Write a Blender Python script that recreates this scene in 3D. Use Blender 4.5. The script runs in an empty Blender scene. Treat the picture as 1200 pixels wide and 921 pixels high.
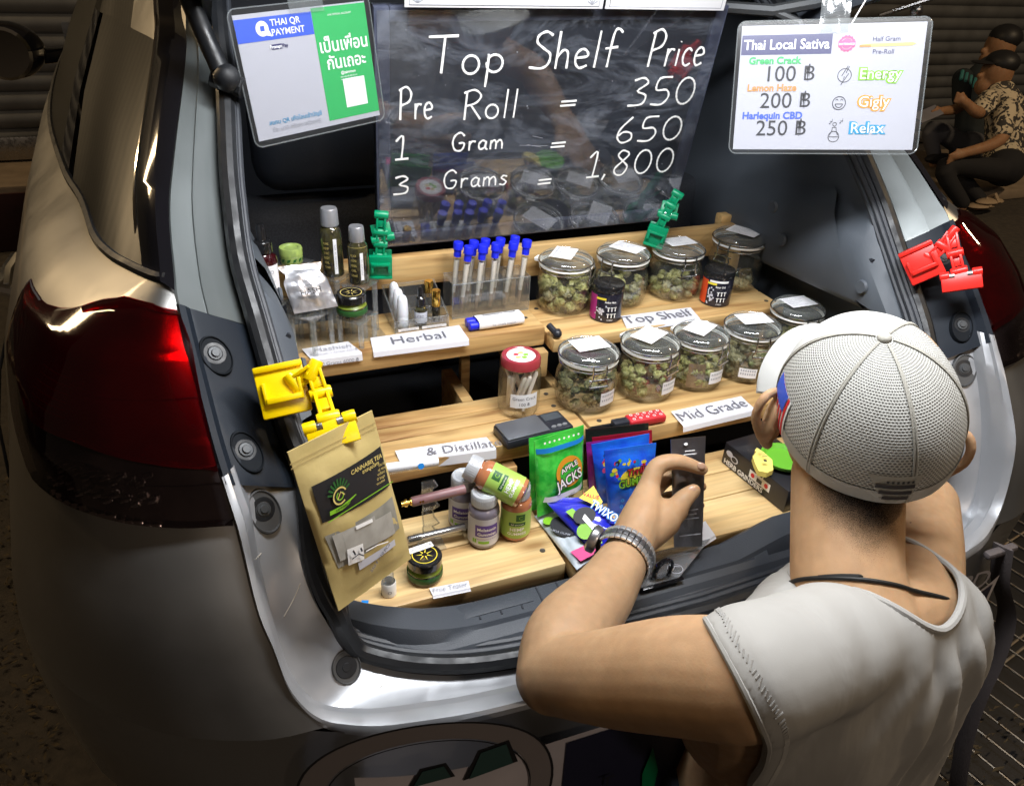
import bpy, bmesh, math, random
from mathutils import Vector, Matrix, noise
from mathutils.bvhtree import BVHTree
rnd = random.Random(7)
SC = bpy.context.scene
COL = SC.collection
PI = math.pi
V = Vector

# ------------------------------------------------------------------ camera
FPX, CXP, CYP = 909.0, 600.0, 460.5
RW = ((0.92703405, -0.15681639, 0.34061194), (-0.37233531, -0.49259226, 0.78658711), (0.04443306, -0.85601489, -0.51503807))
CAM = V((-0.53433604, -0.56309117, 1.40741661))
cd = bpy.data.cameras.new('camera'); cam = bpy.data.objects.new('camera', cd); COL.objects.link(cam)
right = V((RW[0][0], RW[1][0], RW[2][0])); down = V((RW[0][1], RW[1][1], RW[2][1])); fwd = V((RW[0][2], RW[1][2], RW[2][2]))
mw = Matrix((right, -down, -fwd)).transposed().to_4x4(); mw.translation = CAM
cam.matrix_world = mw
cd.sensor_width = 36.0; cd.lens = FPX / 1200 * 36; cd.clip_start = 0.02; cd.clip_end = 300
SC.camera = cam

# ------------------------------------------------------------------ night sky, exposure, lamps
W = bpy.data.worlds.new('World'); SC.world = W; W.use_nodes = True
nt = W.node_tree; bg = nt.nodes['Background']
sky = nt.nodes.new('ShaderNodeTexSky'); sky.sky_type = 'NISHITA'; sky.sun_disc = False
sky.sun_elevation = math.radians(-4); sky.sun_rotation = math.radians(200)
mixc = nt.nodes.new('ShaderNodeMix'); mixc.data_type = 'RGBA'; mixc.inputs[0].default_value = 0.9
nt.links.new(sky.outputs[0], mixc.inputs[6]); mixc.inputs[7].default_value = (0.50, 0.36, 0.24, 1)   # town glow under a night sky
nt.links.new(mixc.outputs[2], bg.inputs[0]); bg.inputs[1].default_value = 0.08
SC.view_settings.view_transform = 'Standard'; SC.view_settings.look = 'None'
SC.view_settings.exposure = 0.12; SC.view_settings.gamma = 1.0
SC.view_settings.use_curve_mapping = False
SC.cycles.use_denoising = True
SC.cycles.max_bounces = 8; SC.cycles.transparent_max_bounces = 24; SC.cycles.transmission_bounces = 6
SC.cycles.caustics_reflective = False; SC.cycles.caustics_refractive = False
SC.cycles.sample_clamp_indirect = 4.0

def area(name, loc, tgt, sx, sy, power, col, spread=180):
    l = bpy.data.lights.new(name, 'AREA'); l.shape = 'RECTANGLE'; l.size = sx; l.size_y = sy; l.energy = power; l.color = col
    l.spread = math.radians(spread)
    o = bpy.data.objects.new(name, l); COL.objects.link(o); o.location = loc
    o.rotation_euler = (V(tgt) - V(loc)).to_track_quat('-Z', 'Y').to_euler(); return o
# LED bar under the open tailgate, and the two sodium street lamps of the road
area('led_lamp', (-0.08, 0.06, 1.73), (0.0, 0.25, 0.7), 0.95, 0.14, 22.0, (0.95, 0.97, 1.0))
area('street_and_fill_light', (-3.55, 3.45, 3.5), (-0.7, 0.4, 1.0), 0.20, 2.3, 70.0, (1.0, 0.72, 0.40))
area('street_and_fill_light', (4.2, -0.6, 4.4), (3.9, 3.0, 0.2), 0.5, 0.3, 95.0, (1.0, 0.74, 0.45))

area('street_and_fill_light', (1.2, -5.5, 4.6), (0.1, 0.0, 0.7), 0.6, 0.3, 60.0, (1.0, 0.80, 0.62))  # warm fill added behind the camera to lift the man's back and banner

# ------------------------------------------------------------------ photo rays onto real planes
def ray(px, py):
    a, b = (px - CXP) / FPX, (py - CYP) / FPX
    return V((RW[0][0]*a + RW[0][1]*b + RW[0][2], RW[1][0]*a + RW[1][1]*b + RW[1][2], RW[2][0]*a + RW[2][1]*b + RW[2][2]))
def onZ(px, py, z): d = ray(px, py); return CAM + d * ((z - CAM.z) / d.z)
def onY(px, py, y): d = ray(px, py); return CAM + d * ((y - CAM.y) / d.y)
def onX(px, py, x): d = ray(px, py); return CAM + d * ((x - CAM.x) / d.x)
def onD(px, py, t): return CAM + ray(px, py) * t
def onP(px, py, co, no): d = ray(px, py); return CAM + d * ((V(co) - CAM).dot(V(no)) / d.dot(V(no)))

# ------------------------------------------------------------------ materials
MATS = {}
def lin(c):
    return tuple(((x/12.92) if x <= 0.04045 else ((x+0.055)/1.055)**2.4) for x in c)
def mat(name, col, rough=0.5, metal=0.0, coat=0.0, spec=0.5, sub=0.0, trans=0.0, alpha=1.0, bump=None, vary=None, ior=1.45, rvary=None):
    """Principled material; vary=(colour2, scale, contrast) mottles the colour, bump=(scale, strength) adds fine relief."""
    m = bpy.data.materials.new(name); m.use_nodes = True; n = m.node_tree; p = n.nodes['Principled BSDF']
    I = p.inputs
    I['Base Color'].default_value = (*col, 1); I['Roughness'].default_value = rough; I['Metallic'].default_value = metal
    I['Coat Weight'].default_value = coat; I['Coat Roughness'].default_value = 0.06
    I['Specular IOR Level'].default_value = spec; I['Subsurface Weight'].default_value = sub
    I['Transmission Weight'].default_value = trans; I['Alpha'].default_value = alpha; I['IOR'].default_value = ior
    if sub: I['Subsurface Radius'].default_value = (0.012, 0.005, 0.003); I['Subsurface Scale'].default_value = 0.6
    tc = None
    if bump or vary or rvary:
        tc = n.nodes.new('ShaderNodeTexCoord')
    if vary:
        c2, s, k = vary
        t = n.nodes.new('ShaderNodeTexNoise'); t.inputs['Scale'].default_value = s; t.inputs['Detail'].default_value = 6
        n.links.new(tc.outputs['Object'], t.inputs['Vector'])
        r = n.nodes.new('ShaderNodeValToRGB'); r.color_ramp.elements[0].position = 0.5 - k; r.color_ramp.elements[1].position = 0.5 + k
        r.color_ramp.elements[0].color = (*col, 1); r.color_ramp.elements[1].color = (*c2, 1)
        n.links.new(t.outputs['Fac'], r.inputs[0]); n.links.new(r.outputs[0], I['Base Color'])
    if rvary:
        s, r0, r1 = rvary
        t = n.nodes.new('ShaderNodeTexNoise'); t.inputs['Scale'].default_value = s; t.inputs['Detail'].default_value = 5
        n.links.new(tc.outputs['Object'], t.inputs['Vector'])
        r = n.nodes.new('ShaderNodeMapRange'); r.inputs['From Min'].default_value = 0.35; r.inputs['From Max'].default_value = 0.65
        r.inputs['To Min'].default_value = r0; r.inputs['To Max'].default_value = r1
        n.links.new(t.outputs['Fac'], r.inputs[0]); n.links.new(r.outputs[0], I['Roughness'])
    if bump:
        s, st = bump
        t = n.nodes.new('ShaderNodeTexNoise'); t.inputs['Scale'].default_value = s; t.inputs['Detail'].default_value = 4
        n.links.new(tc.outputs['Object'], t.inputs['Vector'])
        b = n.nodes.new('ShaderNodeBump'); b.inputs['Strength'].default_value = st; b.inputs['Distance'].default_value = 0.002
        n.links.new(t.outputs['Fac'], b.inputs['Height']); n.links.new(b.outputs[0], I['Normal'])
    MATS[name] = m; return m
def glass(name, tint=(1, 1, 1), rough=0.02, refl=1.0, base=0.04, milk=0.0, milkcol=(0.8, 0.8, 0.8)):
    """Thin clear sheet: Fresnel mirror over a see-through tint (plus an even milky share)."""
    m = bpy.data.materials.new(name); m.use_nodes = True; n = m.node_tree
    for x in list(n.nodes): n.nodes.remove(x)
    out = n.nodes.new('ShaderNodeOutputMaterial'); tr = n.nodes.new('ShaderNodeBsdfTransparent'); gl = n.nodes.new('ShaderNodeBsdfGlossy')
    tr.inputs[0].default_value = (*tint, 1); gl.inputs['Roughness'].default_value = rough
    lw = n.nodes.new('ShaderNodeLayerWeight'); lw.inputs[0].default_value = 0.35
    mr = n.nodes.new('ShaderNodeMapRange'); mr.inputs['To Min'].default_value = base; mr.inputs['To Max'].default_value = 0.75 * refl
    pw = n.nodes.new('ShaderNodeMath'); pw.operation = 'POWER'; pw.inputs[1].default_value = 1.6
    n.links.new(lw.outputs['Facing'], pw.inputs[0]); n.links.new(pw.outputs[0], mr.inputs[0])
    mx = n.nodes.new('ShaderNodeMixShader'); n.links.new(mr.outputs[0], mx.inputs[0]); n.links.new(tr.outputs[0], mx.inputs[1]); n.links.new(gl.outputs[0], mx.inputs[2])
    last = mx
    if milk:
        df = n.nodes.new('ShaderNodeBsdfDiffuse'); df.inputs[0].default_value = (*milkcol, 1)
        m2 = n.nodes.new('ShaderNodeMixShader'); m2.inputs[0].default_value = milk
        n.links.new(mx.outputs[0], m2.inputs[1]); n.links.new(df.outputs[0], m2.inputs[2]); last = m2
    n.links.new(last.outputs[0], out.inputs[0]); MATS[name] = m; return m

def wood(name, c1, c2, c3, axis=0):
    m = bpy.data.materials.new(name); m.use_nodes = True; n = m.node_tree; p = n.nodes['Principled BSDF']; L = n.links
    tc = n.nodes.new('ShaderNodeTexCoord'); mp = n.nodes.new('ShaderNodeMapping'); oi = n.nodes.new('ShaderNodeObjectInfo')
    sc_ = n.nodes.new('ShaderNodeVectorMath'); sc_.operation = 'SCALE'; sc_.inputs[0].default_value = (3.0, 1.7, 2.3); L.new(oi.outputs['Random'], sc_.inputs['Scale'])
    add_ = n.nodes.new('ShaderNodeVectorMath'); L.new(tc.outputs['Object'], add_.inputs[0]); L.new(sc_.outputs[0], add_.inputs[1])
    mp.inputs['Scale'].default_value = (2.2, 26, 26); L.new(add_.outputs[0], mp.inputs[0])
    big = n.nodes.new('ShaderNodeTexNoise'); big.inputs['Scale'].default_value = 0.9; big.inputs['Detail'].default_value = 3; big.inputs['Distortion'].default_value = 1.6
    L.new(mp.outputs[0], big.inputs[0])
    mp2 = n.nodes.new('ShaderNodeMapping'); mp2.inputs['Scale'].default_value = (6, 190, 190); L.new(tc.outputs['Object'], mp2.inputs[0])
    fine = n.nodes.new('ShaderNodeTexNoise'); fine.inputs['Scale'].default_value = 1.0; fine.inputs['Detail'].default_value = 4
    L.new(mp2.outputs[0], fine.inputs[0])
    r = n.nodes.new('ShaderNodeValToRGB'); e = r.color_ramp.elements
    e[0].position = 0.30; e[0].color = (*c3, 1); e[1].position = 0.68; e[1].color = (*c1, 1)
    x = r.color_ramp.elements.new(0.46); x.color = (*c2, 1)
    L.new(big.outputs['Fac'], r.inputs[0])
    mx = n.nodes.new('ShaderNodeMix'); mx.data_type = 'RGBA'; mx.blend_type = 'MULTIPLY'; mx.inputs[0].default_value = 0.55
    fr = n.nodes.new('ShaderNodeMapRange'); fr.inputs['From Min'].default_value = 0.3; fr.inputs['From Max'].default_value = 0.7; fr.inputs['To Min'].default_value = 0.62; fr.inputs['To Max'].default_value = 1.12
    L.new(fine.outputs['Fac'], fr.inputs[0]); L.new(r.outputs[0], mx.inputs[6]); L.new(fr.outputs[0], mx.inputs[7])
    mk = n.nodes.new('ShaderNodeMapping'); mk.inputs['Scale'].default_value = (5.5, 15, 15); L.new(add_.outputs[0], mk.inputs[0])
    kn = n.nodes.new('ShaderNodeTexVoronoi'); kn.inputs['Scale'].default_value = 1.0; L.new(mk.outputs[0], kn.inputs[0])
    kr = n.nodes.new('ShaderNodeValToRGB'); kr.color_ramp.elements[0].position = 0.05; kr.color_ramp.elements[0].color = (.34, .22, .13, 1); kr.color_ramp.elements[1].position = 0.20; kr.color_ramp.elements[1].color = (1, 1, 1, 1); L.new(kn.outputs['Distance'], kr.inputs[0])
    m2 = n.nodes.new('ShaderNodeMix'); m2.data_type = 'RGBA'; m2.blend_type = 'MULTIPLY'; m2.inputs[0].default_value = 0.75; L.new(mx.outputs[2], m2.inputs[6]); L.new(kr.outputs[0], m2.inputs[7])
    br = n.nodes.new('ShaderNodeHueSaturation'); vr = n.nodes.new('ShaderNodeMapRange'); vr.inputs['To Min'].default_value = .86; vr.inputs['To Max'].default_value = 1.14; L.new(oi.outputs['Random'], vr.inputs[0]); L.new(vr.outputs[0], br.inputs['Value']); L.new(m2.outputs[2], br.inputs['Color'])
    L.new(br.outputs[0], p.inputs['Base Color']); p.inputs['Roughness'].default_value = 0.45
    b = n.nodes.new('ShaderNodeBump'); b.inputs['Strength'].default_value = 0.12; b.inputs['Distance'].default_value = 0.001
    L.new(fine.outputs['Fac'], b.inputs['Height']); L.new(b.outputs[0], p.inputs['Normal'])
    MATS[name] = m; return m

# ------------------------------------------------------------------ mesh builder
TXT = {}
def text_geo(s, bold=0.0, res=3):
    k = (s, bold, res)
    if k in TXT: return TXT[k]
    c = bpy.data.curves.new('tmp', 'FONT'); c.body = s; c.resolution_u = res; c.offset = bold
    o = bpy.data.objects.new('tmp', c); COL.objects.link(o); bpy.context.view_layer.update()
    me = bpy.data.meshes.new_from_object(o.evaluated_get(bpy.context.evaluated_depsgraph_get()))
    vs = [(v.co.x, v.co.y) for v in me.vertices]; fs = [tuple(p.vertices) for p in me.polygons]
    bpy.data.objects.remove(o); bpy.data.curves.remove(c); bpy.data.meshes.remove(me)
    TXT[k] = (vs, fs); return TXT[k]

def catmull(pts, n, closed=False):
    pts = [V(p) for p in pts]; out = []
    N = len(pts); seg = N if closed else N - 1
    for i in range(seg):
        if closed: p0, p1, p2, p3 = pts[(i-1) % N], pts[i], pts[(i+1) % N], pts[(i+2) % N]
        else: p0, p1, p2, p3 = pts[max(i-1, 0)], pts[i], pts[i+1], pts[min(i+2, N-1)]
        for k in range(n):
            t = k / n
            out.append(0.5*((2*p1) + (p2-p0)*t + (2*p0-5*p1+4*p2-p3)*t*t + (3*p1-p0-3*p2+p3)*t*t*t))
    if not closed: out.append(pts[-1].copy())
    return out

class MB:
    def __init__(s): s.v = []; s.f = []; s.m = []; s.uv = {}
    def add(s, vs, fs, m=0, M=None, uv=None):
        o = len(s.v)
        for i, p in enumerate(vs):
            p = V(p)
            s.v.append(M @ p if M is not None else p)
            if uv: s.uv[o+i] = uv[i]
        for f in fs: s.f.append(tuple(o+i for i in f)); s.m.append(m)
        return s
    def box(s, x0, x1, y0, y1, z0, z1, bev=0.0, m=0, M=None, seg=2):
        bm = bmesh.new(); bmesh.ops.create_cube(bm, size=1)
        for v in bm.verts:
            v.co = V(((x0+x1)/2 + v.co.x*(x1-x0), (y0+y1)/2 + v.co.y*(y1-y0), (z0+z1)/2 + v.co.z*(z1-z0)))
        if bev: bmesh.ops.bevel(bm, geom=bm.edges[:], offset=bev, segments=seg, affect='EDGES', profile=0.5)
        bm.verts.index_update()
        s.add([v.co.copy() for v in bm.verts], [tuple(v.index for v in f.verts) for f in bm.faces], m, M); bm.free(); return s
    def bar(s, a, b, w, h, m=0, up=(0, 0, 1), bev=0.0):
        a, b = V(a), V(b); y = (b-a); L = y.length; y.normalize(); x = y.cross(V(up)); 
        if x.length < 1e-5: x = y.cross(V((1, 0, 0)))
        x.normalize(); z = x.cross(y)
        M = Matrix((x, y, z)).transposed().to_4x4(); M.translation = a
        return s.box(-w/2, w/2, 0, L, -h/2, h/2, bev, m, M)
    def lathe(s, prof, n=32, m=0, M=None, ecc=1.0, arc=None):
        k = len(prof); vs = []; fs = []
        a0, a1 = arc if arc else (0, 2*PI)
        cnt = n + 1 if arc else n
        for j in range(cnt):
            a = a0 + (a1-a0)*j/n; c, si = math.cos(a), math.sin(a)*ecc
            for (r, z) in prof: vs.append((r*c, r*si, z))
        for j in range(n):
            j2 = j+1 if arc else (j+1) % n
            for i in range(k-1):
                fs.append((j*k+i, j2*k+i, j2*k+i+1, j*k+i+1))
        return s.add(vs, fs, m, M)
    def disc(s, r, n=32, m=0, M=None, z=0.0):
        return s.add([(r*math.cos(2*PI*i/n), r*math.sin(2*PI*i/n), z) for i in range(n)], [tuple(range(n))], m, M)
    def tube(s, pts, r, n=8, m=0, closed=False, cap=True, flat=1.0, nrm=None):
        pts = [V(p) for p in pts]; N = len(pts)
        rs = r if isinstance(r, (list, tuple)) else [r]*N
        o = len(s.v); ref = None
        for i in range(N):
            if closed: t = pts[(i+1) % N] - pts[(i-1) % N]
            else: t = pts[min(i+1, N-1)] - pts[max(i-1, 0)]
            if t.length < 1e-9: t = V((0, 0, 1))
            t.normalize()
            if nrm is not None: ref = V(nrm)
            elif ref is None:
                ref = V((0, 0, 1)) if abs(t.z) < 0.9 else V((1, 0, 0))
            x = ref - t*ref.dot(t)
            if x.length < 1e-6: x = t.orthogonal()
            x.normalize(); y = t.cross(x)
            if nrm is None: ref = x
            for k in range(n):
                a = 2*PI*k/n
                s.v.append(pts[i] + x*(rs[i]*flat*math.cos(a)) + y*(rs[i]*math.sin(a)))
        for i in range(N if closed else N-1):
            i2 = (i+1) % N
            for k in range(n):
                k2 = (k+1) % n
                s.f.append((o+i*n+k, o+i*n+k2, o+i2*n+k2, o+i2*n+k)); s.m.append(m)
        if cap and not closed:
            s.f.append(tuple(o+k for k in range(n))[::-1]); s.m.append(m)
            s.f.append(tuple(o+(N-1)*n+k for k in range(n))); s.m.append(m)
        return s
    def grid(s, rows, m=0, closed=False, uv=False):
        nr, nc = len(rows), len(rows[0]); o = len(s.v)
        for i, r in enumerate(rows):
            for j, p in enumerate(r):
                if uv: s.uv[len(s.v)] = (j/(nc-1), i/(nr-1))
                s.v.append(V(p))
        for i in range(nr-1):
            for j in range(nc if closed else nc-1):
                j2 = (j+1) % nc
                s.f.append((o+i*nc+j, o+i*nc+j2, o+(i+1)*nc+j2, o+(i+1)*nc+j)); s.m.append(m)
        return s
    def poly(s, pts, n=None, th=0.0, m=0):
        """flat outline; with th it becomes a slab along n"""
        pts = [V(p) for p in pts]; k = len(pts); o = len(s.v)
        if not th:
            s.v += pts; s.f.append(tuple(range(o, o+k))); s.m.append(m); return s
        d = V(n).normalized()*th; s.v += pts + [p-d for p in pts]
        s.f.append(tuple(range(o, o+k))); s.m.append(m)
        s.f.append(tuple(range(o+2*k-1, o+k-1, -1))); s.m.append(m)
        for i in range(k):
            j = (i+1) % k; s.f.append((o+i, o+k+i, o+k+j, o+j)); s.m.append(m)
        return s
    def sphere(s, c, r, n=16, k=10, m=0, M=None):
        rx, ry, rz = r if isinstance(r, (tuple, list)) else (r, r, r); c = V(c)
        vs = []; fs = []
        for i in range(k+1):
            th = PI*i/k
            for j in range(n):
                a = 2*PI*j/n
                vs.append(c + V((rx*math.sin(th)*math.cos(a), ry*math.sin(th)*math.sin(a), -rz*math.cos(th))))
        for i in range(k):
            for j in range(n):
                fs.append((i*n+j, i*n+(j+1) % n, (i+1)*n+(j+1) % n, (i+1)*n+j))
        return s.add(vs, fs, m, M)
    def build(s, name, mats, parent=None, smooth=True, ang=35, local=False, fix=True):
        if parent is not None and not local: off = ORG.get(parent.name, V((0, 0, 0)))
        else: off = V((0, 0, 0))
        me = bpy.data.meshes.new(name); me.from_pydata([v-off for v in s.v], [], s.f)
        if not isinstance(mats, (list, tuple)): mats = [mats]
        for x in mats: me.materials.append(MATS[x] if isinstance(x, str) else x)
        for p, mi in zip(me.polygons, s.m): p.material_index = mi
        if s.uv:
            l = me.uv_layers.new(name='UVMap')
            for lp in me.loops: l.data[lp.index].uv = s.uv.get(lp.vertex_index, (0, 0))
        if fix:
            bm = bmesh.new(); bm.from_mesh(me); bmesh.ops.remove_doubles(bm, verts=bm.verts, dist=1e-6)
            bmesh.ops.recalc_face_normals(bm, faces=bm.faces); bm.to_mesh(me); bm.free()
        if smooth:
            for p in me.polygons: p.use_smooth = True
            me.set_sharp_from_angle(angle=math.radians(ang))
        me.update()
        o = bpy.data.objects.new(name, me); COL.objects.link(o)
        if parent is not None: o.parent = parent
        ORG[o.name] = off.copy()
        return o

ORG = {}
def thing(name, label, cat, loc=(0, 0, 0), group=None, M=None):
    o = bpy.data.objects.new(name, None); COL.objects.link(o); o.empty_display_size = 0.02
    if M is not None: o.matrix_world = M
    else: o.location = loc
    o['label'] = label; o['category'] = cat
    if group: o['group'] = group
    ORG[o.name] = V(loc); return o
def tag(o, label, cat, group=None, kind=None):
    if label: o['label'] = label
    if cat: o['category'] = cat
    if group: o['group'] = group
    if kind: o['kind'] = kind
    return o
def struct(o): o['kind'] = 'structure'; return o
def dup(root, label, M):
    r = root.copy(); COL.objects.link(r); r.matrix_world = M; r['label'] = label
    for ch in root.children:
        c = ch.copy(); COL.objects.link(c); c.parent = r
        for g in ch.children:
            d = g.copy(); COL.objects.link(d); d.parent = c
    return r
def frameM(o, x, y, z):
    M = Matrix((V(x), V(y), V(z))).transposed().to_4x4(); M.translation = V(o); return M
def TR(loc, rz=0.0, sc=1.0): return Matrix.Translation(V(loc)) @ Matrix.Rotation(rz, 4, 'Z') @ Matrix.Scale(sc, 4)

class Fr:
    """A flat sheet in the scene: corner o, unit axes ux (right), uy (down), n (towards the viewer); w, h in metres."""
    def __init__(s, o, ux, uy, w, h, n=None):
        s.o = V(o); s.ux = V(ux).normalized(); s.uy = V(uy); s.uy = (s.uy - s.ux*s.uy.dot(s.ux)).normalized() if n is None else V(uy).normalized()
        s.w = w; s.h = h; s.n = s.uy.cross(s.ux).normalized() if n is None else V(n)
    def P(s, a, b, h=0.0): return s.o + s.ux*a + s.uy*b + s.n*h
    def M(s, a, b, h=0.0): return frameM(s.P(a, b, h), s.ux, -s.uy, s.n)
    def rect(s, mb, a0, b0, a1, b1, m=0, h=0.0004):
        return mb.poly([s.P(a0, b1, h), s.P(a1, b1, h), s.P(a1, b0, h), s.P(a0, b0, h)], m=m)
    def shape(s, mb, pts, m=0, h=0.0004): return mb.poly([s.P(a, b, h) for a, b in pts], m=m)
    def disc(s, mb, a, b, r, m=0, h=0.0004, n=28, ecc=1.0):
        return mb.poly([s.P(a+r*math.cos(2*PI*i/n), b-r*ecc*math.sin(2*PI*i/n), h) for i in range(n)], m=m)
    def ring(s, mb, a, b, r0, r1, m=0, h=0.0004, n=32, arc=(0, 2*PI)):
        rows = [[s.P(a+r*math.cos(arc[0]+(arc[1]-arc[0])*i/n), b-r*math.sin(arc[0]+(arc[1]-arc[0])*i/n), h) for i in range(n+1)] for r in (r0, r1)]
        return mb.grid(rows, m=m)
    def line(s, mb, pts, wd, m=0, h=0.0004):
        """flat stroke through 2-D points"""
        L = []; R = []
        for i, (a, b) in enumerate(pts):
            p0 = pts[max(i-1, 0)]; p1 = pts[min(i+1, len(pts)-1)]
            dx, dy = p1[0]-p0[0], p1[1]-p0[1]; l = math.hypot(dx, dy) or 1
            nx, ny = -dy/l*wd/2, dx/l*wd/2
            L.append(s.P(a+nx, b+ny, h)); R.append(s.P(a-nx, b-ny, h))
        return mb.grid([L, R], m=m)
    def text(s, mb, txt, a, b, size, m=0, h=0.0005, bold=0.0, al='l', maxw=None, slant=0.0, rot=0.0, res=3):
        """size = cap height in metres, (a, b) = baseline start / middle / end"""
        vs, fs = text_geo(txt, bold, res)
        if not vs: return mb
        k = size/0.70; x0 = min(v[0] for v in vs); x1 = max(v[0] for v in vs)
        kx = k
        if maxw and (x1-x0)*k > maxw: kx = maxw/(x1-x0)
        off = {'l': x0, 'c': (x0+x1)/2, 'r': x1}[al]
        c, si = math.cos(rot), math.sin(rot)
        pts = []
        for x, y in vs:
            X = (x-off)*kx + slant*y*k; Y = y*k
            pts.append(s.P(a + X*c - Y*si, b - (X*si + Y*c), h))
        return mb.add(pts, fs, m)
def quadfr(px, width, ortho=True):
    """sheet pose from its four photo corners (TL, TR, BR, BL) and its real width"""
    r = [ray(*p) for p in px]
    A = Matrix((r[0], -r[1], r[2])).transposed(); t = A.inverted() @ r[3]
    t = [t[0], t[1], t[2], 1.0]
    P = [r[i]*t[i] for i in range(4)]
    U = (P[1]-P[0]+P[2]-P[3])/2; Vv = (P[3]-P[0]+P[2]-P[1])/2; k = width/U.length
    U *= k; Vv *= k
    c = CAM + sum(P, V((0, 0, 0)))*(k/4)
    f = Fr(c - U/2 - Vv/2, U, Vv, U.length, Vv.length)
    f.o = c - f.ux*f.w/2 - f.uy*f.h/2
    return f
def planefr(px, co, no):
    """sheet lying in a given plane; its axes from the photo corners TL, TR, BL"""
    P = [onP(*p, co, no) for p in px]
    U = P[1]-P[0]; D = P[2]-P[0]
    return Fr(P[0], U, D, U.length, (D - U.normalized()*D.dot(U.normalized())).length)
# ------------------------------------------------------------------ material set
mat('silver_paint', (0.27, 0.265, 0.255), 0.36, 0.88, coat=0.4, rvary=(9, 0.33, 0.45), bump=(900, 0.015))
mat('sill_paint', (0.40, 0.41, 0.43), 0.34, 0.45, coat=0.5, rvary=(30, 0.28, 0.45), bump=(60, 0.02))
mat('gutter_paint', (0.125, 0.14, 0.14), 0.42, 0.3, coat=0.2, rvary=(12, 0.38, 0.5)); mat('panel_plastic', (0.010, 0.014, 0.021), 0.55, spec=0.2, bump=(400, 0.05), rvary=(6, 0.45, 0.65))
mat('rubber', (0.010, 0.011, 0.013), 0.45, bump=(150, 0.1), rvary=(40, 0.35, 0.6))
mat('rubber_grey', (0.034, 0.038, 0.046), 0.5, vary=((0.046, 0.05, 0.058), 60, 0.2), bump=(200, 0.1))
mat('trim_plastic', (0.085, 0.098, 0.115), 0.55, bump=(700, 0.18), vary=((0.060, 0.070, 0.085), 5, 0.2))
mat('trim_dark', (0.016, 0.019, 0.026), 0.6, bump=(500, 0.2), vary=((0.024, 0.027, 0.034), 8, 0.2))
mat('trim_grey', (0.22, 0.22, 0.22), 0.6); mat('sill_plastic', (0.050, 0.057, 0.069), 0.5, bump=(700, 0.22), vary=((0.038, 0.044, 0.055), 9, 0.2))
mat('carpet', (0.008, 0.009, 0.012), 0.95, bump=(900, 0.6))
mat('seat_fabric', (0.022, 0.025, 0.032), 0.8, bump=(650, 0.6), vary=((0.034, 0.038, 0.047), 300, 0.08))
mat('seat_vinyl', (0.020, 0.023, 0.030), 0.45, bump=(300, 0.15))
mat('gloss_black', (0.006, 0.006, 0.008), 0.08, coat=1.0)
mat('chrome', (0.75, 0.74, 0.72), 0.08, 1.0)
mat('steel', (0.42, 0.42, 0.42), 0.25, 1.0, rvary=(80, 0.2, 0.4))
mat('bolt_grey', (0.075, 0.08, 0.085), 0.5, 0.4)
mat('recess', (0.008, 0.010, 0.013), 0.7, spec=0.15)  # near-black disc colour stands in for shade, the panel is not cut
mat('recess_silver', (0.085, 0.085, 0.085), 0.5, 0.3)
mat('lens_smoke', (0.008, 0.004, 0.005), 0.06, coat=1.0)
mat('asphalt', (0.030, 0.026, 0.022), 0.9, bump=(120, 0.9), vary=((0.058, 0.048, 0.038), 30, 0.2))
mat('kerb_tan', (0.26, 0.20, 0.14), 0.85, bump=(60, 0.4), vary=((0.17, 0.13, 0.09), 9, 0.2))
mat('kerb_maroon', (0.055, 0.016, 0.014), 0.6, vary=((0.035, 0.012, 0.012), 12, 0.2))
mat('shutter_grey', (0.15, 0.155, 0.16), 0.5, 0.3, vary=((0.09, 0.092, 0.095), 6, 0.25), bump=(40, 0.1))
mat('wall_plain', (0.14, 0.12, 0.10), 0.9, bump=(30, 0.3), vary=((0.09, 0.08, 0.07), 3, 0.2))
mat('leaf_litter', (0.05, 0.036, 0.02), 0.9, vary=((0.09, 0.068, 0.036), 40, 0.2))
mat('white_plastic', (0.80, 0.80, 0.78), 0.4)

def dark_glass():
    m = mat('tinted_glass', (0.010, 0.010, 0.009), 0.34, spec=0.22); n = m.node_tree; p = n.nodes['Principled BSDF']
    tc = n.nodes.new('ShaderNodeTexCoord'); d = n.nodes.new('ShaderNodeVectorMath'); d.operation = 'DOT_PRODUCT'; d.inputs[1].default_value = (0, 330, -430)
    n.links.new(tc.outputs['Object'], d.inputs[0]); w = n.nodes.new('ShaderNodeMath'); w.operation = 'SINE'; n.links.new(d.outputs['Value'], w.inputs[0])
    r = n.nodes.new('ShaderNodeMapRange'); r.inputs['From Min'].default_value = -1; n.links.new(w.outputs[0], r.inputs[0])
    mx = n.nodes.new('ShaderNodeMix'); mx.data_type = 'RGBA'; mx.inputs[6].default_value = (.010, .010, .008, 1); mx.inputs[7].default_value = (.030, .028, .022, 1)
    n.links.new(r.outputs[0], mx.inputs[0]); n.links.new(mx.outputs[2], p.inputs['Base Color'])
dark_glass()
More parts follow.
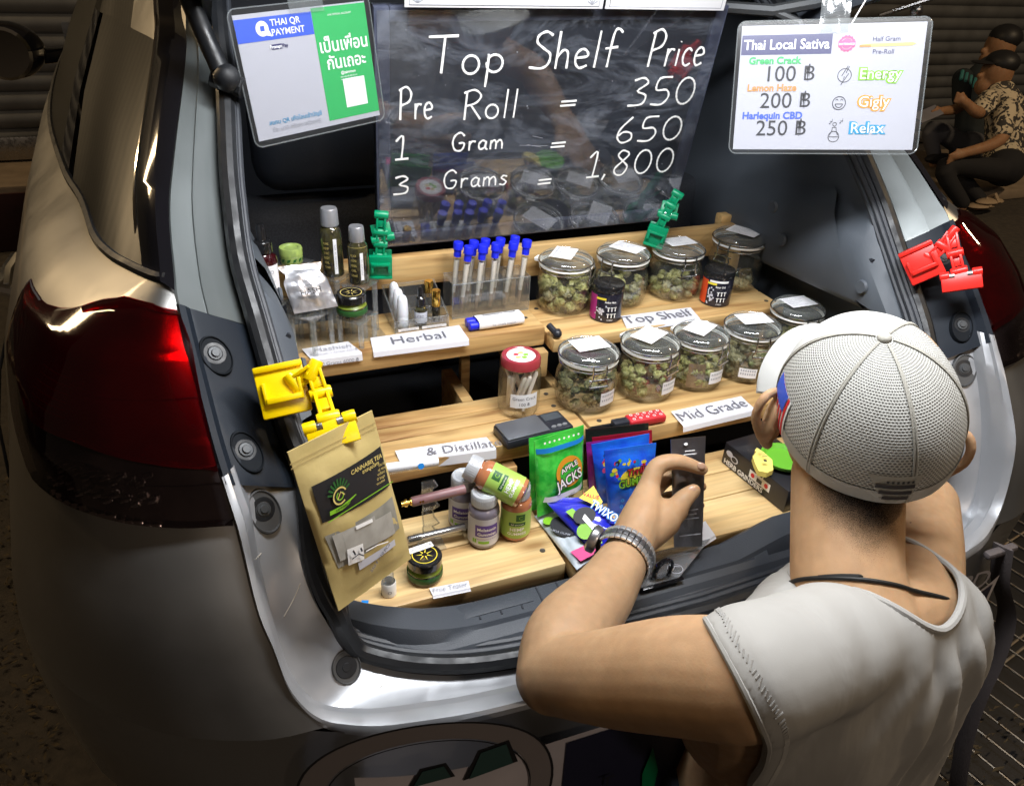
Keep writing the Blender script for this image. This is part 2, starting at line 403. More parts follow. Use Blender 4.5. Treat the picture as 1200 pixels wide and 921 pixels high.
def lens_red():
    m = mat('lens_red', (0.10, 0.004, 0.006), 0.05, coat=1.0, spec=0.6); n = m.node_tree; p = n.nodes['Principled BSDF']
    tc = n.nodes.new('ShaderNodeTexCoord'); w = n.nodes.new('ShaderNodeTexWave'); w.wave_type = 'BANDS'; w.bands_direction = 'Z'
    w.inputs['Scale'].default_value = 26; w.inputs['Distortion'].default_value = 0.0
    n.links.new(tc.outputs['Object'], w.inputs[0])
    nz = n.nodes.new('ShaderNodeTexNoise'); nz.inputs['Scale'].default_value = 7; n.links.new(tc.outputs['Object'], nz.inputs[0])
    r = n.nodes.new('ShaderNodeValToRGB'); r.color_ramp.elements[0].position = 0.38; r.color_ramp.elements[1].position = 0.66
    r.color_ramp.elements[0].color = (0.012, 0.0008, 0.0015, 1); r.color_ramp.elements[1].color = (0.12, 0.004, 0.007, 1)
    n.links.new(nz.outputs['Fac'], r.inputs[0]); n.links.new(r.outputs[0], p.inputs['Base Color'])
    b = n.nodes.new('ShaderNodeBump'); b.inputs['Strength'].default_value = 0.10; b.inputs['Distance'].default_value = 0.002
    n.links.new(w.outputs['Fac'], b.inputs['Height']); n.links.new(b.outputs[0], p.inputs['Normal'])
lens_red()
def clear_lens(name, tint, deep):
    m = bpy.data.materials.new(name); m.use_nodes = True; n = m.node_tree; L = n.links
    for x in list(n.nodes): n.nodes.remove(x)
    out = n.nodes.new('ShaderNodeOutputMaterial'); tr = n.nodes.new('ShaderNodeBsdfTransparent'); gl = n.nodes.new('ShaderNodeBsdfGlossy'); df = n.nodes.new('ShaderNodeBsdfDiffuse')
    tr.inputs[0].default_value = (*tint, 1); gl.inputs['Roughness'].default_value = .05; df.inputs[0].default_value = (*deep, 1)
    a = n.nodes.new('ShaderNodeMixShader'); a.inputs[0].default_value = .14; L.new(tr.outputs[0], a.inputs[1]); L.new(df.outputs[0], a.inputs[2])
    f = n.nodes.new('ShaderNodeFresnel'); f.inputs[0].default_value = 1.5; b = n.nodes.new('ShaderNodeMixShader'); L.new(f.outputs[0], b.inputs[0]); L.new(a.outputs[0], b.inputs[1]); L.new(gl.outputs[0], b.inputs[2]); L.new(b.outputs[0], out.inputs[0]); MATS[name] = m
clear_lens('lens_red_clear', (.50, .010, .014), (.05, .001, .003)); clear_lens('lens_smoke_clear', (.52, .46, .46), (.010, .005, .006))
mat('lamp_housing', (.46, .43, .43), .20, .85, vary=((.03, .028, .028), 8, .10)); mat('facet_chrome', (.8, .8, .8), .12, 1.0)

# ------------------------------------------------------------------ setting
mb = MB(); mb.grid([[V((-40+2*i, -30+2*j, 0)) for i in range(41)] for j in range(31)])
struct(mb.build('ground', 'asphalt', smooth=False))
mb = MB(); mb.box(-12, 2.6, 3.5, 8.0, 0.004, 0.30, 0.012, 0)
o = struct(mb.build('pavement', 'kerb_tan'))
mb = MB(); mb.box(-12, 2.6, 3.488, 3.4995, 0.004, 0.27, 0, 0)
struct(mb.build('kerb', 'kerb_maroon'))
# two roller shutters of the closed shops behind the car, each of curled slats
def shutter(name, x0, x1, y, z0, z1, label):
    t = thing(name, label, 'shutter', ((x0+x1)/2, y, z0))
    prof = []; z = z0; pitch = 0.085
    while z < z1:
        for q in range(6):
            u = q/6; prof.append((y - 0.016*math.sin(PI*u)**0.7, z + pitch*u*0.92))
        prof.append((y+0.006, z+pitch*0.95)); z += pitch
    rows = [[V((x, a, b)) for a, b in prof] for x in (x0, x1)]
    MB().grid(rows).build('curtain', 'shutter_grey', t, ang=50)
    for x in (x0, x1): MB().box(x-0.04, x+0.04, y-0.04, y+0.03, z0, z1, 0.006).build('guide_rail', 'steel', t)
    MB().box(x0, x1, y-0.03, y+0.02, z0-0.06 if z0 > 0.1 else z0, z0+0.05, 0.005).build('bottom_bar', 'steel', t)
shutter('roller_shutter', -6.5, 1.2, 3.95, 0.37, 3.0, 'grey closed roller shutter behind the side mirror of the car')
shutter('roller_shutter', 2.75, 9.0, 4.3, 0.02, 3.0, 'grey closed roller shutter behind the two seated people')
mb = MB(); mb.box(-14, 12, 4.45, 4.7, 0, 6, 0); mb.box(-14, 12, 4.30, 4.449, 3.02, 6, 0); mb.box(1.26, 2.70, 4.0, 4.449, 0.0, 3.0, 0)
tag(mb.build('shop_wall', 'wall_plain'), 'dark plastered shop wall above and between the roller shutters', 'wall')

# ------------------------------------------------------------------ car
A = [(.47, .98, 1.47), (.505, .715, 1.30), (.514, .61, 1.25), (.548, .46, 1.16), (.564, .385, 1.111), (.569, .31, 1.061), (.57, .28, 1.04), (.562, .20, .965), (.556, .15, .92),
     (.547, .10, .871), (.541, .045, .802), (.532, .02, .766), (.521, 0, .712), (.495, -.02, .676), (.45, -.042, .670), (.394, -.057, .672), (.325, -.072, .679), (.2, -.085, .689), (0, -.093, .695)]
B = [(.44, .90, 1.45), (.478, .62, 1.29), (.485, .545, 1.23), (.50, .45, 1.145), (.505, .405, 1.103), (.508, .35, 1.05), (.502, .295, 1.0), (.495, .235, .945), (.489, .19, .905),
     (.480, .15, .865), (.485, .10, .805), (.480, .075, .765), (.468, .058, .735), (.455, .057, .703), (.4345, .053, .677), (.377, .029, .662), (.30, .005, .66), (.18, -.008, .66), (0, -.015, .66)]
C2 = [(.53, .13, .875), (.53, .095, .819), (.526, .065, .761), (.516, .04, .70), (.493, .018, .664), (.45, -.002, .657), (.389, -.015, .656), (.32, -.027, .658), (.19, -.038, .661), (0, -.045, .663)]
CARL = 'silver hatchback with its tailgate open and a market stall set up inside'
car = thing('car', CARL, 'car', (0, 0.0, 0))
SUB = 6
def mir(p, s): return V((p[0]*s, p[1], p[2]))
def whole(L):
    """left half run down to the centre, then up the right half"""
    a = catmull([V((-x, y, z)) for x, y, z in L], SUB); return a + [V((-p.x, p.y, p.z)) for p in reversed(a[:-1])]
iA = SUB*9       # first station of the silver bumper piece on the refined curve
Af, Bf = catmull(A, SUB), catmull(B, SUB)
C2f = catmull(C2, SUB)
shell = MB(); lipm = MB()
for s in (-1, 1):
    # painted gutter of the rear pillar
    rows = []
    for k in range(0, SUB*6+1):
        a, b = mir(Af[k], s), mir(Bf[k], s); n = V((s*0.25, -0.8, 0.5)).normalized()
        d = b - a
        rows.append([a, a+d*.06+n*.004, a+d*.20+n*.001, a+d*.42-n*.001, a+d*.46+n*.0025, a+d*.50+n*.0005, a+d*.78-n*.006, a+d*.90-n*.010, a+d*.99-n*.014])
    shell.grid(rows, m=2)
    # bumper top: rolled lip, step, recess floor
    rows = []
    a, c, b = V((s*.5545, .140, .909)), V((s*.538, .160, .909)), V((s*.482, .158, .874)); up = V((0, -1, .2)); d = c-a
    rows.append([a+up*.000, a+d*.03+up*.007, a+d*.10+up*.0125, a+d*.34+up*.0165, a+d*.50+up*.0175, a+d*.53+up*.0125, a+d*.86+up*.0125, a+d*.93+up*.008, c-up*.002, c+(b-c)*.25-up*.008, c+(b-c)*.7-up*.010, b-up*.008])
    for k in range(0, SUB*9+1):
        a, c, b = mir(Af[iA+k], s), mir(C2f[k], s), mir(Bf[iA+k], s)
        t = k/(SUB*9); up = V((0, 0, 1))*min(1, t*2) + V((-s*0.0, -1, 0.2))*(1-min(1, t*2))
        d = c - a
        rows.append([a+up*.000, a+d*.03+up*.007, a+d*.10+up*.0125, a+d*.34+up*.0165, a+d*.50+up*.0175, a+d*.53+up*.0125, a+d*.86+up*.0125, a+d*.93+up*.008, c-up*.002, c+(b-c)*.25-up*.008, c+(b-c)*.7-up*.010, b-up*.008])
    shell.grid(rows, m=1); lipm.grid(rows)
# outer skin, row by row of height; each row is a plan curve running forward from the rear edge
END = [(.83, .5), (.838, .8), (.848, 1.2), (.862, 1.8), (.865, 2.7)]
RW_ = [
 (.676, [(.495, -.02), (.56, -.012), (.65, .03), (.735, .11), (.787, .20), (.815, .30), (.83, .5), (.838, .8), (.848, 1.2), (.862, 1.8), (.865, 2.7)]),
 (.712, [(.521, 0), (.575, .006), (.655, .045), (.735, .12), (.785, .21), (.812, .31), (.826, .5), (.836, .8), (.848, 1.2), (.862, 1.8), (.865, 2.7)]),
 (.766, [(.532, .02), (.585, .03), (.655, .07), (.725, .135), (.772, .22), (.80, .32), (.82, .5), (.83, .8), (.845, 1.2), (.86, 1.8), (.865, 2.7)]),
 (.802, [(.541, .045), (.59, .055), (.655, .09), (.72, .15), (.765, .235), (.792, .33), (.812, .5), (.826, .8), (.842, 1.2), (.858, 1.8), (.863, 2.7)]),
 (.865, [(.547, .098), (.595, .105), (.65, .13), (.705, .18), (.745, .25), (.775, .35), (.80, .5), (.818, .8), (.838, 1.2), (.856, 1.8), (.86, 2.7)]),
 (.92, [(.556, .15), (.60, .15), (.65, .165), (.70, .205), (.735, .27), (.765, .37), (.79, .5), (.81, .8), (.832, 1.2), (.85, 1.8), (.855, 2.7)]),
 (.965, [(.562, .20), (.60, .195), (.645, .205), (.69, .24), (.72, .29), (.748, .38), (.772, .5), (.795, .8), (.82, 1.2), (.84, 1.8), (.845, 2.7)]),
 (1.01, [(.567, .25), (.595, .24), (.63, .25), (.665, .275), (.69, .32), (.718, .40), (.742, .5), (.77, .8), (.80, 1.2), (.825, 1.8), (.835, 2.7)]),
 (1.04, [(.57, .28), (.59, .28), (.61, .295), (.632, .32), (.655, .36), (.68, .43), (.70, .52), (.735, .8), (.775, 1.2), (.80, 1.8), (.81, 2.7)]),
 (1.06, [(.569, .31), (.58, .315), (.592, .33), (.61, .36), (.63, .40), (.65, .47), (.672, .62), (.708, .80), (.76, 1.2), (.79, 1.8), (.80, 2.7)]),
]
LOW = [
 (.60, [(0, -.105), (.2, -.098), (.33, -.085), (.46, -.05), (.57, -.005), (.665, .05), (.745, .125), (.795, .215), (.82, .31), (.83, .5), (.838, .8), (.848, 1.2), (.862, 1.8), (.865, 2.7)]),
 (.48, [(0, -.10), (.2, -.094), (.33, -.082), (.46, -.045), (.57, .0), (.66, .055), (.735, .13), (.785, .22), (.81, .32), (.825, .5), (.832, .8), (.842, 1.2), (.858, 1.8), (.862, 2.7)]),
 (.34, [(0, -.07), (.2, -.065), (.33, -.05), (.46, -.015), (.57, .03), (.65, .085), (.71, .16), (.755, .25), (.785, .34), (.80, .5), (.81, .8), (.82, 1.2), (.838, 1.8), (.85, 2.7)]),
 (.22, [(0, -.0), (.2, .005), (.33, .02), (.46, .05), (.56, .09), (.63, .15), (.69, .22), (.73, .31), (.76, .40), (.78, .56), (.79, .8), (.80, 1.2), (.82, 1.8), (.83, 2.7)]),
]
def skin(s):
    return [[V((s*p.x, p.y, z)) for p in catmull([V((x, y, 0)) for x, y in pl], 5)] for z, pl in RW_]
for s in (-1, 1):
    shell.grid(skin(s), m=0)
    top = [(x, y, z) for x, y, z in reversed(A[13:])] + [(x, y, .676) for x, y in RW_[0][1][1:]]
    # same number of stations on the rows underneath
    def even(L, n):
        L = catmull([V(p) for p in L], 8); ds = [0]
        for i in range(1, len(L)): ds.append(ds[-1] + (L[i]-L[i-1]).length)
        out = []; j = 0
        for k in range(n):
            t = ds[-1]*(k/(n-1))**1.3
            while j < len(L)-2 and ds[j+1] < t: j += 1
            u = (t-ds[j])/max(1e-9, ds[j+1]-ds[j]); out.append(L[j].lerp(L[j+1], u))
        return out
    rows = [even(top, 60)] + [even([(x, y, z) for x, y in pl], 60) for z, pl in LOW]
    shell.grid([[V((s*p.x, p.y, p.z)) for p in r] for r in rows], m=0)
# greenhouse above the belt and the roof
GH = {1.25: [(.514, .61), (.523, .63), (.533, .66), (.548, .70), (.562, .76), (.583, .85), (.61, .98), (.64, 1.1), (.665, 1.35), (.70, 1.9), (.71, 2.7)],
      1.45: [(.47, .95), (.478, .97), (.486, .99), (.497, 1.01), (.507, 1.04), (.52, 1.09), (.535, 1.15), (.55, 1.22), (.575, 1.4), (.60, 1.9), (.60, 2.7)],
      1.52: [(.42, .99), (.428, 1.0), (.436, 1.02), (.447, 1.04), (.457, 1.07), (.47, 1.12), (.485, 1.18), (.50, 1.25), (.525, 1.42), (.55, 1.9), (.55, 2.7)]}
def ghrow(z, s): return [V((s*p.x, p.y, z)) for p in catmull([V((x, y, 0)) for x, y in (dict(RW_)[z] if z in dict(RW_) else GH[z])], 5)]
for s in (-1, 1):
    r0, r1, r2, r3 = ghrow(1.06, s), ghrow(1.25, s), ghrow(1.45, s), ghrow(1.52, s)
    k = 5*5
    shell.grid([r1[:k+1], r2[:k+1]], m=0)          # painted upper rear pillar
    shell.grid([r2, r3], m=0)
    lo = [a.lerp(b, .5) + V((s*.008, 0, 0)) for a, b in zip(r0, r1)]
    MB().grid([[p+V((s*.003, 0, 0)) for p in r0[3:34]], lo[3:34], r1[3:34]]).build('quarter_window', 'tinted_glass', car)
    MB().grid([[p+V((s*.004, 0, 0)) for p in r0[34:37]], lo[34:37], r1[34:37], r2[34:37]]).build('door_pillar', 'gloss_black', car)
    MB().grid([[p+V((s*.003, 0, 0)) for p in r0[36:]], lo[36:], r1[36:], r2[36:]]).build('door_window', 'tinted_glass', car)
    MB().grid([r1[k:37], r2[k:37]]).build('quarter_window', 'tinted_glass', car)
    # black belt moulding and the gloss trim with its bright edge beside the gutter
    MB().tube([p + V((s*.004, 0, .0)) for p in r0[2:]], 0.006, 6).build('belt_moulding', 'rubber', car)
    e = [mir(p, s) for p in Af[:SUB*6-1]]
    rows = [[p + V((s*-.001, -.002, .003)), p + V((s*.012, .010, .010)), p + V((s*.030, .045, .012)), p + V((s*.034, .065, .004))] for p in e]
    MB().grid(rows).build('pillar_trim', 'gloss_black', car)
    MB().tube([p + V((s*.035, .064, .005)) for p in e], 0.0022, 6).build('trim_strip', 'chrome', car)
roof = [[V((x*.55, y, 1.52+.03*(1-x*x))) for x in (-1, -.6, -.2, .2, .6, 1)] for y in (.99, 1.3, 2.0, 2.7)]
shell.grid(roof, m=0)
nose = [[V((x, 2.69, z)) for x in (-.86, -.4, 0, .4, .86)] for z in (.2, .7, 1.06)]
shell.grid(nose, m=0)
shell.build('body_shell', ['silver_paint', 'sill_paint', 'gutter_paint'], car, ang=24)
MB().grid([[V((x, 2.68, 1.06)) for x in (-.78, 0, .78)], [V((x, 2.66, 1.52)) for x in (-.55, 0, .55)]]).build('windscreen', 'tinted_glass', car)
bvs = BVHTree.FromPolygons(lipm.v, lipm.f)
# black plastic infill beside each tail lamp, its bolts, and the lamp
def recess(P, n, rx, ry, kind, s, bvh):
    n = V(n).normalized(); P = V(P); hit = bvh.ray_cast(P + n*.05, -n)
    if hit[0] is not None:
        P = hit[0]; n2 = hit[1] if hit[1].dot(n) > 0 else -hit[1]; n = (n2*2+n).normalized()
    up = (V((0, 0, 1)) - n*n.z).normalized(); M = frameM(P + n*.0020, up.cross(n), up, n)
    m = MB()
    ec = ry/rx
    dm = 0 if kind == 'panel' else 1
    m.lathe([(0, .0005), (rx*.72, .0006), (rx*.94, .0010), (rx*1.0, .0028), (rx*1.06, .0024), (rx*1.16, -.0050)], 32, dm, M, ecc=ec)
    if kind != 'plug':
        bo = M @ Matrix.Translation((0, ry*.12, 0)); m.lathe([(0, .0042), (.0042, .0042), (.0048, .0034), (.0048, .0022), (.0074, .0020), (.0078, .0006), (.0078, -.001)], 12, 2, bo)
        m.lathe([(.0085, .0009), (rx*.80, .0009)], 28, 3, bo)
    else:
        m.lathe([(0, .0020), (rx*.3, .0022), (rx*.34, .0014), (rx*.78, .0016), (rx*.82, .0006)], 24, 3, M)
    return m
for s in (-1, 1):
    rows = []
    for k in range(SUB*6, SUB*9+1):
        ka = SUB*6 + (k-SUB*6)*.80; k0 = int(ka); a = mir(Af[k0].lerp(Af[k0+1], ka-k0), s); b = mir(Bf[k], s); d = b-a; n = V((s*.1, -.75, .6)).normalized()
        rows.append([a+n*.004, a+d*.05+n*.010, a+d*.14+n*.010, a+d*.19+n*.002, a+d*.25+n*.003, a+d*.85-n*.004, b-n*.006])
    infm = MB().grid(rows); bvi = BVHTree.FromPolygons(infm.v, infm.f); inf = infm.build('pillar_infill', 'panel_plastic', car)
    for (px, py), r1, r2, kd in (((251, 417), .0155, .022, 'panel'), ((287, 530), .0145, .023, 'panel'), ((306, 600), .0165, .0235, 'lip')):
        y0 = .12 if kd == 'lip' else (.245 if py < 450 else .163)
        P = onY(px, py, y0); P = V((s*abs(P.x), P.y, P.z))
        recess(P + V((0, -.006, .004)), (s*.12, -.78, .58), r1, r2, 'panel' if kd == 'panel' else 'lip', s, bvi if kd == 'panel' else bvs).build('bolt', ['recess', 'recess_silver', 'bolt_grey', 'rubber'], car)
    P = onY(402, 786, .036); P = V((s*abs(P.x), P.y, P.z+.002))
    recess(P, (s*.3, -.72, .62), .0155, .0185, 'plug', s, bvs).build('rubber_plug', ['recess', 'recess_silver', 'bolt_grey', 'rubber'], car)
    sk = skin(s); lamp = thing('tail_lamp', None, None); del lamp['label']; del lamp['category']; lamp.parent = car
    zs = [z for z, _ in RW_]
    def body(k, z):
        for i in range(len(zs)-1):
            if zs[i] <= z <= zs[i+1]: return sk[i][k].lerp(sk[i+1][k], (z-zs[i])/(zs[i+1]-zs[i]))
        return sk[-1][k]
    def pw(k, L):
        for (a, x), (b, y) in zip(L, L[1:]):
            if k <= b: return x+(y-x)*max(0, (k-a))/(b-a)
        return L[-1][1]
    K = 29
    def ztop(k): return pw(k, [(0, 1.036), (6.25, 1.043), (13, 1.043), (16.75, 1.037), (19.75, 1.026), (21.75, 1.019), (24.5, 1.012), (29, 1.013)])
    def lens(za, zb, off, k0=0, k1=29, n=14):
        rows = []
        for i in range(n+1):
            r = []; r0 = []
            for k in range(k0, k1+1):
                z0, z1 = za(k), zb(k); z = z0+(z1-z0)*i/n; p = body(k, z)
                q = body(min(k+1, len(sk[0])-1), z) - body(max(k-1, 0), z); nn = V((q.y, -q.x, 0)); nn = nn*(1 if nn.x*s*.5 - nn.y > 0 else -1); nn.normalize()
                r.append(p + nn*off*min(1, math.sqrt(max((k1-k)*.4, 0)))+nn*.0015)
                if i in (0, n): r0.append(p + nn*.0012)
            if i == 0: rows.append(r0)
            rows.append(r)
            if i == n: rows.append(r0)
        return rows
    zb_ = lambda k: pw(k, [(0, .8745), (18.5, .887), (29, 1.0)])
    zm = lambda k: pw(k, [(0, .917), (6.5, .930), (10.5, .938), (13.25, .943), (18.5, .942), (29, 1.006)])
    # reflector housing inside, then the clear-coloured outer lens
    hs = lens(zb_, ztop, .0015, n=60); hn = V((s*.62, -.75, 0))
    for i, r in enumerate(hs):
        for k, p_ in enumerate(r):
            w_ = min(1, max(0, (k-9)/5)); p_ += hn*(.0022*w_*math.sin(i*2*PI/5) + .0018*(1-w_)*(1 if (i//12) % 2 else -1))
    MB().grid(hs).build('reflector_housing', 'lamp_housing', lamp, ang=30)
    fm = MB()
    for q in range(26):
        k = 7 + (q % 13)*.8; z = .897 + .0035*math.sin(q*2.1) + (.016 if q > 12 else 0); p_ = body(int(k), z).lerp(body(int(k)+1, z), k-int(k)) + hn*.004; fm.box(p_.x-.005, p_.x+.005, p_.y-.002, p_.y+.002, z-.0045, z+.0045, .0012)
    fm.build('facet', 'facet_chrome', lamp)['kind'] = 'stuff'
    MB().grid(lens(zm, ztop, .013)).build('red_lens', 'lens_red_clear', lamp)
    MB().grid(lens(zb_, lambda k: zm(k)-.0008, .011)).build('smoked_lens', 'lens_smoke_clear', lamp)
    m = MB()
    for i in range(6):
        z = .956+i*.0060; m.tube([body(k, z) + V((s*.0095, -.0045, 0)) for k in range(14, 20)], 0.0013, 5)
    m.build('reflector_rib', mat('reflector_red', (0.50, 0.015, 0.012), 0.12, coat=1.0) if 'reflector_red' not in MATS else 'reflector_red', lamp)
    # door handles, shut line, mirror
    for y in (.93, 1.62):
        b0 = body(33 if y < 1 else 40, .845); x = s*(abs(b0.x)+.004 if y > 1 else .822)
        m = MB(); m.tube([V((x, y-.09, .845)), V((x+s*.030, y-.075, .85)), V((x+s*.036, y, .852)), V((x+s*.030, y+.075, .85)), V((x, y+.09, .845))], .011, 8)
        m.build('door_handle', 'chrome', car)
    m = MB(); m.tube([V((s*(q[0]+.0015), q[1], q[2])) for q in ((.70, .545, 1.035), (.757, .56, .99), (.785, .55, .93), (.812, .53, .865), (.826, .50, .80), (.832, .49, .72))], .0022, 6); m.build('shut_line', 'rubber', car)
    mr = MB(); mr.sphere((s*.95, 2.12, 1.05), (.095, .075, .075), 20, 12); mr.bar((s*.80, 2.2, 1.03), (s*.90, 2.14, 1.03), .05, .04, bev=.008)
    mo = mr.build('side_mirror', 'gloss_black', car)
    MB().lathe([(0, .0), (.06, 0), (.068, -.006)], 24, 0, frameM((s*.95, 2.045, 1.05), (1, 0, 0), (0, 0, 1), (0, -1, 0))).build('mirror_glass', 'chrome', mo)
mat('scratch', (.72, .66, .56), .5)
def scratch(pxs, z0, z1):
    m = MB(); pts = []
    for i, p in enumerate(pxs):
        d = ray(*p); h = bvs.ray_cast(CAM, d.normalized())
        if h[0] is None: return
        pts.append(h[0] - d.normalized()*.0004)
    m.tube(catmull(pts, 4), .0005, 5); m.build('scratch', 'scratch', car)
for q in (((333, 722), (345, 700), (352, 683)), ((406, 826), (412, 816), (428, 806)), ((428, 785), (436, 776)), ((452, 783), (460, 786)), ((446, 805), (455, 797)), ((300, 655), (306, 648)), ((1105, 610), (1108, 615)), ((1135, 524), (1138, 527))): scratch(q, 0, 0)
# weather seal round the opening: the fat outer bulb, then two ribs inside it
def inset(L, d, up, fw, fb=None):
    out = []
    for p in L:
        c = V((0, .35, 1.05)) - p; c.y *= .3; c.normalize(); b = min(1, max(0, (.74-p.z)/.06))
        out.append(p + c*d*(1-b) + V((0, fw*(1-b) + (fb if fb is not None else fw)*b, up)))
    return out
Bw = whole(B)
MB().tube(inset(Bw, .0115, .004, .002, .006), .0115, 10).build('weather_seal', 'rubber', car)
m = MB(); m.tube(inset(Bw, .0200, .004, .004, .022), .0050, 8, 0); m.tube(inset(Bw, .0240, .002, .011, .033), .0052, 8, 0); m.tube(inset(Bw, .0260, -.002, .020, .043), .0045, 8, 0)
m.build('seal_rib', 'rubber_grey', car)
# trim lining: side panels, sill, load floor, seat back
PRF = [(.505, 1.47), (.512, 1.28), (.505, 1.05), (.492, 1.024), (.470, 1.000), (.458, .968), (.456, .905), (.466, .893), (.53, .888), (.53, .60)]
def yseal(z): 
    for i in range(len(B)-1):
        if B[i][2] >= z >= B[i+1][2]: 
            u = (B[i][2]-z)/max(1e-6, B[i][2]-B[i+1][2]); return B[i][1]+(B[i+1][1]-B[i][1])*u
    return .05
for s in (-1, 1):
    rows = []
    for x, z in PRF:
        y0 = yseal(z) + .12; r = []
        for j in range(13):
            u = j/12; y = y0 + (.98-y0)*u
            bow = .012*math.sin(PI*min(1, u*1.4)); r.append(V((s*(x - .006*(1-u) - bow*.3), y, z - (.045*u if .89 < z < 1.03 else 0) + (.018 if .95 < z < 1.04 else 0)*(1-u))))
        rows.append(r)
    pn = MB().grid(rows, m=0)
    pn.grid([[V((s*.489, yseal(z)+.010, z)), V((s*(.478), yseal(z)+.016, z)), V((s*(x-.010), yseal(z)+.040, z)), V((s*(x-.012), yseal(z)+.075, z)), V((s*(x-.006), yseal(z)+.12, z))] for x, z in PRF[:7]], m=0)
    so = pn.build('side_trim', 'trim_plastic', car, ang=50)
    MB().tube([V((s*.4555, y, .975-.05*(y-.3)/.6)) for y in (.30, .38, .46, .56, .66)], .0035, 6).build('trim_groove', 'trim_dark', so)
    for y, z, x in ((.552, .985, .468), (.499, .942, .457), (.296, .934, .457)):
        m = MB(); m.lathe([(0, .018), (.010, .018), (.012, .014), (.0075, .010), (.008, 0), (.015, -.001), (.016, -.004)], 14, 0, frameM((s*x, y, z), (0, 1, 0), (0, 0, 1), (-s, 0, 0)))
        m.build('bag_hook', 'trim_plastic', so)
m = MB(); m.box(-.53, .53, .10, 2.6, .585, .60)
m.build('load_floor', 'carpet', car)
prof = [(.020, .655), (.034, .668), (.044, .671), (.050, .672), (.054, .6765), (.074, .677), (.090, .676), (.097, .670), (.100, .60)]
rows = []
for i in range(41):
    x = -.44 + .88*i/40; e = max(0, (abs(x)-.33)/.11)**2; hump = -.010*min(1, max(0, (x+.10)/.08)) + .026*min(1, max(0, (x-.09)/.08)) + .012*min(1, max(0, (-x-.30)/.08))
    rows.append([V((x, y + e*.045 + .02*(1-math.cos(min(1.2, abs(x)*2.2))), z + hump*(1 if 2 < q < 8 else 0))) for q, (y, z) in enumerate(prof)])
sill = MB().grid(rows).build('sill_plate', 'sill_plastic', car, ang=25)
m = MB()
for x in [-.345+.028*i for i in range(10)]: MB().bar((x, .060+.02*(1-math.cos(x*2.2)), .6772), (x+.002, .090+.02*(1-math.cos(x*2.2)), .6765), .0020, .0016).build('tread_rib', 'trim_dark', sill)
m = MB(); m.box(-.315, -.215, .070, .092, .6765, .6780, .0006); m.build('tread_badge', 'sill_plastic', sill)
la = MB(); la.tube(catmull([(-.054, .050, .670), (-.054, .046, .702), (-.047, .044, .714), (-.038, .044, .714), (-.031, .046, .702), (-.031, .050, .670)], 5), .0035, 8)
la.box(-.075, -.012, .038, .062, .6765, .6795, .001)
la.build('striker_latch', 'gloss_black', car)
seat = MB(); seat.box(-.50, -.135, .80, .93, .60, .965, .028, seg=3); seat.box(-.125, .50, .80, .93, .60, .965, .028, seg=3)
so = seat.build('seat_back', 'seat_fabric', car)
for x in (-.30, .02, .31): MB().box(x-.13, x+.13, .815, .93, .985, 1.16, .045, seg=4).build('headrest', 'seat_vinyl', so)
MB().box(-.62, .62, 1.5, 1.6, .3, 1.5).build('dark_cabin_wall', 'trim_dark', car)  # plain dark wall added to keep the cabin behind the seats dark
MB().grid([[V((x*.53, y, 1.48)) for x in (-1, 0, 1)] for y in (.95, 1.8, 2.65)]).build('headliner', 'trim_dark', car)
# open tailgate overhead, its struts, and the plastic-backed LED bar on it
rows = []
for i, (y, z, w) in enumerate(((.98, 1.53, .44), (.70, 1.62, .47), (.35, 1.72, .50), (.05, 1.79, .51), (-.12, 1.79, .50), (-.22, 1.74, .47))):
    rows.append([V((x*w, y, z + .03*(1-x*x))) for x in (-1, -.7, -.3, 0, .3, .7, 1)])
tg = MB().grid(rows).build('tailgate', 'silver_paint', car)
rows2 = [[p - V((0, 0.0, .03)) for p in r] for r in rows]
MB().grid(rows2).build('tailgate_lining', 'trim_grey', tg)
m = MB(); m.tube([onD(206, -40, .905), onD(222, 0, .925), onD(240, 42, .940), onD(258, 82, .950)], .0115, 12)
m.sphere(onD(266, 92, .952), .017, 12, 8); m.tube([onD(250, 90, .962), onD(285, 104, .965)], .013, 10); m.tube([onD(206, -40, .905), V((-.50, .20, 1.72))], .010, 8); m.build('gas_strut', 'rubber', car)
pA, pB = onD(1030, 19, 1.27), onD(1107, -6, 1.25)
m = MB(); m.tube([pA, pB], .004, 8); m.sphere(onD(1074, 13, 1.258), .010, 10, 8); m.tube([pB, V((.50, .30, 1.70))], .008, 8); m.build('gas_strut', 'steel', car)
m = MB(); m.tube([onD(836, 8, 1.32), onD(905, 13, 1.31), onD(955, 4, 1.30), onD(1010, -12, 1.30)], .010, 8); m.tube([onD(905, 13, 1.31), onD(935, 26, 1.31), onD(948, 44, 1.32)], .007, 8); m.build('hinge_arm', 'bolt_grey', car)
led = thing('led_light_bar', 'slim white LED light bar under the open tailgate', 'lamp', (-.03, .10, 1.75))
MB().box(-.46, .40, .075, .125, 1.742, 1.757, .003).build('housing', 'white_plastic', led)
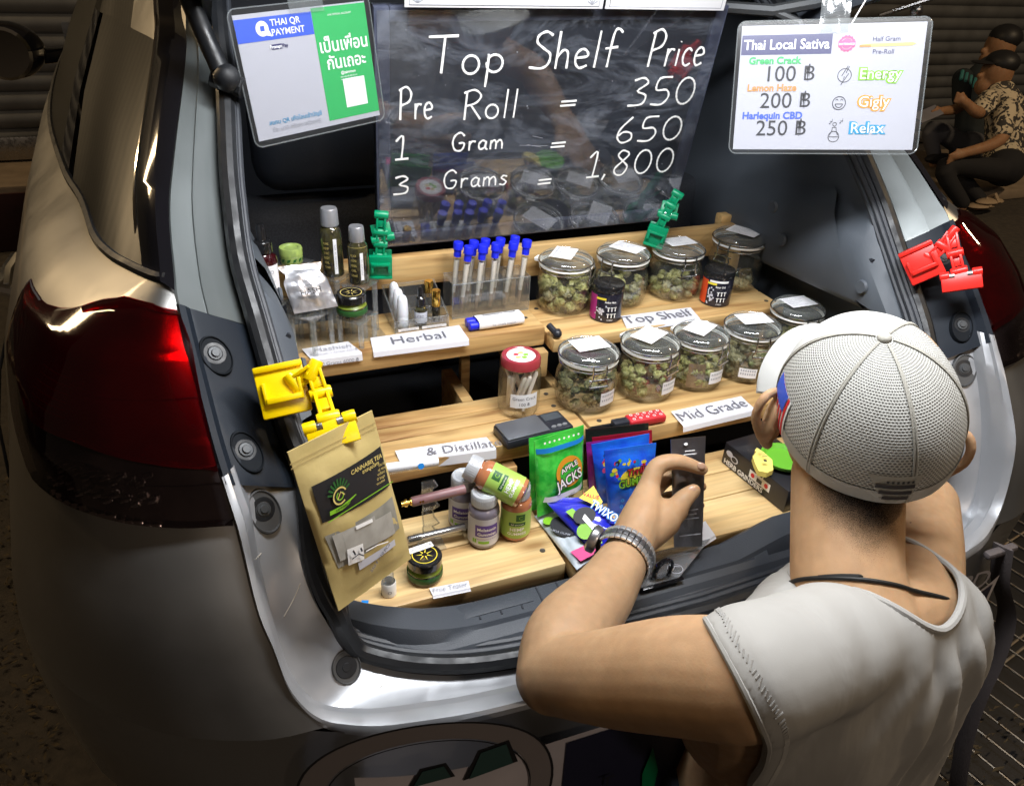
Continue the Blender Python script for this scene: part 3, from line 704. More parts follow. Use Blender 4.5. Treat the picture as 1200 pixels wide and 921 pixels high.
# ------------------------------------------------------------------ materials of the stall
wood('pine', (0.66, 0.455, 0.205), (0.56, 0.35, 0.14), (0.32, 0.165, 0.058))
wood('pine_light', (0.69, 0.505, 0.25), (0.60, 0.405, 0.18), (0.40, 0.23, 0.09))
mat('paper', (0.80, 0.80, 0.82), 0.7, bump=(200, 0.05))
mat('card', (0.44, 0.44, 0.49), 0.6, spec=0.3)
mat('ink', (0.02, 0.02, 0.025), 0.6)
mat('ink_grey', (0.16, 0.16, 0.19), 0.6)
mat('ink_soft', (0.38, 0.39, 0.44), 0.6)
mat('chalk', (0.86, 0.86, 0.84), 0.8)
mat('blue_print', (0.035, 0.10, 0.62), 0.5)
mat('navy_print', (0.03, 0.03, 0.12), 0.5)
mat('green_print', (0.02, 0.40, 0.10), 0.5)
mat('lime_print', (0.20, 0.46, 0.02), 0.5)
mat('orange_print', (0.66, 0.28, 0.02), 0.5)
mat('tan_print', (0.52, 0.24, 0.06), 0.5)
mat('sky_print', (0.01, 0.22, 0.66), 0.5)
mat('cyan_print', (0.01, 0.26, 0.48), 0.5)
mat('pink_print', (0.72, 0.08, 0.24), 0.5)
mat('red_print', (0.70, 0.02, 0.03), 0.5)
mat('yellow_print', (0.80, 0.66, 0.05), 0.5)
mat('gold_print', (0.62, 0.50, 0.16), 0.5)
mat('purple_print', (0.10, 0.05, 0.30), 0.5)
mat('dark_green_print', (0.02, 0.10, 0.02), 0.5)
mat('black_print', (0.012, 0.012, 0.014), 0.5)
mat('white_print', (0.85, 0.85, 0.85), 0.5)
mat('green_clip', (0.0, 0.26, 0.115), 0.32, sub=0.05)
mat('yellow_clip', (0.80, 0.56, 0.0), 0.32, sub=0.05)
mat('red_clip', (0.72, 0.025, 0.018), 0.32, sub=0.05)
glass('jar_glass', (0.982, 0.988, 0.982), 0.03, 0.85, 0.05, milk=0.012, milkcol=(0.7, 0.75, 0.72))
glass('lid_glass', (0.97, 0.98, 0.975), 0.06, 0.55, 0.07, milk=0.07, milkcol=(0.85, 0.90, 0.88))  # milky share stands in for grey reflections on the lids
glass('acrylic', (0.96, 0.97, 0.97), 0.03, 0.9, 0.05, milk=0.03)
glass('acrylic_edge', (0.90, 0.92, 0.92), 0.08, 1.0, 0.08, milk=0.10, milkcol=(0.75, 0.8, 0.82))
glass('pouch_clear', (0.97, 0.975, 0.98), 0.16, 0.7, 0.035, milk=0.012)
glass('clear_bag', (0.80, 0.82, 0.84), 0.22, 1.0, 0.14, milk=0.20, milkcol=(0.55, 0.57, 0.6))
glass('board_cover', (0.90, 0.91, 0.93), 0.035, 0.9, 0.075, milk=0.025, milkcol=(0.5, 0.55, 0.65))
def smear(name):
    n = MATS[name].node_tree; mixn = [x for x in n.nodes if x.bl_idname == 'ShaderNodeMixShader' and abs(x.inputs[0].default_value-.025) < 1e-6 and not x.inputs[0].is_linked][0]
    tc = n.nodes.new('ShaderNodeTexCoord'); mp = n.nodes.new('ShaderNodeMapping'); mp.inputs['Rotation'].default_value = (0, .5, 0); mp.inputs['Scale'].default_value = (5, 5, 14)
    t = n.nodes.new('ShaderNodeTexNoise'); t.inputs['Scale'].default_value = 1.2; t.inputs['Detail'].default_value = 9; t.inputs['Roughness'].default_value = .72; t.inputs['Distortion'].default_value = 1.2
    n.links.new(tc.outputs['Object'], mp.inputs[0]); n.links.new(mp.outputs[0], t.inputs[0])
    r = n.nodes.new('ShaderNodeMapRange'); r.inputs['From Min'].default_value = .46; r.inputs['From Max'].default_value = .78; r.inputs['To Min'].default_value = .012; r.inputs['To Max'].default_value = .20
    n.links.new(t.outputs['Fac'], r.inputs[0]); n.links.new(r.outputs[0], mixn.inputs[0])
smear('board_cover')
mat('board_black', (0.014, 0.016, 0.022), 0.55, vary=((0.050, 0.058, 0.075), 5, 0.25))
mat('board_frame', (0.045, 0.052, 0.085), 0.4, vary=((0.08, 0.09, 0.13), 60, 0.2), bump=(150, 0.15))
mat('jar_gasket', (0.85, 0.84, 0.80), 0.5)
mat('wire', (0.55, 0.55, 0.55), 0.22, 1.0)
mat('kraft', (0.46, 0.36, 0.14), 0.62, bump=(80, 0.25), vary=((0.53, 0.42, 0.18), 14, 0.2))
mat('foil_silver', (0.70, 0.71, 0.76), 0.30, 0.75, bump=(90, 0.5))
mat('foil_black', (0.20, 0.20, 0.22), 0.30, 0.9, coat=0.3, bump=(55, 1.0))
mat('lid_red', (0.32, 0.035, 0.045), 0.3, coat=0.4)
mat('cap_silver', (0.42, 0.43, 0.46), 0.32, 0.6)
mat('bottle_dark', (0.020, 0.018, 0.014), 0.12, coat=0.7, vary=((0.06, 0.055, 0.02), 60, 0.1))
mat('amber_dark', (0.035, 0.004, 0.006), 0.08, coat=1.0)
mat('green_tin', (0.36, 0.48, 0.12), 0.35, vary=((0.25, 0.34, 0.10), 90, 0.1))
mat('green_goo', (0.16, 0.22, 0.02), 0.35, sub=0.1)
mat('black_cap', (0.010, 0.010, 0.011), 0.2, coat=0.5)
mat('cone_white', (0.78, 0.80, 0.86), 0.35, sub=0.1)
mat('gold', (0.80, 0.52, 0.12), 0.2, 1.0)
mat('blue_cap', (0.015, 0.025, 0.72), 0.35)
mat('joint_paper', (0.74, 0.68, 0.60), 0.7)
mat('herb_ground', (0.34, 0.24, 0.15), 0.9, bump=(900, 0.8))
mat('scale_plate', (0.15, 0.16, 0.18), 0.38, 0.5)
mat('scale_body', (0.020, 0.022, 0.030), 0.35)
mat('lcd', (0.06, 0.07, 0.08), 0.15)
mat('bandana_red', (0.52, 0.02, 0.03), 0.5)
mat('tin_black', (0.014, 0.014, 0.024), 0.25, coat=0.6)
mat('magenta', (0.40, 0.02, 0.22), 0.35)
mat('orange_red', (0.72, 0.08, 0.02), 0.35)
mat('bag_green', (0.02, 0.36, 0.035), 0.18, 0.0, coat=0.6, bump=(55, 0.9), vary=((0.06, 0.52, 0.06), 60, 0.1))
mat('bag_blue', (0.012, 0.06, 0.60), 0.18, coat=0.6, bump=(55, 0.9), vary=((0.015, 0.16, 0.72), 25, 0.15))
mat('bag_red', (0.32, 0.01, 0.03), 0.22, coat=0.6, bump=(45, 0.5))
mat('bag_purple', (0.14, 0.015, 0.28), 0.22, coat=0.6, bump=(45, 0.5), vary=((0.38, 0.02, 0.16), 18, 0.15))
mat('bag_black', (0.015, 0.02, 0.017), 0.22, coat=0.6, bump=(45, 0.5))
mat('bag_white', (0.62, 0.66, 0.72), 0.22, coat=0.5, bump=(45, 0.4), vary=((0.36, 0.42, 0.46), 30, 0.15))
mat('bag_indigo', (0.020, 0.025, 0.50), 0.20, coat=0.6, bump=(45, 0.5))
mat('vape_white', (0.72, 0.74, 0.78), 0.3)
mat('vape_mauve', (0.24, 0.125, 0.13), 0.35)
mat('vape_steel', (0.45, 0.45, 0.45), 0.22, 0.9)
mat('pill_clear_purple', (0.17, 0.15, 0.18), 0.2, coat=0.8)
mat('pill_clear_orange', (0.42, 0.16, 0.07), 0.2, coat=0.8)
mat('pill_cap', (0.55, 0.57, 0.60), 0.3, 0.25)
mat('lavender_label', (0.55, 0.56, 0.63), 0.4)
mat('green_label', (0.28, 0.50, 0.10), 0.4, vary=((0.42, 0.56, 0.10), 18, 0.2))
mat('box_black', (0.013, 0.013, 0.016), 0.35, coat=0.2)
mat('toy_yellow', (0.72, 0.62, 0.16), 0.45)
mat('toy_green', (0.12, 0.38, 0.03), 0.4)
mat('gummy', (0.72, 0.62, 0.38), 0.35, sub=0.1)
mat('ash_grey', (0.19, 0.185, 0.16), 0.8, vary=((0.30, 0.29, 0.25), 50, 0.2))
def bud_mat(name, c1, c2, c3):
    m = mat(name, c1, 0.85); n = m.node_tree; p = n.nodes['Principled BSDF']; L = n.links
    tc = n.nodes.new('ShaderNodeTexCoord'); t = n.nodes.new('ShaderNodeTexNoise'); t.inputs['Scale'].default_value = 130; t.inputs['Detail'].default_value = 5
    L.new(tc.outputs['Object'], t.inputs[0])
    r = n.nodes.new('ShaderNodeValToRGB'); e = r.color_ramp.elements; e[0].position = .33; e[0].color = (*c1, 1); e[1].position = .68; e[1].color = (*c3, 1)
    x = e.new(.5); x.color = (*c2, 1); L.new(t.outputs['Fac'], r.inputs[0]); L.new(r.outputs[0], p.inputs['Base Color'])
    v = n.nodes.new('ShaderNodeTexVoronoi'); v.inputs['Scale'].default_value = 260; L.new(tc.outputs['Object'], v.inputs[0])
    b = n.nodes.new('ShaderNodeBump'); b.inputs['Strength'].default_value = 0.9; b.inputs['Distance'].default_value = 0.002
    L.new(v.outputs['Distance'], b.inputs['Height']); L.new(b.outputs[0], p.inputs['Normal'])
bud_mat('bud_lime', (0.17, 0.165, 0.05), (0.34, 0.33, 0.11), (0.54, 0.52, 0.26))
bud_mat('bud_grey', (0.14, 0.13, 0.06), (0.28, 0.26, 0.14), (0.46, 0.43, 0.26))
bud_mat('bud_dark', (0.06, 0.07, 0.028), (0.17, 0.17, 0.07), (0.34, 0.31, 0.14))
bud_mat('bud_gold', (0.12, 0.085, 0.03), (0.25, 0.185, 0.07), (0.42, 0.33, 0.14))
bud_mat('bud_red', (0.10, 0.025, 0.012), (0.20, 0.06, 0.03), (0.30, 0.14, 0.07))

mat('screw', (.10, .085, .07), .45, .6)
# ------------------------------------------------------------------ the two plank display stands
ZB, ZM, ZT, ZH = .67, .745, .82, .835
def planks(t, x0, x1, ys, z, th, m='pine', name='shelf_board'):
    for a, b in ys:
        bb = MB().box(x0, x1, a, b, z-th, z, .0028)
        for sx in (x0+.022, x1-.022):
            M_ = Matrix.Translation((sx+rnd.uniform(-.004, .004), (a+b)/2+rnd.uniform(-.008, .008), z)); bb.lathe([(0, .0003), (.0034, .0003), (.0040, .0006), (.0044, -.001)], 14, 1, M_)
        bb.build(name, [m, 'screw'], t)
ls = thing('display_stand', 'left three step pine plank stand carrying the herbal goods and vape pens', 'display stand', (-.24, .35, .60))
planks(ls, -.462, -.143, ((.125, .205), (.2065, .285)), ZB, .030, 'pine_light')
planks(ls, -.462, -.022, ((.312, .376), (.3775, .412), (.4135, .447)), ZM, .030)
planks(ls, -.462, -.022, ((.493, .585), (.5865, .622)), ZH, .034)
MB().box(-.462, -.062, .636, .656, .872, .926, .003).build('back_rail', 'pine', ls)
for x in (-.458, -.12): MB().box(x, x+.018, .640, .6555, .60, .871, .002).build('post', 'pine', ls)
for x in (-.458, -.165): MB().box(x, x+.02, .30, .62, .602, .71, .002).build('side_support', 'pine', ls)
for x in (-.458, -.068): MB().box(x, x+.018, .50, .60, .746, .800, .002).build('side_support', 'pine', ls)
MB().box(-.440, -.20, .15, .27, .602, .639, .002).build('side_support', 'pine', ls)
rs = thing('display_stand', 'right three step pine plank stand carrying the big clip top jars', 'display stand', (.22, .35, .60))
planks(rs, -.138, .462, ((.104, .178), (.1795, .232), (.2335, .285)), ZB, .028, 'pine_light')
planks(rs, -.018, .468, ((.287, .375), (.3765, .462)), ZM, .030)
planks(rs, -.016, .460, ((.470, .545), (.5465, .632)), ZT, .024)
MB().box(-.044, .462, .640, .660, .862, .922, .003).build('back_rail', 'pine', rs)
MB().box(.430, .4618, .6605, .685, .90, .935, .003).build('post', 'pine', rs)
for x in (-.046, .43): MB().box(x, x+.026, .478, .50, .747, .795, .002).build('post', 'pine', rs)
for x in (-.043, .44): MB().box(x, x+.018, .62, .6395, .60, .89, .002).build('post', 'pine', rs)
for x in (.0, .44): MB().box(x, x+.018, .31, .61, .602, .714, .002).build('side_support', 'pine', rs)
m = MB(); m.tube([onZ(643, 381, .8375), onZ(652, 391, .829)], .0055, 10); m.sphere(onZ(653, 391, .829), .008, 12, 8)
m.build('hinge_pin', 'scale_body', rs)

# ------------------------------------------------------------------ hung signs and the chalkboard
fb = quadfr(((450, 14), (868, 12), (775, 250), (432, 283)), .562)
fb_c = fb.P(fb.w/2, fb.h/2); R_ = Matrix.Rotation(math.radians(-6.0), 3, fb.ux); fb.uy = R_ @ fb.uy; fb.n = fb.uy.cross(fb.ux).normalized(); fb.o = fb_c - fb.ux*fb.w/2 - fb.uy*fb.h/2
bd = thing('chalkboard', 'black framed price board hand lettered in white under a glossy clear sheet', 'chalkboard', fb.P(fb.w/2, fb.h, 0))
w, h = fb.w, fb.h
M0 = frameM(fb.P(0, 0, 0), fb.ux, -fb.uy, fb.n)
m = MB(); m.box(0, w, -h, 0, -.012, -.004, 0, 0, M0); m.build('slate', 'board_black', bd)
for i, (x0, x1, y0, y1) in enumerate(((0, .022, -h, 0), (w-.022, w, -h, 0), (.022, w-.022, -.020, 0), (.022, w-.022, -h, -h+.024))):
    MB().box(x0, x1, y0, y1, -.012, .004, .002, 0, M0).build('frame', 'board_frame', bd)
m = MB(); m.box(.004, w-.004, -h+.004, -.004, .0050, .0058, 0, 0, M0) ; m.build('cover_sheet', 'board_cover', bd)
# hand lettering: strokes on a unit em (x right, y up)
def el(cx, cy, rx, ry, a0=0, a1=360, n=18): return [(cx+rx*math.cos(math.radians(a0+(a1-a0)*i/n)), cy+ry*math.sin(math.radians(a0+(a1-a0)*i/n))) for i in range(n+1)]
GL = {
 'T': (.62, [[(0, .98), (.6, 1.0)], [(.33, 1.0), (.27, .05)]]), 'o': (.42, [el(.2, .25, .17, .24, 70, 430)]), 'p': (.44, [[(.08, .52), (.08, .2), (.05, -.36)], el(.22, .27, .17, .23, 150, -190)]),
 'S': (.5, [[(.46, .9), (.3, 1.0), (.12, .9), (.1, .72), (.28, .55), (.44, .4), (.42, .15), (.25, .02), (-.05, .06)]]), 'h': (.42, [[(.08, 1.0), (.05, 0)], [(.06, .3), (.2, .5), (.32, .42), (.33, 0)]]),
 'e': (.42, [[(.06, .28), (.34, .32), (.32, .46), (.2, .52), (.07, .4), (.06, .15), (.18, 0), (.36, .07)]]), 'l': (.2, [[(.12, 1.0), (.08, 0)]]), 'f': (.4, [[(.42, .95), (.3, 1.05), (.2, .9), (.15, 0)], [(.04, .52), (.36, .56)]]),
 'P': (.55, [[(.1, .95), (.06, 0)], [(.02, .92), (.3, 1.04), (.5, .85), (.42, .58), (.1, .46)]]), 'r': (.34, [[(.08, .5), (.07, 0)], [(.08, .3), (.18, .48), (.32, .46)]]), 'i': (.18, [[(.08, .48), (.07, 0)], [(.09, .68), (.10, .70)]]),
 'c': (.38, [[(.34, .42), (.2, .5), (.06, .35), (.07, .12), (.2, 0), (.36, .07)]]), 'R': (.55, [[(.1, .95), (.06, 0)], [(.02, .92), (.3, 1.02), (.48, .82), (.36, .58), (.1, .48)], [(.22, .5), (.5, 0)]]),
 'G': (.6, [[(.52, .8), (.36, .98), (.14, .82), (.06, .45), (.16, .08), (.38, .02), (.5, .2), (.5, .42), (.3, .42)]]), 'a': (.42, [[(.34, .42), (.2, .5), (.06, .3), (.12, .03), (.3, .14), (.35, .45), (.34, .1), (.42, .0)]]),
 'm': (.62, [[(.07, .48), (.06, 0)], [(.06, .3), (.18, .48), (.28, .36), (.28, 0)], [(.28, .3), (.42, .48), (.52, .36), (.54, 0)]]), 's': (.34, [[(.3, .44), (.16, .5), (.08, .38), (.2, .26), (.28, .14), (.18, 0), (.02, .05)]]),
 '=': (.6, [[(.02, .42), (.5, .44)], [(.0, .2), (.48, .22)]]), '1': (.36, [[(.02, .78), (.2, .98), (.16, .02)], [(.0, .02), (.34, .04)]]), '3': (.5, [[(.08, .9), (.3, .98), (.42, .8), (.2, .54), (.42, .38), (.36, .08), (.02, .04)]]),
 '5': (.52, [[(.44, .98), (.14, .94), (.1, .56), (.36, .54), (.44, .3), (.3, .04), (.02, .06)]]), '0': (.56, [el(.27, .48, .22, .46, 80, 440)]), '6': (.5, [[(.36, 1.0), (.12, .6), (.06, .25), (.2, .02), (.4, .14), (.38, .38), (.2, .44), (.08, .3)]]),
 '8': (.5, [[(.36, .9), (.2, .98), (.1, .8), (.24, .58), (.4, .34), (.3, .04), (.12, .06), (.06, .28), (.24, .56), (.38, .78), (.36, .9)]]), ',': (.2, [[(.08, .1), (.02, -.12)]])}
def hand(mb, fr, s, a, b, size, wd, kx=1.0, h=.0063, tilt=0.0):
    x = 0
    for ch in s:
        if ch == ' ': x += .45; continue
        adv, st = GL[ch]
        for q in st:
            q = [(p[0]+x, p[1]) for p in q]
            if len(q) > 2: q = [(p.x, p.y) for p in catmull([(p[0], p[1], 0) for p in q], 4)]
            pts = []
            for p in q:
                X = p[0]*size*kx; Y = p[1]*size; pts.append(fr.P(a+X, b-Y-X*tilt, h))
            nn = len(pts); mb.tube(pts, [wd*1.2*(.75+.35*math.sin(i*1.7+x*3)*.4+.1) for i in range(nn)], 6, nrm=fr.n, flat=.25)
        x += adv + .06
    return x*size*kx
def fpx(fr, px, py):
    P = onP(px, py, fr.P(0, 0), fr.n) - fr.o; return P.dot(fr.ux), P.dot(fr.uy)
m = MB()
for s, px, py, sz, wd, x1 in (('Top', 500, 87, 46, .0019, 592), ('Shelf', 620, 80, 44, .0019, 722), ('Price', 755, 77, 42, .0018, 822), ('Pre', 466, 139, 37, .0017, 508), ('Roll', 540, 139, 34, .0016, 607), ('=', 654, 127, 22, .0016, 678), ('350', 732, 124, 34, .0017, 812),
      ('1', 462, 186, 28, .0017, 481), ('Gram', 527, 176, 22, .0016, 590), ('=', 643, 175, 20, .0016, 665), ('650', 717, 167, 30, .0017, 797), ('3', 459, 227, 22, .0017, 482), ('Grams', 517, 220, 22, .0015, 594), ('=', 628, 218, 20, .0016, 648), ('1,800', 685, 207, 30, .0017, 786)):
    a, b = fpx(fb, px, py); a1, b1 = fpx(fb, x1, py); a2, b2 = fpx(fb, px, py-sz)
    size = b-b2; nat = sum(.45 if c == ' ' else GL[c][0]+.06 for c in s)*size
    hand(m, fb, s, a, b, size, wd, (a1-a)/nat)
m.build('lettering', 'chalk', bd)
m = MB()   # wiped chalk smears and grit under the sheet
for q in range(46):
    a, b = rnd.uniform(.03, w-.03), rnd.uniform(.02, h-.01); r = rnd.uniform(.0004, .0011); fb.disc(m, a, b, r, h=.0061, n=7)
for q in range(3):
    a = rnd.uniform(.18, .24); fb.line(m, [(a+rnd.uniform(0, .06), .19+rnd.uniform(0, .03)), (a+rnd.uniform(0, .06), .20+rnd.uniform(-.01, .02))], .0006, h=.0061)
m.build('speck', 'ink_soft', bd)['kind'] = 'stuff'

def pouch(t, fr, lip=.008, mt='pouch_clear', h=-.0006, name='laminate_pouch'):
    """rounded clear pouch edge round a printed sheet"""
    out = []
    w0, h0, r = fr.w+2*lip, fr.h+2*lip, .011
    for cx, cy, a in ((w0-r, r, -90), (w0-r, h0-r, 0), (r, h0-r, 90), (r, r, 180)):
        for k in range(7):
            q = math.radians(a+15*k); out.append(fr.P(cx+r*math.cos(q)-lip, cy+r*math.sin(q)-lip, h+.0022))
    m = MB(); m.poly(out, fr.n, .0004); m.tube(out, .0009, 6, 1, closed=True)
    return m.build(name, [mt, 'acrylic_edge'], t)
# QR payment sign, left
fq = quadfr(((263, 12), (430, -6), (451, 140), (300, 174)), .205); lip = .007
fq = Fr(fq.P(lip, lip), fq.ux, fq.uy, fq.w-2*lip, fq.h-2*lip); w, h = fq.w, fq.h
qs = thing('payment_sign', 'laminated blue, white and green payment sign hung at the left of the chalkboard', 'sign', fq.P(w/2, 0))
m = MB(); m.box(0, w, -h, 0, -.0012, -.0002, 0, 0, frameM(fq.P(0, 0), fq.ux, -fq.uy, fq.n)); m.build('sheet', 'card', qs)
m = MB(); sp = .565*w
fq.rect(m, sp, .012*h, w, h*.955, 1, .0002); fq.rect(m, 0, .035*h, sp-.0004, .215*h, 0, .0002)
fq.rect(m, sp+.37*(w-sp), .62*h, sp+.79*(w-sp), .87*h, 2, .0005)
m.build('print_panel', ['blue_print', 'green_print', 'white_print'], qs)
m = MB()
fq.text(m, 'THAI QR', .44*sp, .110*h, .0075, 0, .0006, .012); fq.text(m, 'PAYMENT', .44*sp, .185*h, .0075, 0, .0006, .012)
fq.ring(m, .33*sp, .122*h, .0042, .0072, 0, .0006, 4, (PI/4, 2*PI+PI/4)); fq.ring(m, .33*sp, .122*h, .0050, .0088, 0, .0005, 24); fq.shape(m, [(.33*sp+.003, .175*h), (.33*sp+.012, .190*h), (.33*sp+.008, .13*h)], 0, .0006)
cxg = sp+.5*(w-sp)
fq.text(m, 'เป็นเพื่อน', cxg, .375*h, .0155, 0, .0006, .018, 'c', .90*(w-sp)); fq.text(m, 'กันเถอะ', cxg, .52*h, .0150, 0, .0006, .018, 'c', .74*(w-sp))
fq.text(m, 'LINE OFFICIAL ACCOUNT', cxg, .085*h, .0022, 0, .0006, 0, 'c'); fq.text(m, '@taimmon', cxg, .575*h, .0036, 0, .0006, .02, 'c')
for k in range(2): fq.text(m, 'สแกนเพื่อเพิ่มเพื่อนกับเรา', cxg, (.606+.022*k)*h, .0019, 0, .0006, 0, 'c')
fq.text(m, 'สแกน QR เพื่อโอนเข้าบัญชี', .54*sp, .885*h, .0052, 1, .0006, .006, 'c', .80*sp)
fq.text(m, 'ชื่อ: นาย อดิเรก แก้วฤทธิ์', .54*sp, .945*h, .0052, 2, .0006, .006, 'c', .80*sp)
fq.text(m, 'Prompt', .535*sp, .283*h, .0038, 4, .0008, .03, 'r'); fq.text(m, 'Pay', .545*sp, .283*h, .0042, 3, .0006, .02, 'l')
fq.rect(m, .40*sp, .252*h, .538*sp, .292*h, 3, .0005)
m.build('lettering', ['white_print', 'cyan_print', 'ink_soft', 'navy_print', 'white_print'], qs)
pouch(qs, fq, lip)
m = MB(); 
for a0, a1 in ((.40*w, .66*w),): m.grid([[fq.P(a0+(a1-a0)*i/6, b, .003+.001*math.sin(i*2+b*400)) for i in range(7)] for b in (-.055, -.02, -.004, .006)])
m.build('tape', 'acrylic_edge', qs)
# price sign, right
fp = quadfr(((866, 26), (1094, 20), (1073, 181), (853, 180)), .262); lip = .006
fp = Fr(fp.P(lip, lip), fp.ux, fp.uy, fp.w-2*lip, fp.h-2*lip); w, h = fp.w, fp.h
ps = thing('price_sign', 'laminated white price list hung by clear tape right of the chalkboard', 'sign', fp.P(w/2, 0))
m = MB(); m.box(0, w, -h, 0, -.0012, -.0002, 0, 0, frameM(fp.P(0, 0), fp.ux, -fp.uy, fp.n)); m.build('sheet', 'card', ps)
m = MB(); fp.rect(m, .005*w, .075*h, .505*w, .232*h, 0, .0002)
PM = ['navy_print', 'white_print', 'ink', 'green_print', 'tan_print', 'blue_print', 'lime_print', 'orange_print', 'cyan_print', 'pink_print', 'gold_print', 'ink_soft', 'lime_print']
fp.text(m, 'Thai Local Sativa', .255*w, .19*h, .0135, 1, .0006, .014, 'c', .475*w)
def outl(s, a, b, sz, c_in, c_out, al='c', b0=.05, mw=None):
    fp.text(m, s, a, b, sz, c_out, .0004, b0, al, mw); fp.text(m, s, a, b, sz, c_in, .0008, .0, al, mw*.98 if mw else None)
for s, cx, y, c, ci in (('Green Crack', .20, .305, 3, 3), ('Lemon Haze', .195, .523, 4, 4), ('Harlequin CBD', .21, .748, 5, 5)): fp.text(m, s, cx*w, y*h, .0095, c, .0006, .032, 'c', .34*w)
for s, x, y in (('100 ฿', .425, .445), ('200 ฿', .415, .66), ('250 ฿', .405, .885)): fp.text(m, s, x*w, y*h, .0215, 2, .0005, 0.0, 'r', .32*w)
for s, x, y, c in (('Energy', .785, .435, 6), ('Gigly', .765, .655, 7), ('Relax', .745, .865, 8)):
    outl(s, x*w, y*h, .0145, 1, c, 'c', .095)
fp.text(m, 'Half Gram', .795*w, .142*h, .0062, 0, .0006, .0, 'c'); fp.text(m, 'Pre-Roll', .785*w, .240*h, .0062, 0, .0006, .0, 'c')
fp.shape(m, [(.655*w, .168*h), (.70*w, .16*h), (.935*w, .155*h), (.955*w, .165*h), (.935*w, .18*h), (.70*w, .186*h), (.655*w, .186*h)], 10, .0004); fp.rect(m, .655*w, .168*h, .715*w, .186*h, 4, .0006)
fp.ring(m, .585*w, .155*h, .0078, .0105, 9, .0005); fp.disc(m, .585*w, .155*h, .0070, 9, .0004); fp.rect(m, .585*w-.0115, .135*h, .585*w+.0115, .178*h, 9, .0007); fp.text(m, 'NO TOBACCO', .585*w, .167*h, .0026, 1, .0009, .02, 'c', .021)
for k in range(14): q = 2*PI*k/14; fp.disc(m, .585*w+.0105*math.cos(q), .155*h+.0105*math.sin(q), .0012, 9, .0005, 8)
# icons: bolt in a circle, laughing face, meditating figure
fp.ring(m, .590*w, .405*h, .0088, .0096, 2, .0005); fp.line(m, [(.605*w, .33*h), (.575*w, .41*h), (.59*w, .415*h), (.575*w, .48*h), (.612*w, .39*h), (.597*w, .385*h), (.612*w, .335*h)], .0009, 2)
fp.ring(m, .575*w, .625*h, .0084, .0094, 2, .0005); fp.line(m, [(.555*w, .603*h), (.562*w, .593*h), (.569*w, .603*h)], .0009, 2); fp.line(m, [(.581*w, .603*h), (.588*w, .593*h), (.595*w, .603*h)], .0009, 2)
fp.ring(m, .575*w, .632*h, .0044, .0053, 2, .0005, 20, (PI, 2*PI)); fp.line(m, [(.575*w-.0052, .632*h), (.575*w+.0052, .632*h)], .0009, 2)
fp.ring(m, .563*w, .795*h, .0022, .0029, 2, .0005, 16); fp.line(m, [(.551*w, .845*h), (.553*w, .82*h), (.573*w, .82*h), (.575*w, .845*h), (.585*w, .885*h)], .0008, 2); fp.line(m, [(.551*w, .845*h), (.54*w, .885*h)], .0008, 2); fp.ring(m, .563*w, .895*h, .0070, .0078, 2, .0005, 20, (0, 2*PI)); fp.line(m, [(.535*w, .897*h), (.591*w, .897*h)], .0008, 2)
for a, b in ((.535, .79), (.545, .775), (.592, .785), (.602, .77)): fp.disc(m, a*w, b*h, .0009, 2, .0005, 8); fp.line(m, [(a*w+.0008, b*h), (a*w+.0008, b*h-.004)], .0005, 2)
fp.text(m, 'Pro5uDio', .25*w, .045*h, .0032, 11, .0005, 0, 'c')
m.build('lettering', PM, ps)
pouch(ps, fp, lip)
for mt_, a0, a1, b0, b1 in (('tape', .425*w, .585*w, -.08, .012),):
    q = MB(); q.grid([[fp.P(a0+(a1-a0)*i/6, b0+(b1-b0)*j/6, .0035+.0012*math.sin(i*1.7+j*2.3)) for i in range(7)] for j in range(7)]); q.build('tape', 'acrylic_edge', ps)
q = MB(); q.tube([fp.P(.60*w, .0, .001), fp.P(.68*w, -.04, .004), fp.P(.74*w, -.09, .006)], .0011, 6); q.build('string', 'white_plastic', ps)
# framed papers pinned above the chalkboard
for pxs, lb in ((((474, 9), (706, 11)), 'white certificate with a grey border pinned above the chalkboard, left of the other'), (((709, 11), (848, 13)), 'plain white paper pinned above the chalkboard, right of the certificate')):
    p0 = onP(*pxs[0], fb.P(0, 0, .02), fb.n); p1 = onP(*pxs[1], fb.P(0, 0, .02), fb.n)
    ff = Fr(p0, p1-p0, fb.uy, (p1-p0).length, .2); t = thing('certificate' if 'border' in lb else 'paper_sheet', lb, 'paper', p0)
    q = MB(); q.box(0, ff.w, 0, .21, -.002, 0, .0004, 0, frameM(ff.o, ff.ux, -ff.uy, ff.n)); q.build('sheet', 'paper', t)
    q = MB(); ff.rect(q, .006, -.004, ff.w-.006, -.003, 0); ff.rect(q, .006, -.2, .007, -.003, 0); ff.rect(q, ff.w-.007, -.2, ff.w-.006, -.003, 0)
    if 'border' in lb:
        for x in (.018, ff.w-.018):
            for k in range(5): a = math.radians(30+30*k); ff.line(q, [(x, -.006), (x+.009*math.cos(a), -.006-.009*math.sin(a))], .0016)
        ff.text(q, 'CERTIFICATE', ff.w/2, -.07, .012, 0, al='c')
    q.build('printed_border', 'ink_soft', t)
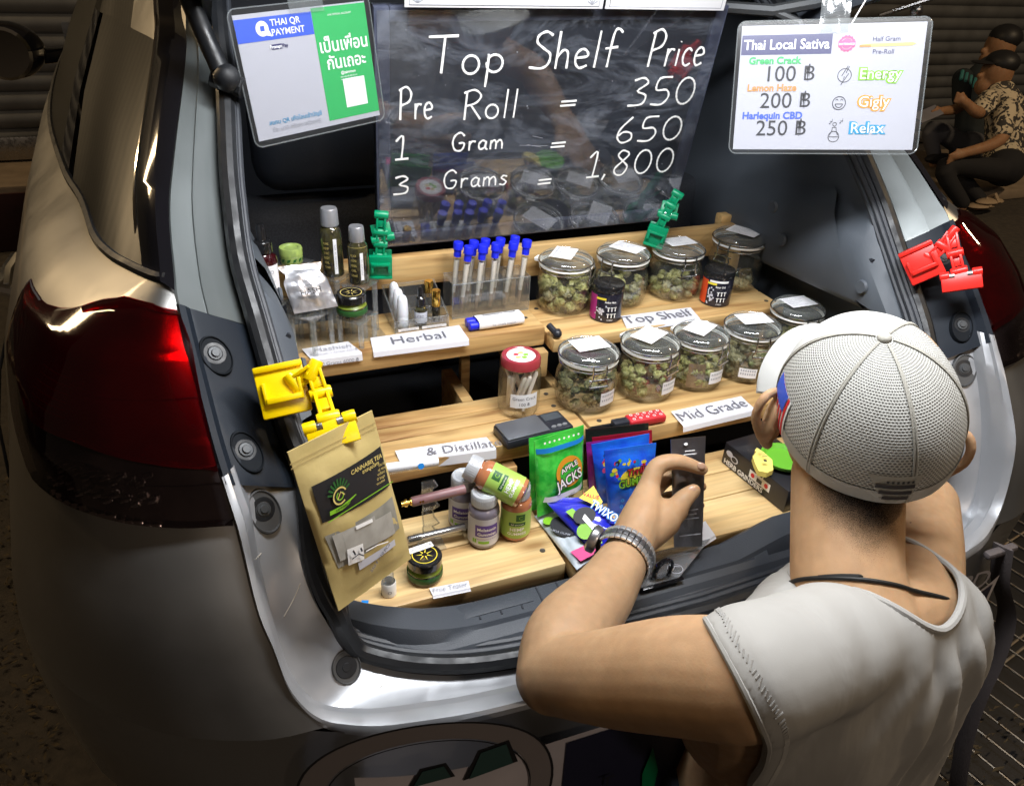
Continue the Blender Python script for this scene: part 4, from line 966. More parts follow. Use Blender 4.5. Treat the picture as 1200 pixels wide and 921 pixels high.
# folded labels on the plank edges
def folded(name, label, px, z, drop, lines, yfront, mt='label_card', tilt=0.0):
    """px: TL, TR of the part lying on the plank, then its front-left and front-right corners; a strip of drop metres hangs over the edge"""
    P = [onZ(*p, z+.0012) for p in px]
    U = P[3]-P[2]; D = (P[2]-P[0]); f = Fr(P[0], U, D, U.length, D.length)
    t = thing(name, label, 'label', P[2])
    a0 = (P[2]-P[0]).dot(f.ux); hh = (P[2]-P[0]).dot(f.uy)
    n3 = V((0, -1, -.05)).normalized()
    q = MB(); rows = [[P[0].lerp(P[1], i/6) + V((0, 0, .003)) for i in range(7)], [P[0].lerp(P[1], i/6).lerp(P[2].lerp(P[3], i/6), .6)+V((0, 0, .0012)) for i in range(7)], [P[2].lerp(P[3], i/6) + V((0, 0, .0006)) for i in range(7)],
        [P[2].lerp(P[3], i/6) + V((0, -.002, -.002)) for i in range(7)], [P[2].lerp(P[3], i/6) + V((0, -.004, -drop)) for i in range(7)]]
    q.grid(rows); q.build('card', mt, t, ang=20)
    q = MB()
    for s, ua, vb, sz, mi, where in lines:
        if where == 'top':
            ff = Fr(P[2], U, D*-1, U.length, 1); ff.uy = -ff.uy; ff.n = V((0, 0, 1)); lift = .004
            f2 = Fr(P[2] + V((0, 0, .0022)), U, P[2]-P[0], U.length, hh); f2.uy = (P[2]-P[0]-f2.ux*(P[2]-P[0]).dot(f2.ux)).normalized(); f2.n = V((0, 0, 1))
            f2.text(q, s, ua*U.length, -vb*hh, sz*hh, mi, .0012, -.006, 'c', U.length*.92, slant=.0)
        else:
            f2 = Fr(P[2] + V((0, -.0052, -.002)), U, V((0, -.001, -1)), U.length, drop); f2.text(q, s, ua*U.length, vb*drop, sz*drop, mi, .0006, 0.0, 'c', U.length*.9)
    if lines: q.build('lettering', ['ink_grey', 'ink', 'ink_soft'], t)
    return t
mat('label_card', (0.66, 0.66, 0.70), 0.6, spec=0.3)
folded('herbal_label', 'white folded card reading Herbal on the left plank edge', ((434, 398), (538, 383), (437, 411), (549, 397)), ZH, .010, [('Herbal', .5, .22, .62, 0, 'top')], 0)
folded('hashish_label', 'white folded card with the hashish price beside the Herbal card', ((354, 411), (408, 402), (364, 421), (424, 413)), ZH, .012, [('Hashish', .48, .50, .42, 2, 'top'), ('Premium 1 Gram 700 ฿', .48, .16, .2, 2, 'top'), ('10 Grams 6000 ฿', .54, .74, .5, 0, 'front')], 0)
folded('top_shelf_label', 'white folded card reading Top Shelf below the upper row of jars', ((728, 372), (809, 362), (734, 384), (820, 373)), ZT, .006, [('Top Shelf', .5, .22, .68, 0, 'top')], 0)
folded('mid_grade_label', 'white folded card reading Mid Grade below the lower row of jars', ((786, 484), (868, 466), (800, 499), (884, 479)), ZM, .010, [('Mid Grade', .5, .20, .62, 0, 'top')], 0)
folded('distillate_label', 'torn white card reading Distillate behind the white vape pen', ((463, 530), (570, 514), (468, 540), (581, 525)), ZM, .016, [('& Distillate', .68, .05, .80, 0, 'top')], 0)
folded('tester_label', 'small white strip reading Free Tester beside the black salve jar', ((503, 691), (549, 682), (507, 698), (551, 689)), ZB, .0015, [('Free Tester', .5, .25, .6, 2, 'top')], 0)
folded('blank_label', 'blank white card under the black sachet on the lower plank', ((800, 628), (826, 612), (818, 640), (838, 627)), ZB, .003, [], 0)

# ------------------------------------------------------------------ clip-top jars
def jar_parts(t, R=.050, H=.084):
    r = R
    MB().lathe([(0, .003), (r*.80, .0015), (r*.90, .004), (r*.985, .016), (r, .030), (r, H*.52), (r*.985, H*.62), (r*.93, H*.74), (r*.865, H*.82), (r*.855, H*.90), (r*.90, H*.92), (r*.90, H*.955), (r*.86, H*.965)], 48).build('glass_body', 'jar_glass', t, local=True, ang=60)
    MB().lathe([(0, .005), (r*.76, .0035), (r*.86, .007), (r*.93, .018), (r*.945, .032), (r*.945, H*.52), (r*.93, H*.61), (r*.875, H*.73), (r*.82, H*.81), (r*.80, H*.93)], 40).build('inner_wall', 'jar_glass', t, local=True, ang=60)
    MB().lathe([(r*.885, H*.950), (r*.945, H*.956), (r*.965, H*.975), (r*.945, H*.993), (r*.885, H*.998)], 40).build('gasket', 'jar_gasket', t, local=True)
    z = H*.99
    MB().lathe([(r*.86, z), (r*.93, z+.001), (r*.945, z+.006), (r*.92, z+.011), (r*.84, z+.0125), (r*.80, z+.0155), (r*.765, z+.016), (r*.72, z+.0125), (0, z+.0115)], 48).build('lid', 'lid_glass', t, local=True, ang=60)
    m = MB(); m.box(-.010, .010, r*.92, r*1.16, H*.962, H*.982, .003); m.build('gasket_tab', 'jar_gasket', t, local=True)
    m = MB(); zc = H*.915; pts = []
    m.tube([V((r*.915*math.cos(a), r*.915*math.sin(a), zc-.002)) for a in [2*PI*i/36 for i in range(36)]], .0014, 6, closed=True)
    m.tube([V((r*.97*math.cos(a), r*.97*math.sin(a), z+.0055)) for a in [2*PI*i/36 for i in range(36)]], .0014, 6, closed=True)
    for s in (-1, 1):
        x = s*.011; y = -r*.93
        m.tube([V((x, -r*.95, z+.006)), V((x, -r*1.02, z-.004)), V((x*1.0, -r*.985, zc-.010)), V((x*1.35, -r*.97, zc-.020)), V((x*1.3, -r*1.01, zc-.023))], .0015, 6)
    m.tube([V((-.015, -r*1.01, zc-.023)), V((.015, -r*1.01, zc-.023))], .0017, 6); m.tube([V((-.017, -r*.97, zc-.012)), V((.017, -r*.97, zc-.012))], .0015, 6)
    m.build('wire_bail', 'wire', t, local=True)
    q = MB(); fr = Fr(V((-.028, .023, z+.0165)), (1, .12, 0), (.12, -1, 0), .056, .040); fr.n = V((0, 0, 1))
    q.poly([fr.P(0, .040), fr.P(.056, .040), fr.P(.056, 0), fr.P(0, 0)])
    for k in range(5): fr.text(q, ('INDICA HYBRID 60/40', 'relaxed, euphoric', 'uplifting, hungry', 'THC 24%', 'sweet earthy pine')[k], .004, .008+.0066*k, .0034, 1, .0004)
    q.build('lid_label', ['paper', 'ink_soft'], t, local=True)
def bud(mb, c, r, seed, m=0):
    bm = bmesh.new(); bmesh.ops.create_icosphere(bm, subdivisions=3, radius=1.0)
    q = V((seed*3.1, seed*1.7, seed*.9)); rot = Matrix.Rotation(seed*2.1, 3, 'Z') @ Matrix.Rotation(seed*1.3, 3, 'X')
    sc = V((1, .78+.2*math.sin(seed*5), .82))
    for v in bm.verts:
        d = v.co.normalized(); k = 1 + .42*noise.noise(d*2.6+q) + .30*noise.noise(d*5.5+q) + .16*abs(noise.noise(d*13+q))
        v.co = V((d.x*sc.x, d.y*sc.y, d.z*sc.z))*k
    bm.verts.index_update()
    mb.add([V(c) + (rot @ v.co)*r for v in bm.verts], [tuple(v.index for v in f.verts) for f in bm.faces], m); bm.free()
def buds(name, label, base, R, level, rb, mats, seed, mixf=0.0, lo=.006):
    rg = random.Random(seed); mb = MB(); z = lo + rb*.7
    while z < level:
        rr = R*.93 - rb*.9 if z > .022 else R*.84 - rb*.9
        n = max(5, int(2*PI*rr/(rb*1.75)))
        for i in range(n):
            a = 2*PI*i/n + rg.random(); zz = z + rg.uniform(-.35, .35)*rb + (rg.uniform(0, .5)*rb if z+rb*1.4 > level else 0)
            bud(mb, (base[0]+rr*math.cos(a), base[1]+rr*math.sin(a), base[2]+max(lo+rb*.55, zz)), rb*rg.uniform(.75, 1.12), rg.uniform(0, 50), 1 if rg.random() < mixf else 0)
        if z + rb*1.4 > level:
            for i in range(max(3, int((rr/rb)**2*.5))):
                a = rg.random()*2*PI; q = rr*math.sqrt(rg.random())*.8; bud(mb, (base[0]+q*math.cos(a), base[1]+q*math.sin(a), base[2]+z), rb*rg.uniform(.7, 1.05), rg.uniform(0, 50), 1 if rg.random() < mixf else 0)
        z += rb*1.35
    o = mb.build(name, mats, None, fix=False, ang=80); tag(o, label, 'dried buds', 'dried flower buds in the clip top jars', 'stuff'); return o
GRP = 'clip top glass jars of dried buds'
JT = [  # photo x of the base centre, plank z, jar y, scale, yaw, jar label, bud label, bud args
 (659, ZT, .586, 1.0, 1.75, 'clip top jar of lime green buds, leftmost of the upper row', 'lime green buds filling the leftmost jar of the upper row', (.048, .0115, ['bud_lime', 'bud_grey'], .15)),
 (724, ZT, .586, 1.0, -1.35, 'clip top jar behind the magenta edged black tin', 'pale buds in the jar behind the magenta edged tin', (.036, .0085, ['bud_grey', 'bud_lime'], .3)),
 (787, ZT, .583, 1.0, .35, 'clip top jar of small buds, third of the upper row', 'small olive buds in the third jar of the upper row', (.034, .0085, ['bud_lime', 'bud_grey'], .4)),
 (856, ZT, .590, 1.06, -1.5, 'nearly empty clip top jar behind the orange edged tin', 'few golden buds left in the jar behind the orange edged tin', (.022, .012, ['bud_gold', 'bud_grey'], .2)),
 (684, ZM, .388, 1.0, .35, 'clip top jar of leafy dark buds beside the red lidded jar', 'leafy dark buds in the jar beside the red lidded jar', (.040, .0095, ['bud_dark', 'bud_gold'], .3)),
 (754, ZM, .388, 1.0, 1.15, 'clip top jar with reddish buds, second of the lower row', 'green buds over reddish ones in the second jar of the lower row', (.036, .0085, ['bud_lime', 'bud_red'], .35)),
 (812, ZM, .392, .97, 1.2, 'clip top jar with a brown paper inside, third of the lower row', 'crumbled pale green buds beside the brown paper in its jar', (.036, .008, ['bud_lime', 'bud_grey'], .35)),
 (870, ZM, .390, 1.0, .1, 'clip top jar of grey buds with a price tag near the cap peak', 'large greyish buds in the jar with the price tag near the cap', (.046, .013, ['bud_grey', 'bud_dark'], .1)),
 (922, ZM, .425, 1.0, .3, 'rightmost clip top jar, half hidden behind the white cap', 'buds in the rightmost jar behind the white cap', (.030, .010, ['bud_grey', 'bud_lime'], .2)),
]
proto = None
for i, (px, z, y, sc, yaw, lab, blab, (lev, rb, ms, mf)) in enumerate(JT):
    # x from the photo column, on the plank
    lo_, hi_ = 300, 800
    for _ in range(40):
        mid = (lo_+hi_)/2
        if onZ(px, mid, z).y > y: lo_ = mid
        else: hi_ = mid
    P = onZ(px, mid, z); P.y = y
    M = TR((P.x, y, z+.0004), yaw*.6 - .3, sc) @ Matrix.Diagonal((1, 1, 1.03 if z == ZM else 1.02, 1))
    if proto is None:
        proto = thing('clip_top_jar', lab, 'jar', group=GRP, M=M); jar_parts(proto); j = proto
    else: j = dup(proto, lab, M)
    buds('dried_buds', blab, (P.x, y, z+.0004), .05*sc, lev, rb, ms, 11+i, mf)
    if i in (4, 5, 6, 7):
        aa = {4: .15, 5: .35, 6: .2, 7: -.62}[i]
        q = MB(); Rr = .0506*sc; n = 8; wd = .30; dirn = math.atan2(CAM.y-y, CAM.x-P.x)
        a0 = dirn + .78 + aa*.4 - wd if i != 7 else dirn + .18 - wd
        zt0, zt1 = (.020, .043) if i != 7 else (.016, .034)
        rows = [[V((P.x+Rr*math.cos(a0+2*wd*k/n), y+Rr*math.sin(a0+2*wd*k/n), z+zz)) for k in range(n+1)] for zz in (zt0, zt1)]
        q.grid(rows)
        for r_ in range(2):
            zz = z+zt0+(zt1-zt0)*(.32+.36*r_)
            for k in range(1, n): 
                p0, p1 = a0+2*wd*k/n-.02, a0+2*wd*k/n+.022; Rq = Rr+.0003
                q.poly([V((P.x+Rq*math.cos(p0), y+Rq*math.sin(p0), zz)), V((P.x+Rq*math.cos(p1), y+Rq*math.sin(p1), zz)), V((P.x+Rq*math.cos(p1), y+Rq*math.sin(p1), zz+.0035)), V((P.x+Rq*math.cos(p0), y+Rq*math.sin(p0), zz+.0035))], m=1)
        o = q.build('price_tag', ['paper', 'ink_soft'], None); o.parent = j; o.matrix_parent_inverse = j.matrix_world.inverted()
    if i == 6:
        q = MB(); q.grid([[V((P.x-.036+.013*k, y-.032+.004*abs(k-1)-.006*k, z+zz)) for k in range(3)] for zz in (.010, .055)])
        tag(q.build('brown_paper', mat('brown_paper', (.30, .20, .11), .8, vary=((.20, .13, .07), 120, .12)), None), 'brown printed paper inside the third jar of the lower row', 'paper')
# ------------------------------------------------------------------ goods on the left stand
def atXY(px, y, z):
    """point on a plank of height z, in the photo's column px, at depth y"""
    lo_, hi_ = -200, 1400
    for _ in range(50):
        mid = (lo_+hi_)/2; d = ray(px, mid)
        if d.z >= -1e-3: lo_ = mid; continue
        if onZ(px, mid, z).y > y: lo_ = mid
        else: hi_ = mid
    P = onZ(px, mid, z); return V((P.x, y, z))
def label_band(mb, R, z0, z1, a, half, m=0, n=12, c=(0, 0)):
    return mb.grid([[V((c[0]+R*math.cos(a-half+2*half*k/n), c[1]+R*math.sin(a-half+2*half*k/n), zz)) for k in range(n+1)] for zz in (z0, z1)], m=m)
def wrap_text(mb, s, R, z, a, size, m=0, maxang=1.4, vertical=False, bold=0.0, c=(0, 0)):
    """lettering bent round a bottle, centred on angle a (seen from outside)"""
    vs, fs = text_geo(s, bold, 2); k = size/.70
    x0 = min(v[0] for v in vs); x1 = max(v[0] for v in vs); w = (x1-x0)*k
    kx = k*min(1, maxang*R/w) if not vertical else k
    pts = []
    for x, y in vs:
        X = (x-(x0+x1)/2)*kx; Y = y*k - size/2
        if vertical: X, Y = -Y, X
        q = a + X/R; pts.append(V((c[0]+R*math.cos(q), c[1]+R*math.sin(q), z+Y)))
    mb.add(pts, fs, m); return mb
def toward(P): return math.atan2(CAM.y-P[1], CAM.x-P[0])
def riser(name, label, top, w, d, z0, rz=PI/4, grp='clear acrylic risers on the left stand'):
    t = thing(name, label, 'riser', (top[0], top[1], z0), group=grp, M=TR((top[0], top[1], z0), rz)); H = top[2]-z0
    MB().box(-w/2, w/2, -d/2, d/2, H-.0035, H-.0006, .0008).build('platform', 'acrylic', t, local=True)
    for x in (-1, 1):
        for y in (-1, 1): MB().lathe([(0, 0), (.0042, 0), (.0042, H-.0037), (0, H-.0037)], 12, 0, Matrix.Translation((x*(w/2-.006), y*(d/2-.006), 0))).build('leg', 'acrylic_edge', t, local=True)
    return t
# bottles on risers at the back
P = onY(391, 321, .585); riser('acrylic_riser', 'tall clear riser under the larger dark bottle', P, .045, .045, ZH+.0004)
t = thing('pump_bottle', 'taller dark bottle with silver cap and upright white strip label', 'bottle', P); a = toward(P)
MB().lathe([(0, .0), (.0155, .0), (.0168, .002), (.0168, .066), (.0150, .074), (.0115, .078), (.0115, .08)], 28, 0, TR(P)).build('bottle_body', 'bottle_dark', t)
MB().lathe([(.0125, .0785), (.0135, .08), (.0128, .103), (.0115, .1055), (0, .1055)], 28, 0, TR(P)).build('cap', 'cap_silver', t)
m = MB(); label_band(m, .0171, .006, .062, a+.30, .16, 0); label_band(m, .0170, .012, .060, a-.55, .30, 2); wrap_text(m, 'CANNABIS OIL 30ML', .0174, .034, a+.30, .0030, 1, 9, True); 
for k in range(6): wrap_text(m, ('PURE', 'HEMP', 'EXTRACT', 'BODY', 'OIL', 'THAI')[k], .0173, .055-.0075*k, a-.5, .0036, 3, .5)
m2 = m.build('label', ['paper', 'ink_soft', 'bottle_dark', 'gold_print'], t); 
for v in m2.data.vertices: v.co += V((P.x, P.y, P.z)) 
P = onY(421, 330, .565); riser('acrylic_riser', 'clear riser under the shorter dark bottle beside the green clip', P, .045, .045, ZH+.0004)
t = thing('pump_bottle', 'shorter dark bottle with silver cap beside the left green clip', 'bottle', P); a = toward(P)
MB().lathe([(0, .0), (.0142, .0), (.0155, .002), (.0155, .056), (.0145, .062), (.0120, .065), (.0115, .068)], 28, 0, TR(P)).build('bottle_body', 'bottle_dark', t)
MB().lathe([(.0115, .0665), (.0122, .068), (.0116, .088), (.0104, .090), (0, .090)], 28, 0, TR(P)).build('cap', 'cap_silver', t)
m = MB(); label_band(m, .0158, .008, .052, a+.36, .16, 0); wrap_text(m, 'MASSAGE OIL', .0161, .030, a+.36, .0030, 1, 9, True); label_band(m, .0157, .060, .0605, a, 1.2, 2)
for k in range(5): wrap_text(m, ('RELAX', 'AROMA', 'HERBAL', 'OIL', '50ml')[k], .0160, .048-.0080*k, a-.45, .0038, 2, .6)
m2 = m.build('label', ['paper', 'ink_soft', 'gold_print'], t)
for v in m2.data.vertices: v.co += P
P = onY(316, 352, .545)
riser('acrylic_riser', 'clear riser under the white labelled dropper bottle at the left edge', P, .05, .05, ZH+.0004) if P.z > ZH+.006 else None
t = thing('dropper_bottle', 'large dropper bottle with a white label half behind the left trim', 'bottle', P); a = toward(P)
MB().lathe([(0, .0), (.0165, .0), (.018, .002), (.018, .064), (.0165, .070), (.0110, .074), (.0100, .076)], 28, 0, TR(P)).build('bottle_body', 'amber_dark', t)
MB().lathe([(.0125, .076), (.0130, .077), (.0125, .092), (.0108, .094), (.0072, .095), (.0068, .099), (.0066, .112), (.0050, .117), (0, .118)], 24, 0, TR(P)).build('dropper_cap', 'black_cap', t)
m = MB(); label_band(m, .0183, .004, .060, a, 1.2, 0)
for k, s in enumerate(('CBD', 'FULL', 'HEMP', 'OIL')): wrap_text(m, s, .0186, .050-.012*k, a+.2, .0058, 1, .9)
m2 = m.build('label', ['paper', 'ink_soft'], t)
for v in m2.data.vertices: v.co += P
P = onY(342, 307, .598); riser('acrylic_riser', 'clear riser under the small pale green tin', P, .050, .050, ZH+.0004)
t = thing('balm_tin', 'small pale green round balm tin on a clear riser', 'tin', P)
MB().lathe([(0, 0), (.016, 0), (.0172, .002), (.0172, .012), (.0168, .0125), (.0175, .013), (.0175, .022), (.0165, .0245), (.012, .0245), (.010, .0225), (0, .0225)], 30, 0, TR(P)).build('tin_body', 'green_tin', t)
m = MB(); 
for k in range(12): q = 2*PI*k/12; m.poly([P+V((.0176*math.cos(q+d), .0176*math.sin(q+d), zz)) for d, zz in ((0, .004), (.25, .006), (.35, .010), (.05, .009))])
m.build('leaf_print', 'dark_green_print', t)
# hash pouch leaning on its riser
P = onY(368, 368, .515); riser('acrylic_riser', 'clear riser under the silver foil hash pouch', V((P.x-.003, .530, P.z-.001)), .056, .050, ZH+.0004)
fh = planefr(((325, 314), (376, 308), (346, 368)), P, (.06, -.86, .42)); 
def pillow(name, fr, quad, mt, t, depth=.010, nx=14, ny=18, crease=.0012, seed=0, neck=0.0):
    """a filled foil pouch: front bulges, edges stay thin; quad in sheet metres TL, TR, BR, BL"""
    q = [V((a, b, 0)) for a, b in quad]; rows = []; back = []
    for j in range(ny+1):
        v = j/ny; r = []; rb = []
        for i in range(nx+1):
            u = i/nx; u = .5 + (u-.5)*(1 - neck*math.exp(-((v-.20)/.10)**2)); p = q[0].lerp(q[1], u).lerp(q[3].lerp(q[2], u), v)
            bul = (max(0, math.sin(PI*u))**.6)*(max(0, math.sin(PI*min(1, max(0, (v-.10)/.86))))**.6)
            nz = noise.noise(V((u*4+seed, v*5, seed)))*crease*2 + noise.noise(V((u*11+seed, v*13, seed*2)))*crease
            r.append(fr.P(p.x, p.y, depth*bul+nz*(.4+bul))); rb.append(fr.P(p.x, p.y, -.0012 - depth*.45*bul))
        rows.append(r); back.append(rb)
    m = MB(); m.grid(rows); m.grid([list(reversed(r)) for r in back])
    m.grid([rows[0], back[0]]); m.grid([rows[-1], back[-1]]); m.grid([[r[0] for r in rows], [r[0] for r in back]]); m.grid([[r[-1] for r in rows], [r[-1] for r in back]])
    return m.build(name, mt, t, ang=60)
def frq(fr, pxs): return [fpx(fr, *p) for p in pxs]
t = thing('foil_pouch', 'crinkled silver foil pouch printed HASH on a clear riser', 'pouch', P)
q = frq(fh, ((325, 313), (376, 307), (396, 359), (345, 368))); pillow('pouch_body', fh, q, 'foil_silver', t, .009, 18, 22, .0020, 3, .22)
m = MB(); a, b = fpx(fh, 363, 345); rot = 0.10
fh.text(m, 'HASH', a, b, .0085, 0, .0165, .006, 'c', rot=rot); fh.text(m, 'CANNABIS', a, b-.012, .0028, 0, .0155, 0, 'c', rot=rot); fh.text(m, 'HERBAL', a+.001, b+.0055, .0026, 0, .0155, 0, 'c', rot=rot)
m.build('lettering', 'ink', t)
# black and green salve jar on its riser, small tub, clear base sheet
P = onY(413, 369, .535); riser('acrylic_riser', 'low clear diamond riser under the black lidded salve jar', V((P.x+.006, .535, P.z)), .050, .050, ZH+.0004)
def salve(P, label, lidprint):
    t = thing('salve_jar', label, 'jar', P)
    MB().lathe([(0, 0), (.020, 0), (.0225, .002), (.0232, .008), (.0228, .017), (.0205, .0195), (.0185, .021), (.0185, .024)], 32, 0, TR(P)).build('glass_body', 'bottle_dark', t)
    MB().lathe([(.0233, .0060), (.0236, .0065), (.0236, .0145), (.0233, .0150)], 32, 0, TR(P)).build('band_label', 'tin_black' if lidprint == 'green_print' else 'dark_green_print', t)
    MB().lathe([(.0226, .0172), (.0212, .0192), (.0190, .0212), (.0188, .0235)], 32, 0, TR(P)).build('salve', 'green_goo', t)
    MB().lathe([(.0205, .0238), (.0225, .0245), (.0228, .0355), (.0212, .0372), (0, .0374)], 32, 0, TR(P)).build('lid', 'black_cap', t)
    m = MB()
    for k in range(7):
        q = 2*PI*k/7+.3; m.poly([P+V((.0035*math.cos(q-.25), .0035*math.sin(q-.25), .0377)), P+V((.012*math.cos(q), .012*math.sin(q), .0377)), P+V((.0035*math.cos(q+.25), .0035*math.sin(q+.25), .0377))])
    ro = [[P+V((r*math.cos(2*PI*i/32), r*math.sin(2*PI*i/32), .0376)) for i in range(33)] for r in (.0155, .0166)]; m.grid(ro)
    m.build('lid_print', lidprint, t); return t
salve(P + V((0, 0, .0008)), 'black lidded green salve jar on a clear riser above the Herbal card', 'gold_print')
P = atXY(339, .53, ZH); t = thing('small_tub', 'tiny white labelled clear tub at the left end of the top plank', 'tub', P)
MB().lathe([(0, .0005), (.011, .0005), (.0118, .003), (.0118, .016), (.0105, .019)], 24, 0, TR(P)).build('tub_body', 'green_goo', t)
m = MB(); m.lathe([(.012, .004), (.0121, .0045), (.0121, .014), (.012, .0145)], 24, 0, TR(P)); m.build('band_label', 'paper', t)
MB().lathe([(.0118, .0185), (.0124, .019), (.0124, .023), (.0112, .0245), (0, .0245)], 24, 0, TR(P)).build('lid', 'acrylic_edge', t)
m = MB(); pts = [onZ(*p, ZH+.0008) for p in ((338, 424), (352, 413), (400, 404), (455, 396), (430, 366), (340, 376))]; m.poly(pts, (0, 0, 1), .0006)
tag(m.build('acrylic_sheet', 'acrylic', None), 'thin clear acrylic sheet lying under the risers on the top plank', 'sheet')
# compartment organiser with cones, dropper and gold vials
def clear_box(t, x0, x1, y0, y1, z0, h0, h1, th=.002, divx=(), divy=()):
    """clear tray: front height h0, back height h1"""
    m = MB(); m.box(x0, x1, y0, y1, z0, z0+th); m.build('tray_floor', 'acrylic', t)
    m = MB(); m.box(x0, x1, y0, y0+th, z0+th, z0+h0); m.build('tray_wall', 'acrylic', t); m = MB(); m.box(x0, x1, y1-th, y1, z0+th, z0+h1); m.build('tray_wall', 'acrylic', t)
    for x in (x0, x1-th): MB().poly([(x, y0+th, z0+th), (x, y1-th, z0+th), (x, y1-th, z0+h1), (x, y0+th, z0+h0)], (-1, 0, 0), th).build('tray_wall', 'acrylic', t)
    for x in divx: MB().poly([(x, y0+th, z0+th), (x, y1-th, z0+th), (x, y1-th, z0+h1*.95), (x, y0+th, z0+h0*.95)], (-1, 0, 0), th*.8).build('divider', 'acrylic', t)
    for u in divy: y = y0+(y1-y0)*u; hh = h0+(h1-h0)*u; MB().box(x0+th, x1-th, y, y+th*.8, z0+th, z0+hh*.92).build('divider', 'acrylic', t)
    m = MB(); m.tube([(x0, y0, z0+h0), (x1, y0, z0+h0), (x1, y1, z0+h1), (x0, y1, z0+h1)], .0009, 5, closed=True); m.tube([(x0, y0, z0+.001), (x1, y0, z0+.001)], .0009, 5); m.tube([(x0, y0, z0), (x0, y0, z0+h0)], .0009, 5); m.tube([(x1, y0, z0), (x1, y0, z0+h0)], .0009, 5)
    m.build('rim', 'acrylic_edge', t)
OX0, OX1 = onZ(463, 391, ZH).x, onZ(525, 382, ZH).x; OY = onZ(463, 391, ZH).y
t = thing('acrylic_organiser', 'clear divided tray holding white cones, a dropper bottle and gold vials', 'organiser', ((OX0+OX1)/2, OY+.04, ZH))
clear_box(t, OX0, OX1, OY, OY+.082, ZH+.0006, .020, .050, divx=(OX0+(OX1-OX0)*.36, OX0+(OX1-OX0)*.70), divy=(.34, .67))
m = MB()
for x0, x1 in ((.06, .44), (.50, .96)):
    f = Fr((OX0+(OX1-OX0)*x0, OY-.0006, ZH+.007), (1, 0, 0), (0, 0, -1), (OX1-OX0)*(x1-x0), .005); f.n = V((0, -1, 0)); f.rect(m, 0, 0, f.w, .005, 0, 0); f.text(m, 'Free Hemp Oil 350', f.w/2, .0042, .0022, 1, .0004, 0, 'c', f.w*.9)
m.build('price_strip', ['paper', 'ink_soft'], t)
cone0 = None
for k, (px, v) in enumerate(((468, .17), (463, .5), (456, .83))):
    P = atXY(px, OY+.082*v, ZH+.0032); P.x = OX0 + (OX1-OX0)*.19
    lab = ('frontmost white dome capped vial in the clear tray', 'middle white dome capped vial in the clear tray', 'rearmost white dome capped vial in the clear tray')[k]
    if cone0 is None:
        cone0 = thing('dome_vial', lab, 'vial', group='white dome capped vials in the clear tray', M=TR(P))
        MB().lathe([(0, 0), (.0082, 0), (.0088, .001), (.0090, .020), (.0088, .022)], 24).build('vial_body', 'cone_white', cone0, local=True)
        MB().lathe([(.0092, .022), (.0094, .023), (.0088, .038), (.0080, .048), (.0058, .054), (.002, .0568), (0, .057)], 24).build('cap', 'cone_white', cone0, local=True)
    else: dup(cone0, lab, TR(P))
P = V((OX0+(OX1-OX0)*.53, OY+.016, ZH+.0032)); t = thing('dropper_bottle', 'small black capped dropper bottle in the middle of the clear tray', 'bottle', P); a = toward(P)
MB().lathe([(0, 0), (.0098, 0), (.0105, .001), (.0105, .026), (.0090, .030), (.0060, .032), (.006, .034)], 24, 0, TR(P)).build('bottle_body', 'bottle_dark', t)
MB().lathe([(.0072, .0335), (.0078, .034), (.0078, .047), (.0066, .0485), (.0052, .050), (.0050, .060), (.0036, .0645), (0, .065)], 20, 0, TR(P)).build('dropper_cap', 'black_cap', t)
m = MB(); m.lathe([(.0106, .006), (.0107, .0065), (.0107, .024), (.0106, .0245)], 24, 0, TR(P)); wrap_text(m, 'CBD', .0109, .018, a, .0042, 1, 1.2, c=(P.x, P.y))
for v in range(len(m.v)):
    if v >= len(m.v)-len(text_geo('CBD', 0.0, 2)[0]): m.v[v].z += P.z
m.build('label', ['lavender_label', 'ink_grey'], t)
for k, (px, v, lab) in enumerate(((514, .30, 'gold capped vial in front of its twin in the clear tray'), (504, .80, 'gold capped vial behind its twin in the clear tray'))):
    P = V((OX0+(OX1-OX0)*.85, OY+.082*v, ZH+.0032)); t = thing('gold_vial', lab, 'vial', P, 'gold capped vials in the clear tray')
    MB().lathe([(0, 0), (.0066, 0), (.0072, .001), (.0072, .026)], 20, 0, TR(P)).build('vial_body', 'bottle_dark', t)
    MB().lathe([(.0073, .026), (.0076, .0265), (.0076, .052), (.0068, .0535), (0, .0535)], 20, 0, TR(P)).build('cap', 'gold', t)
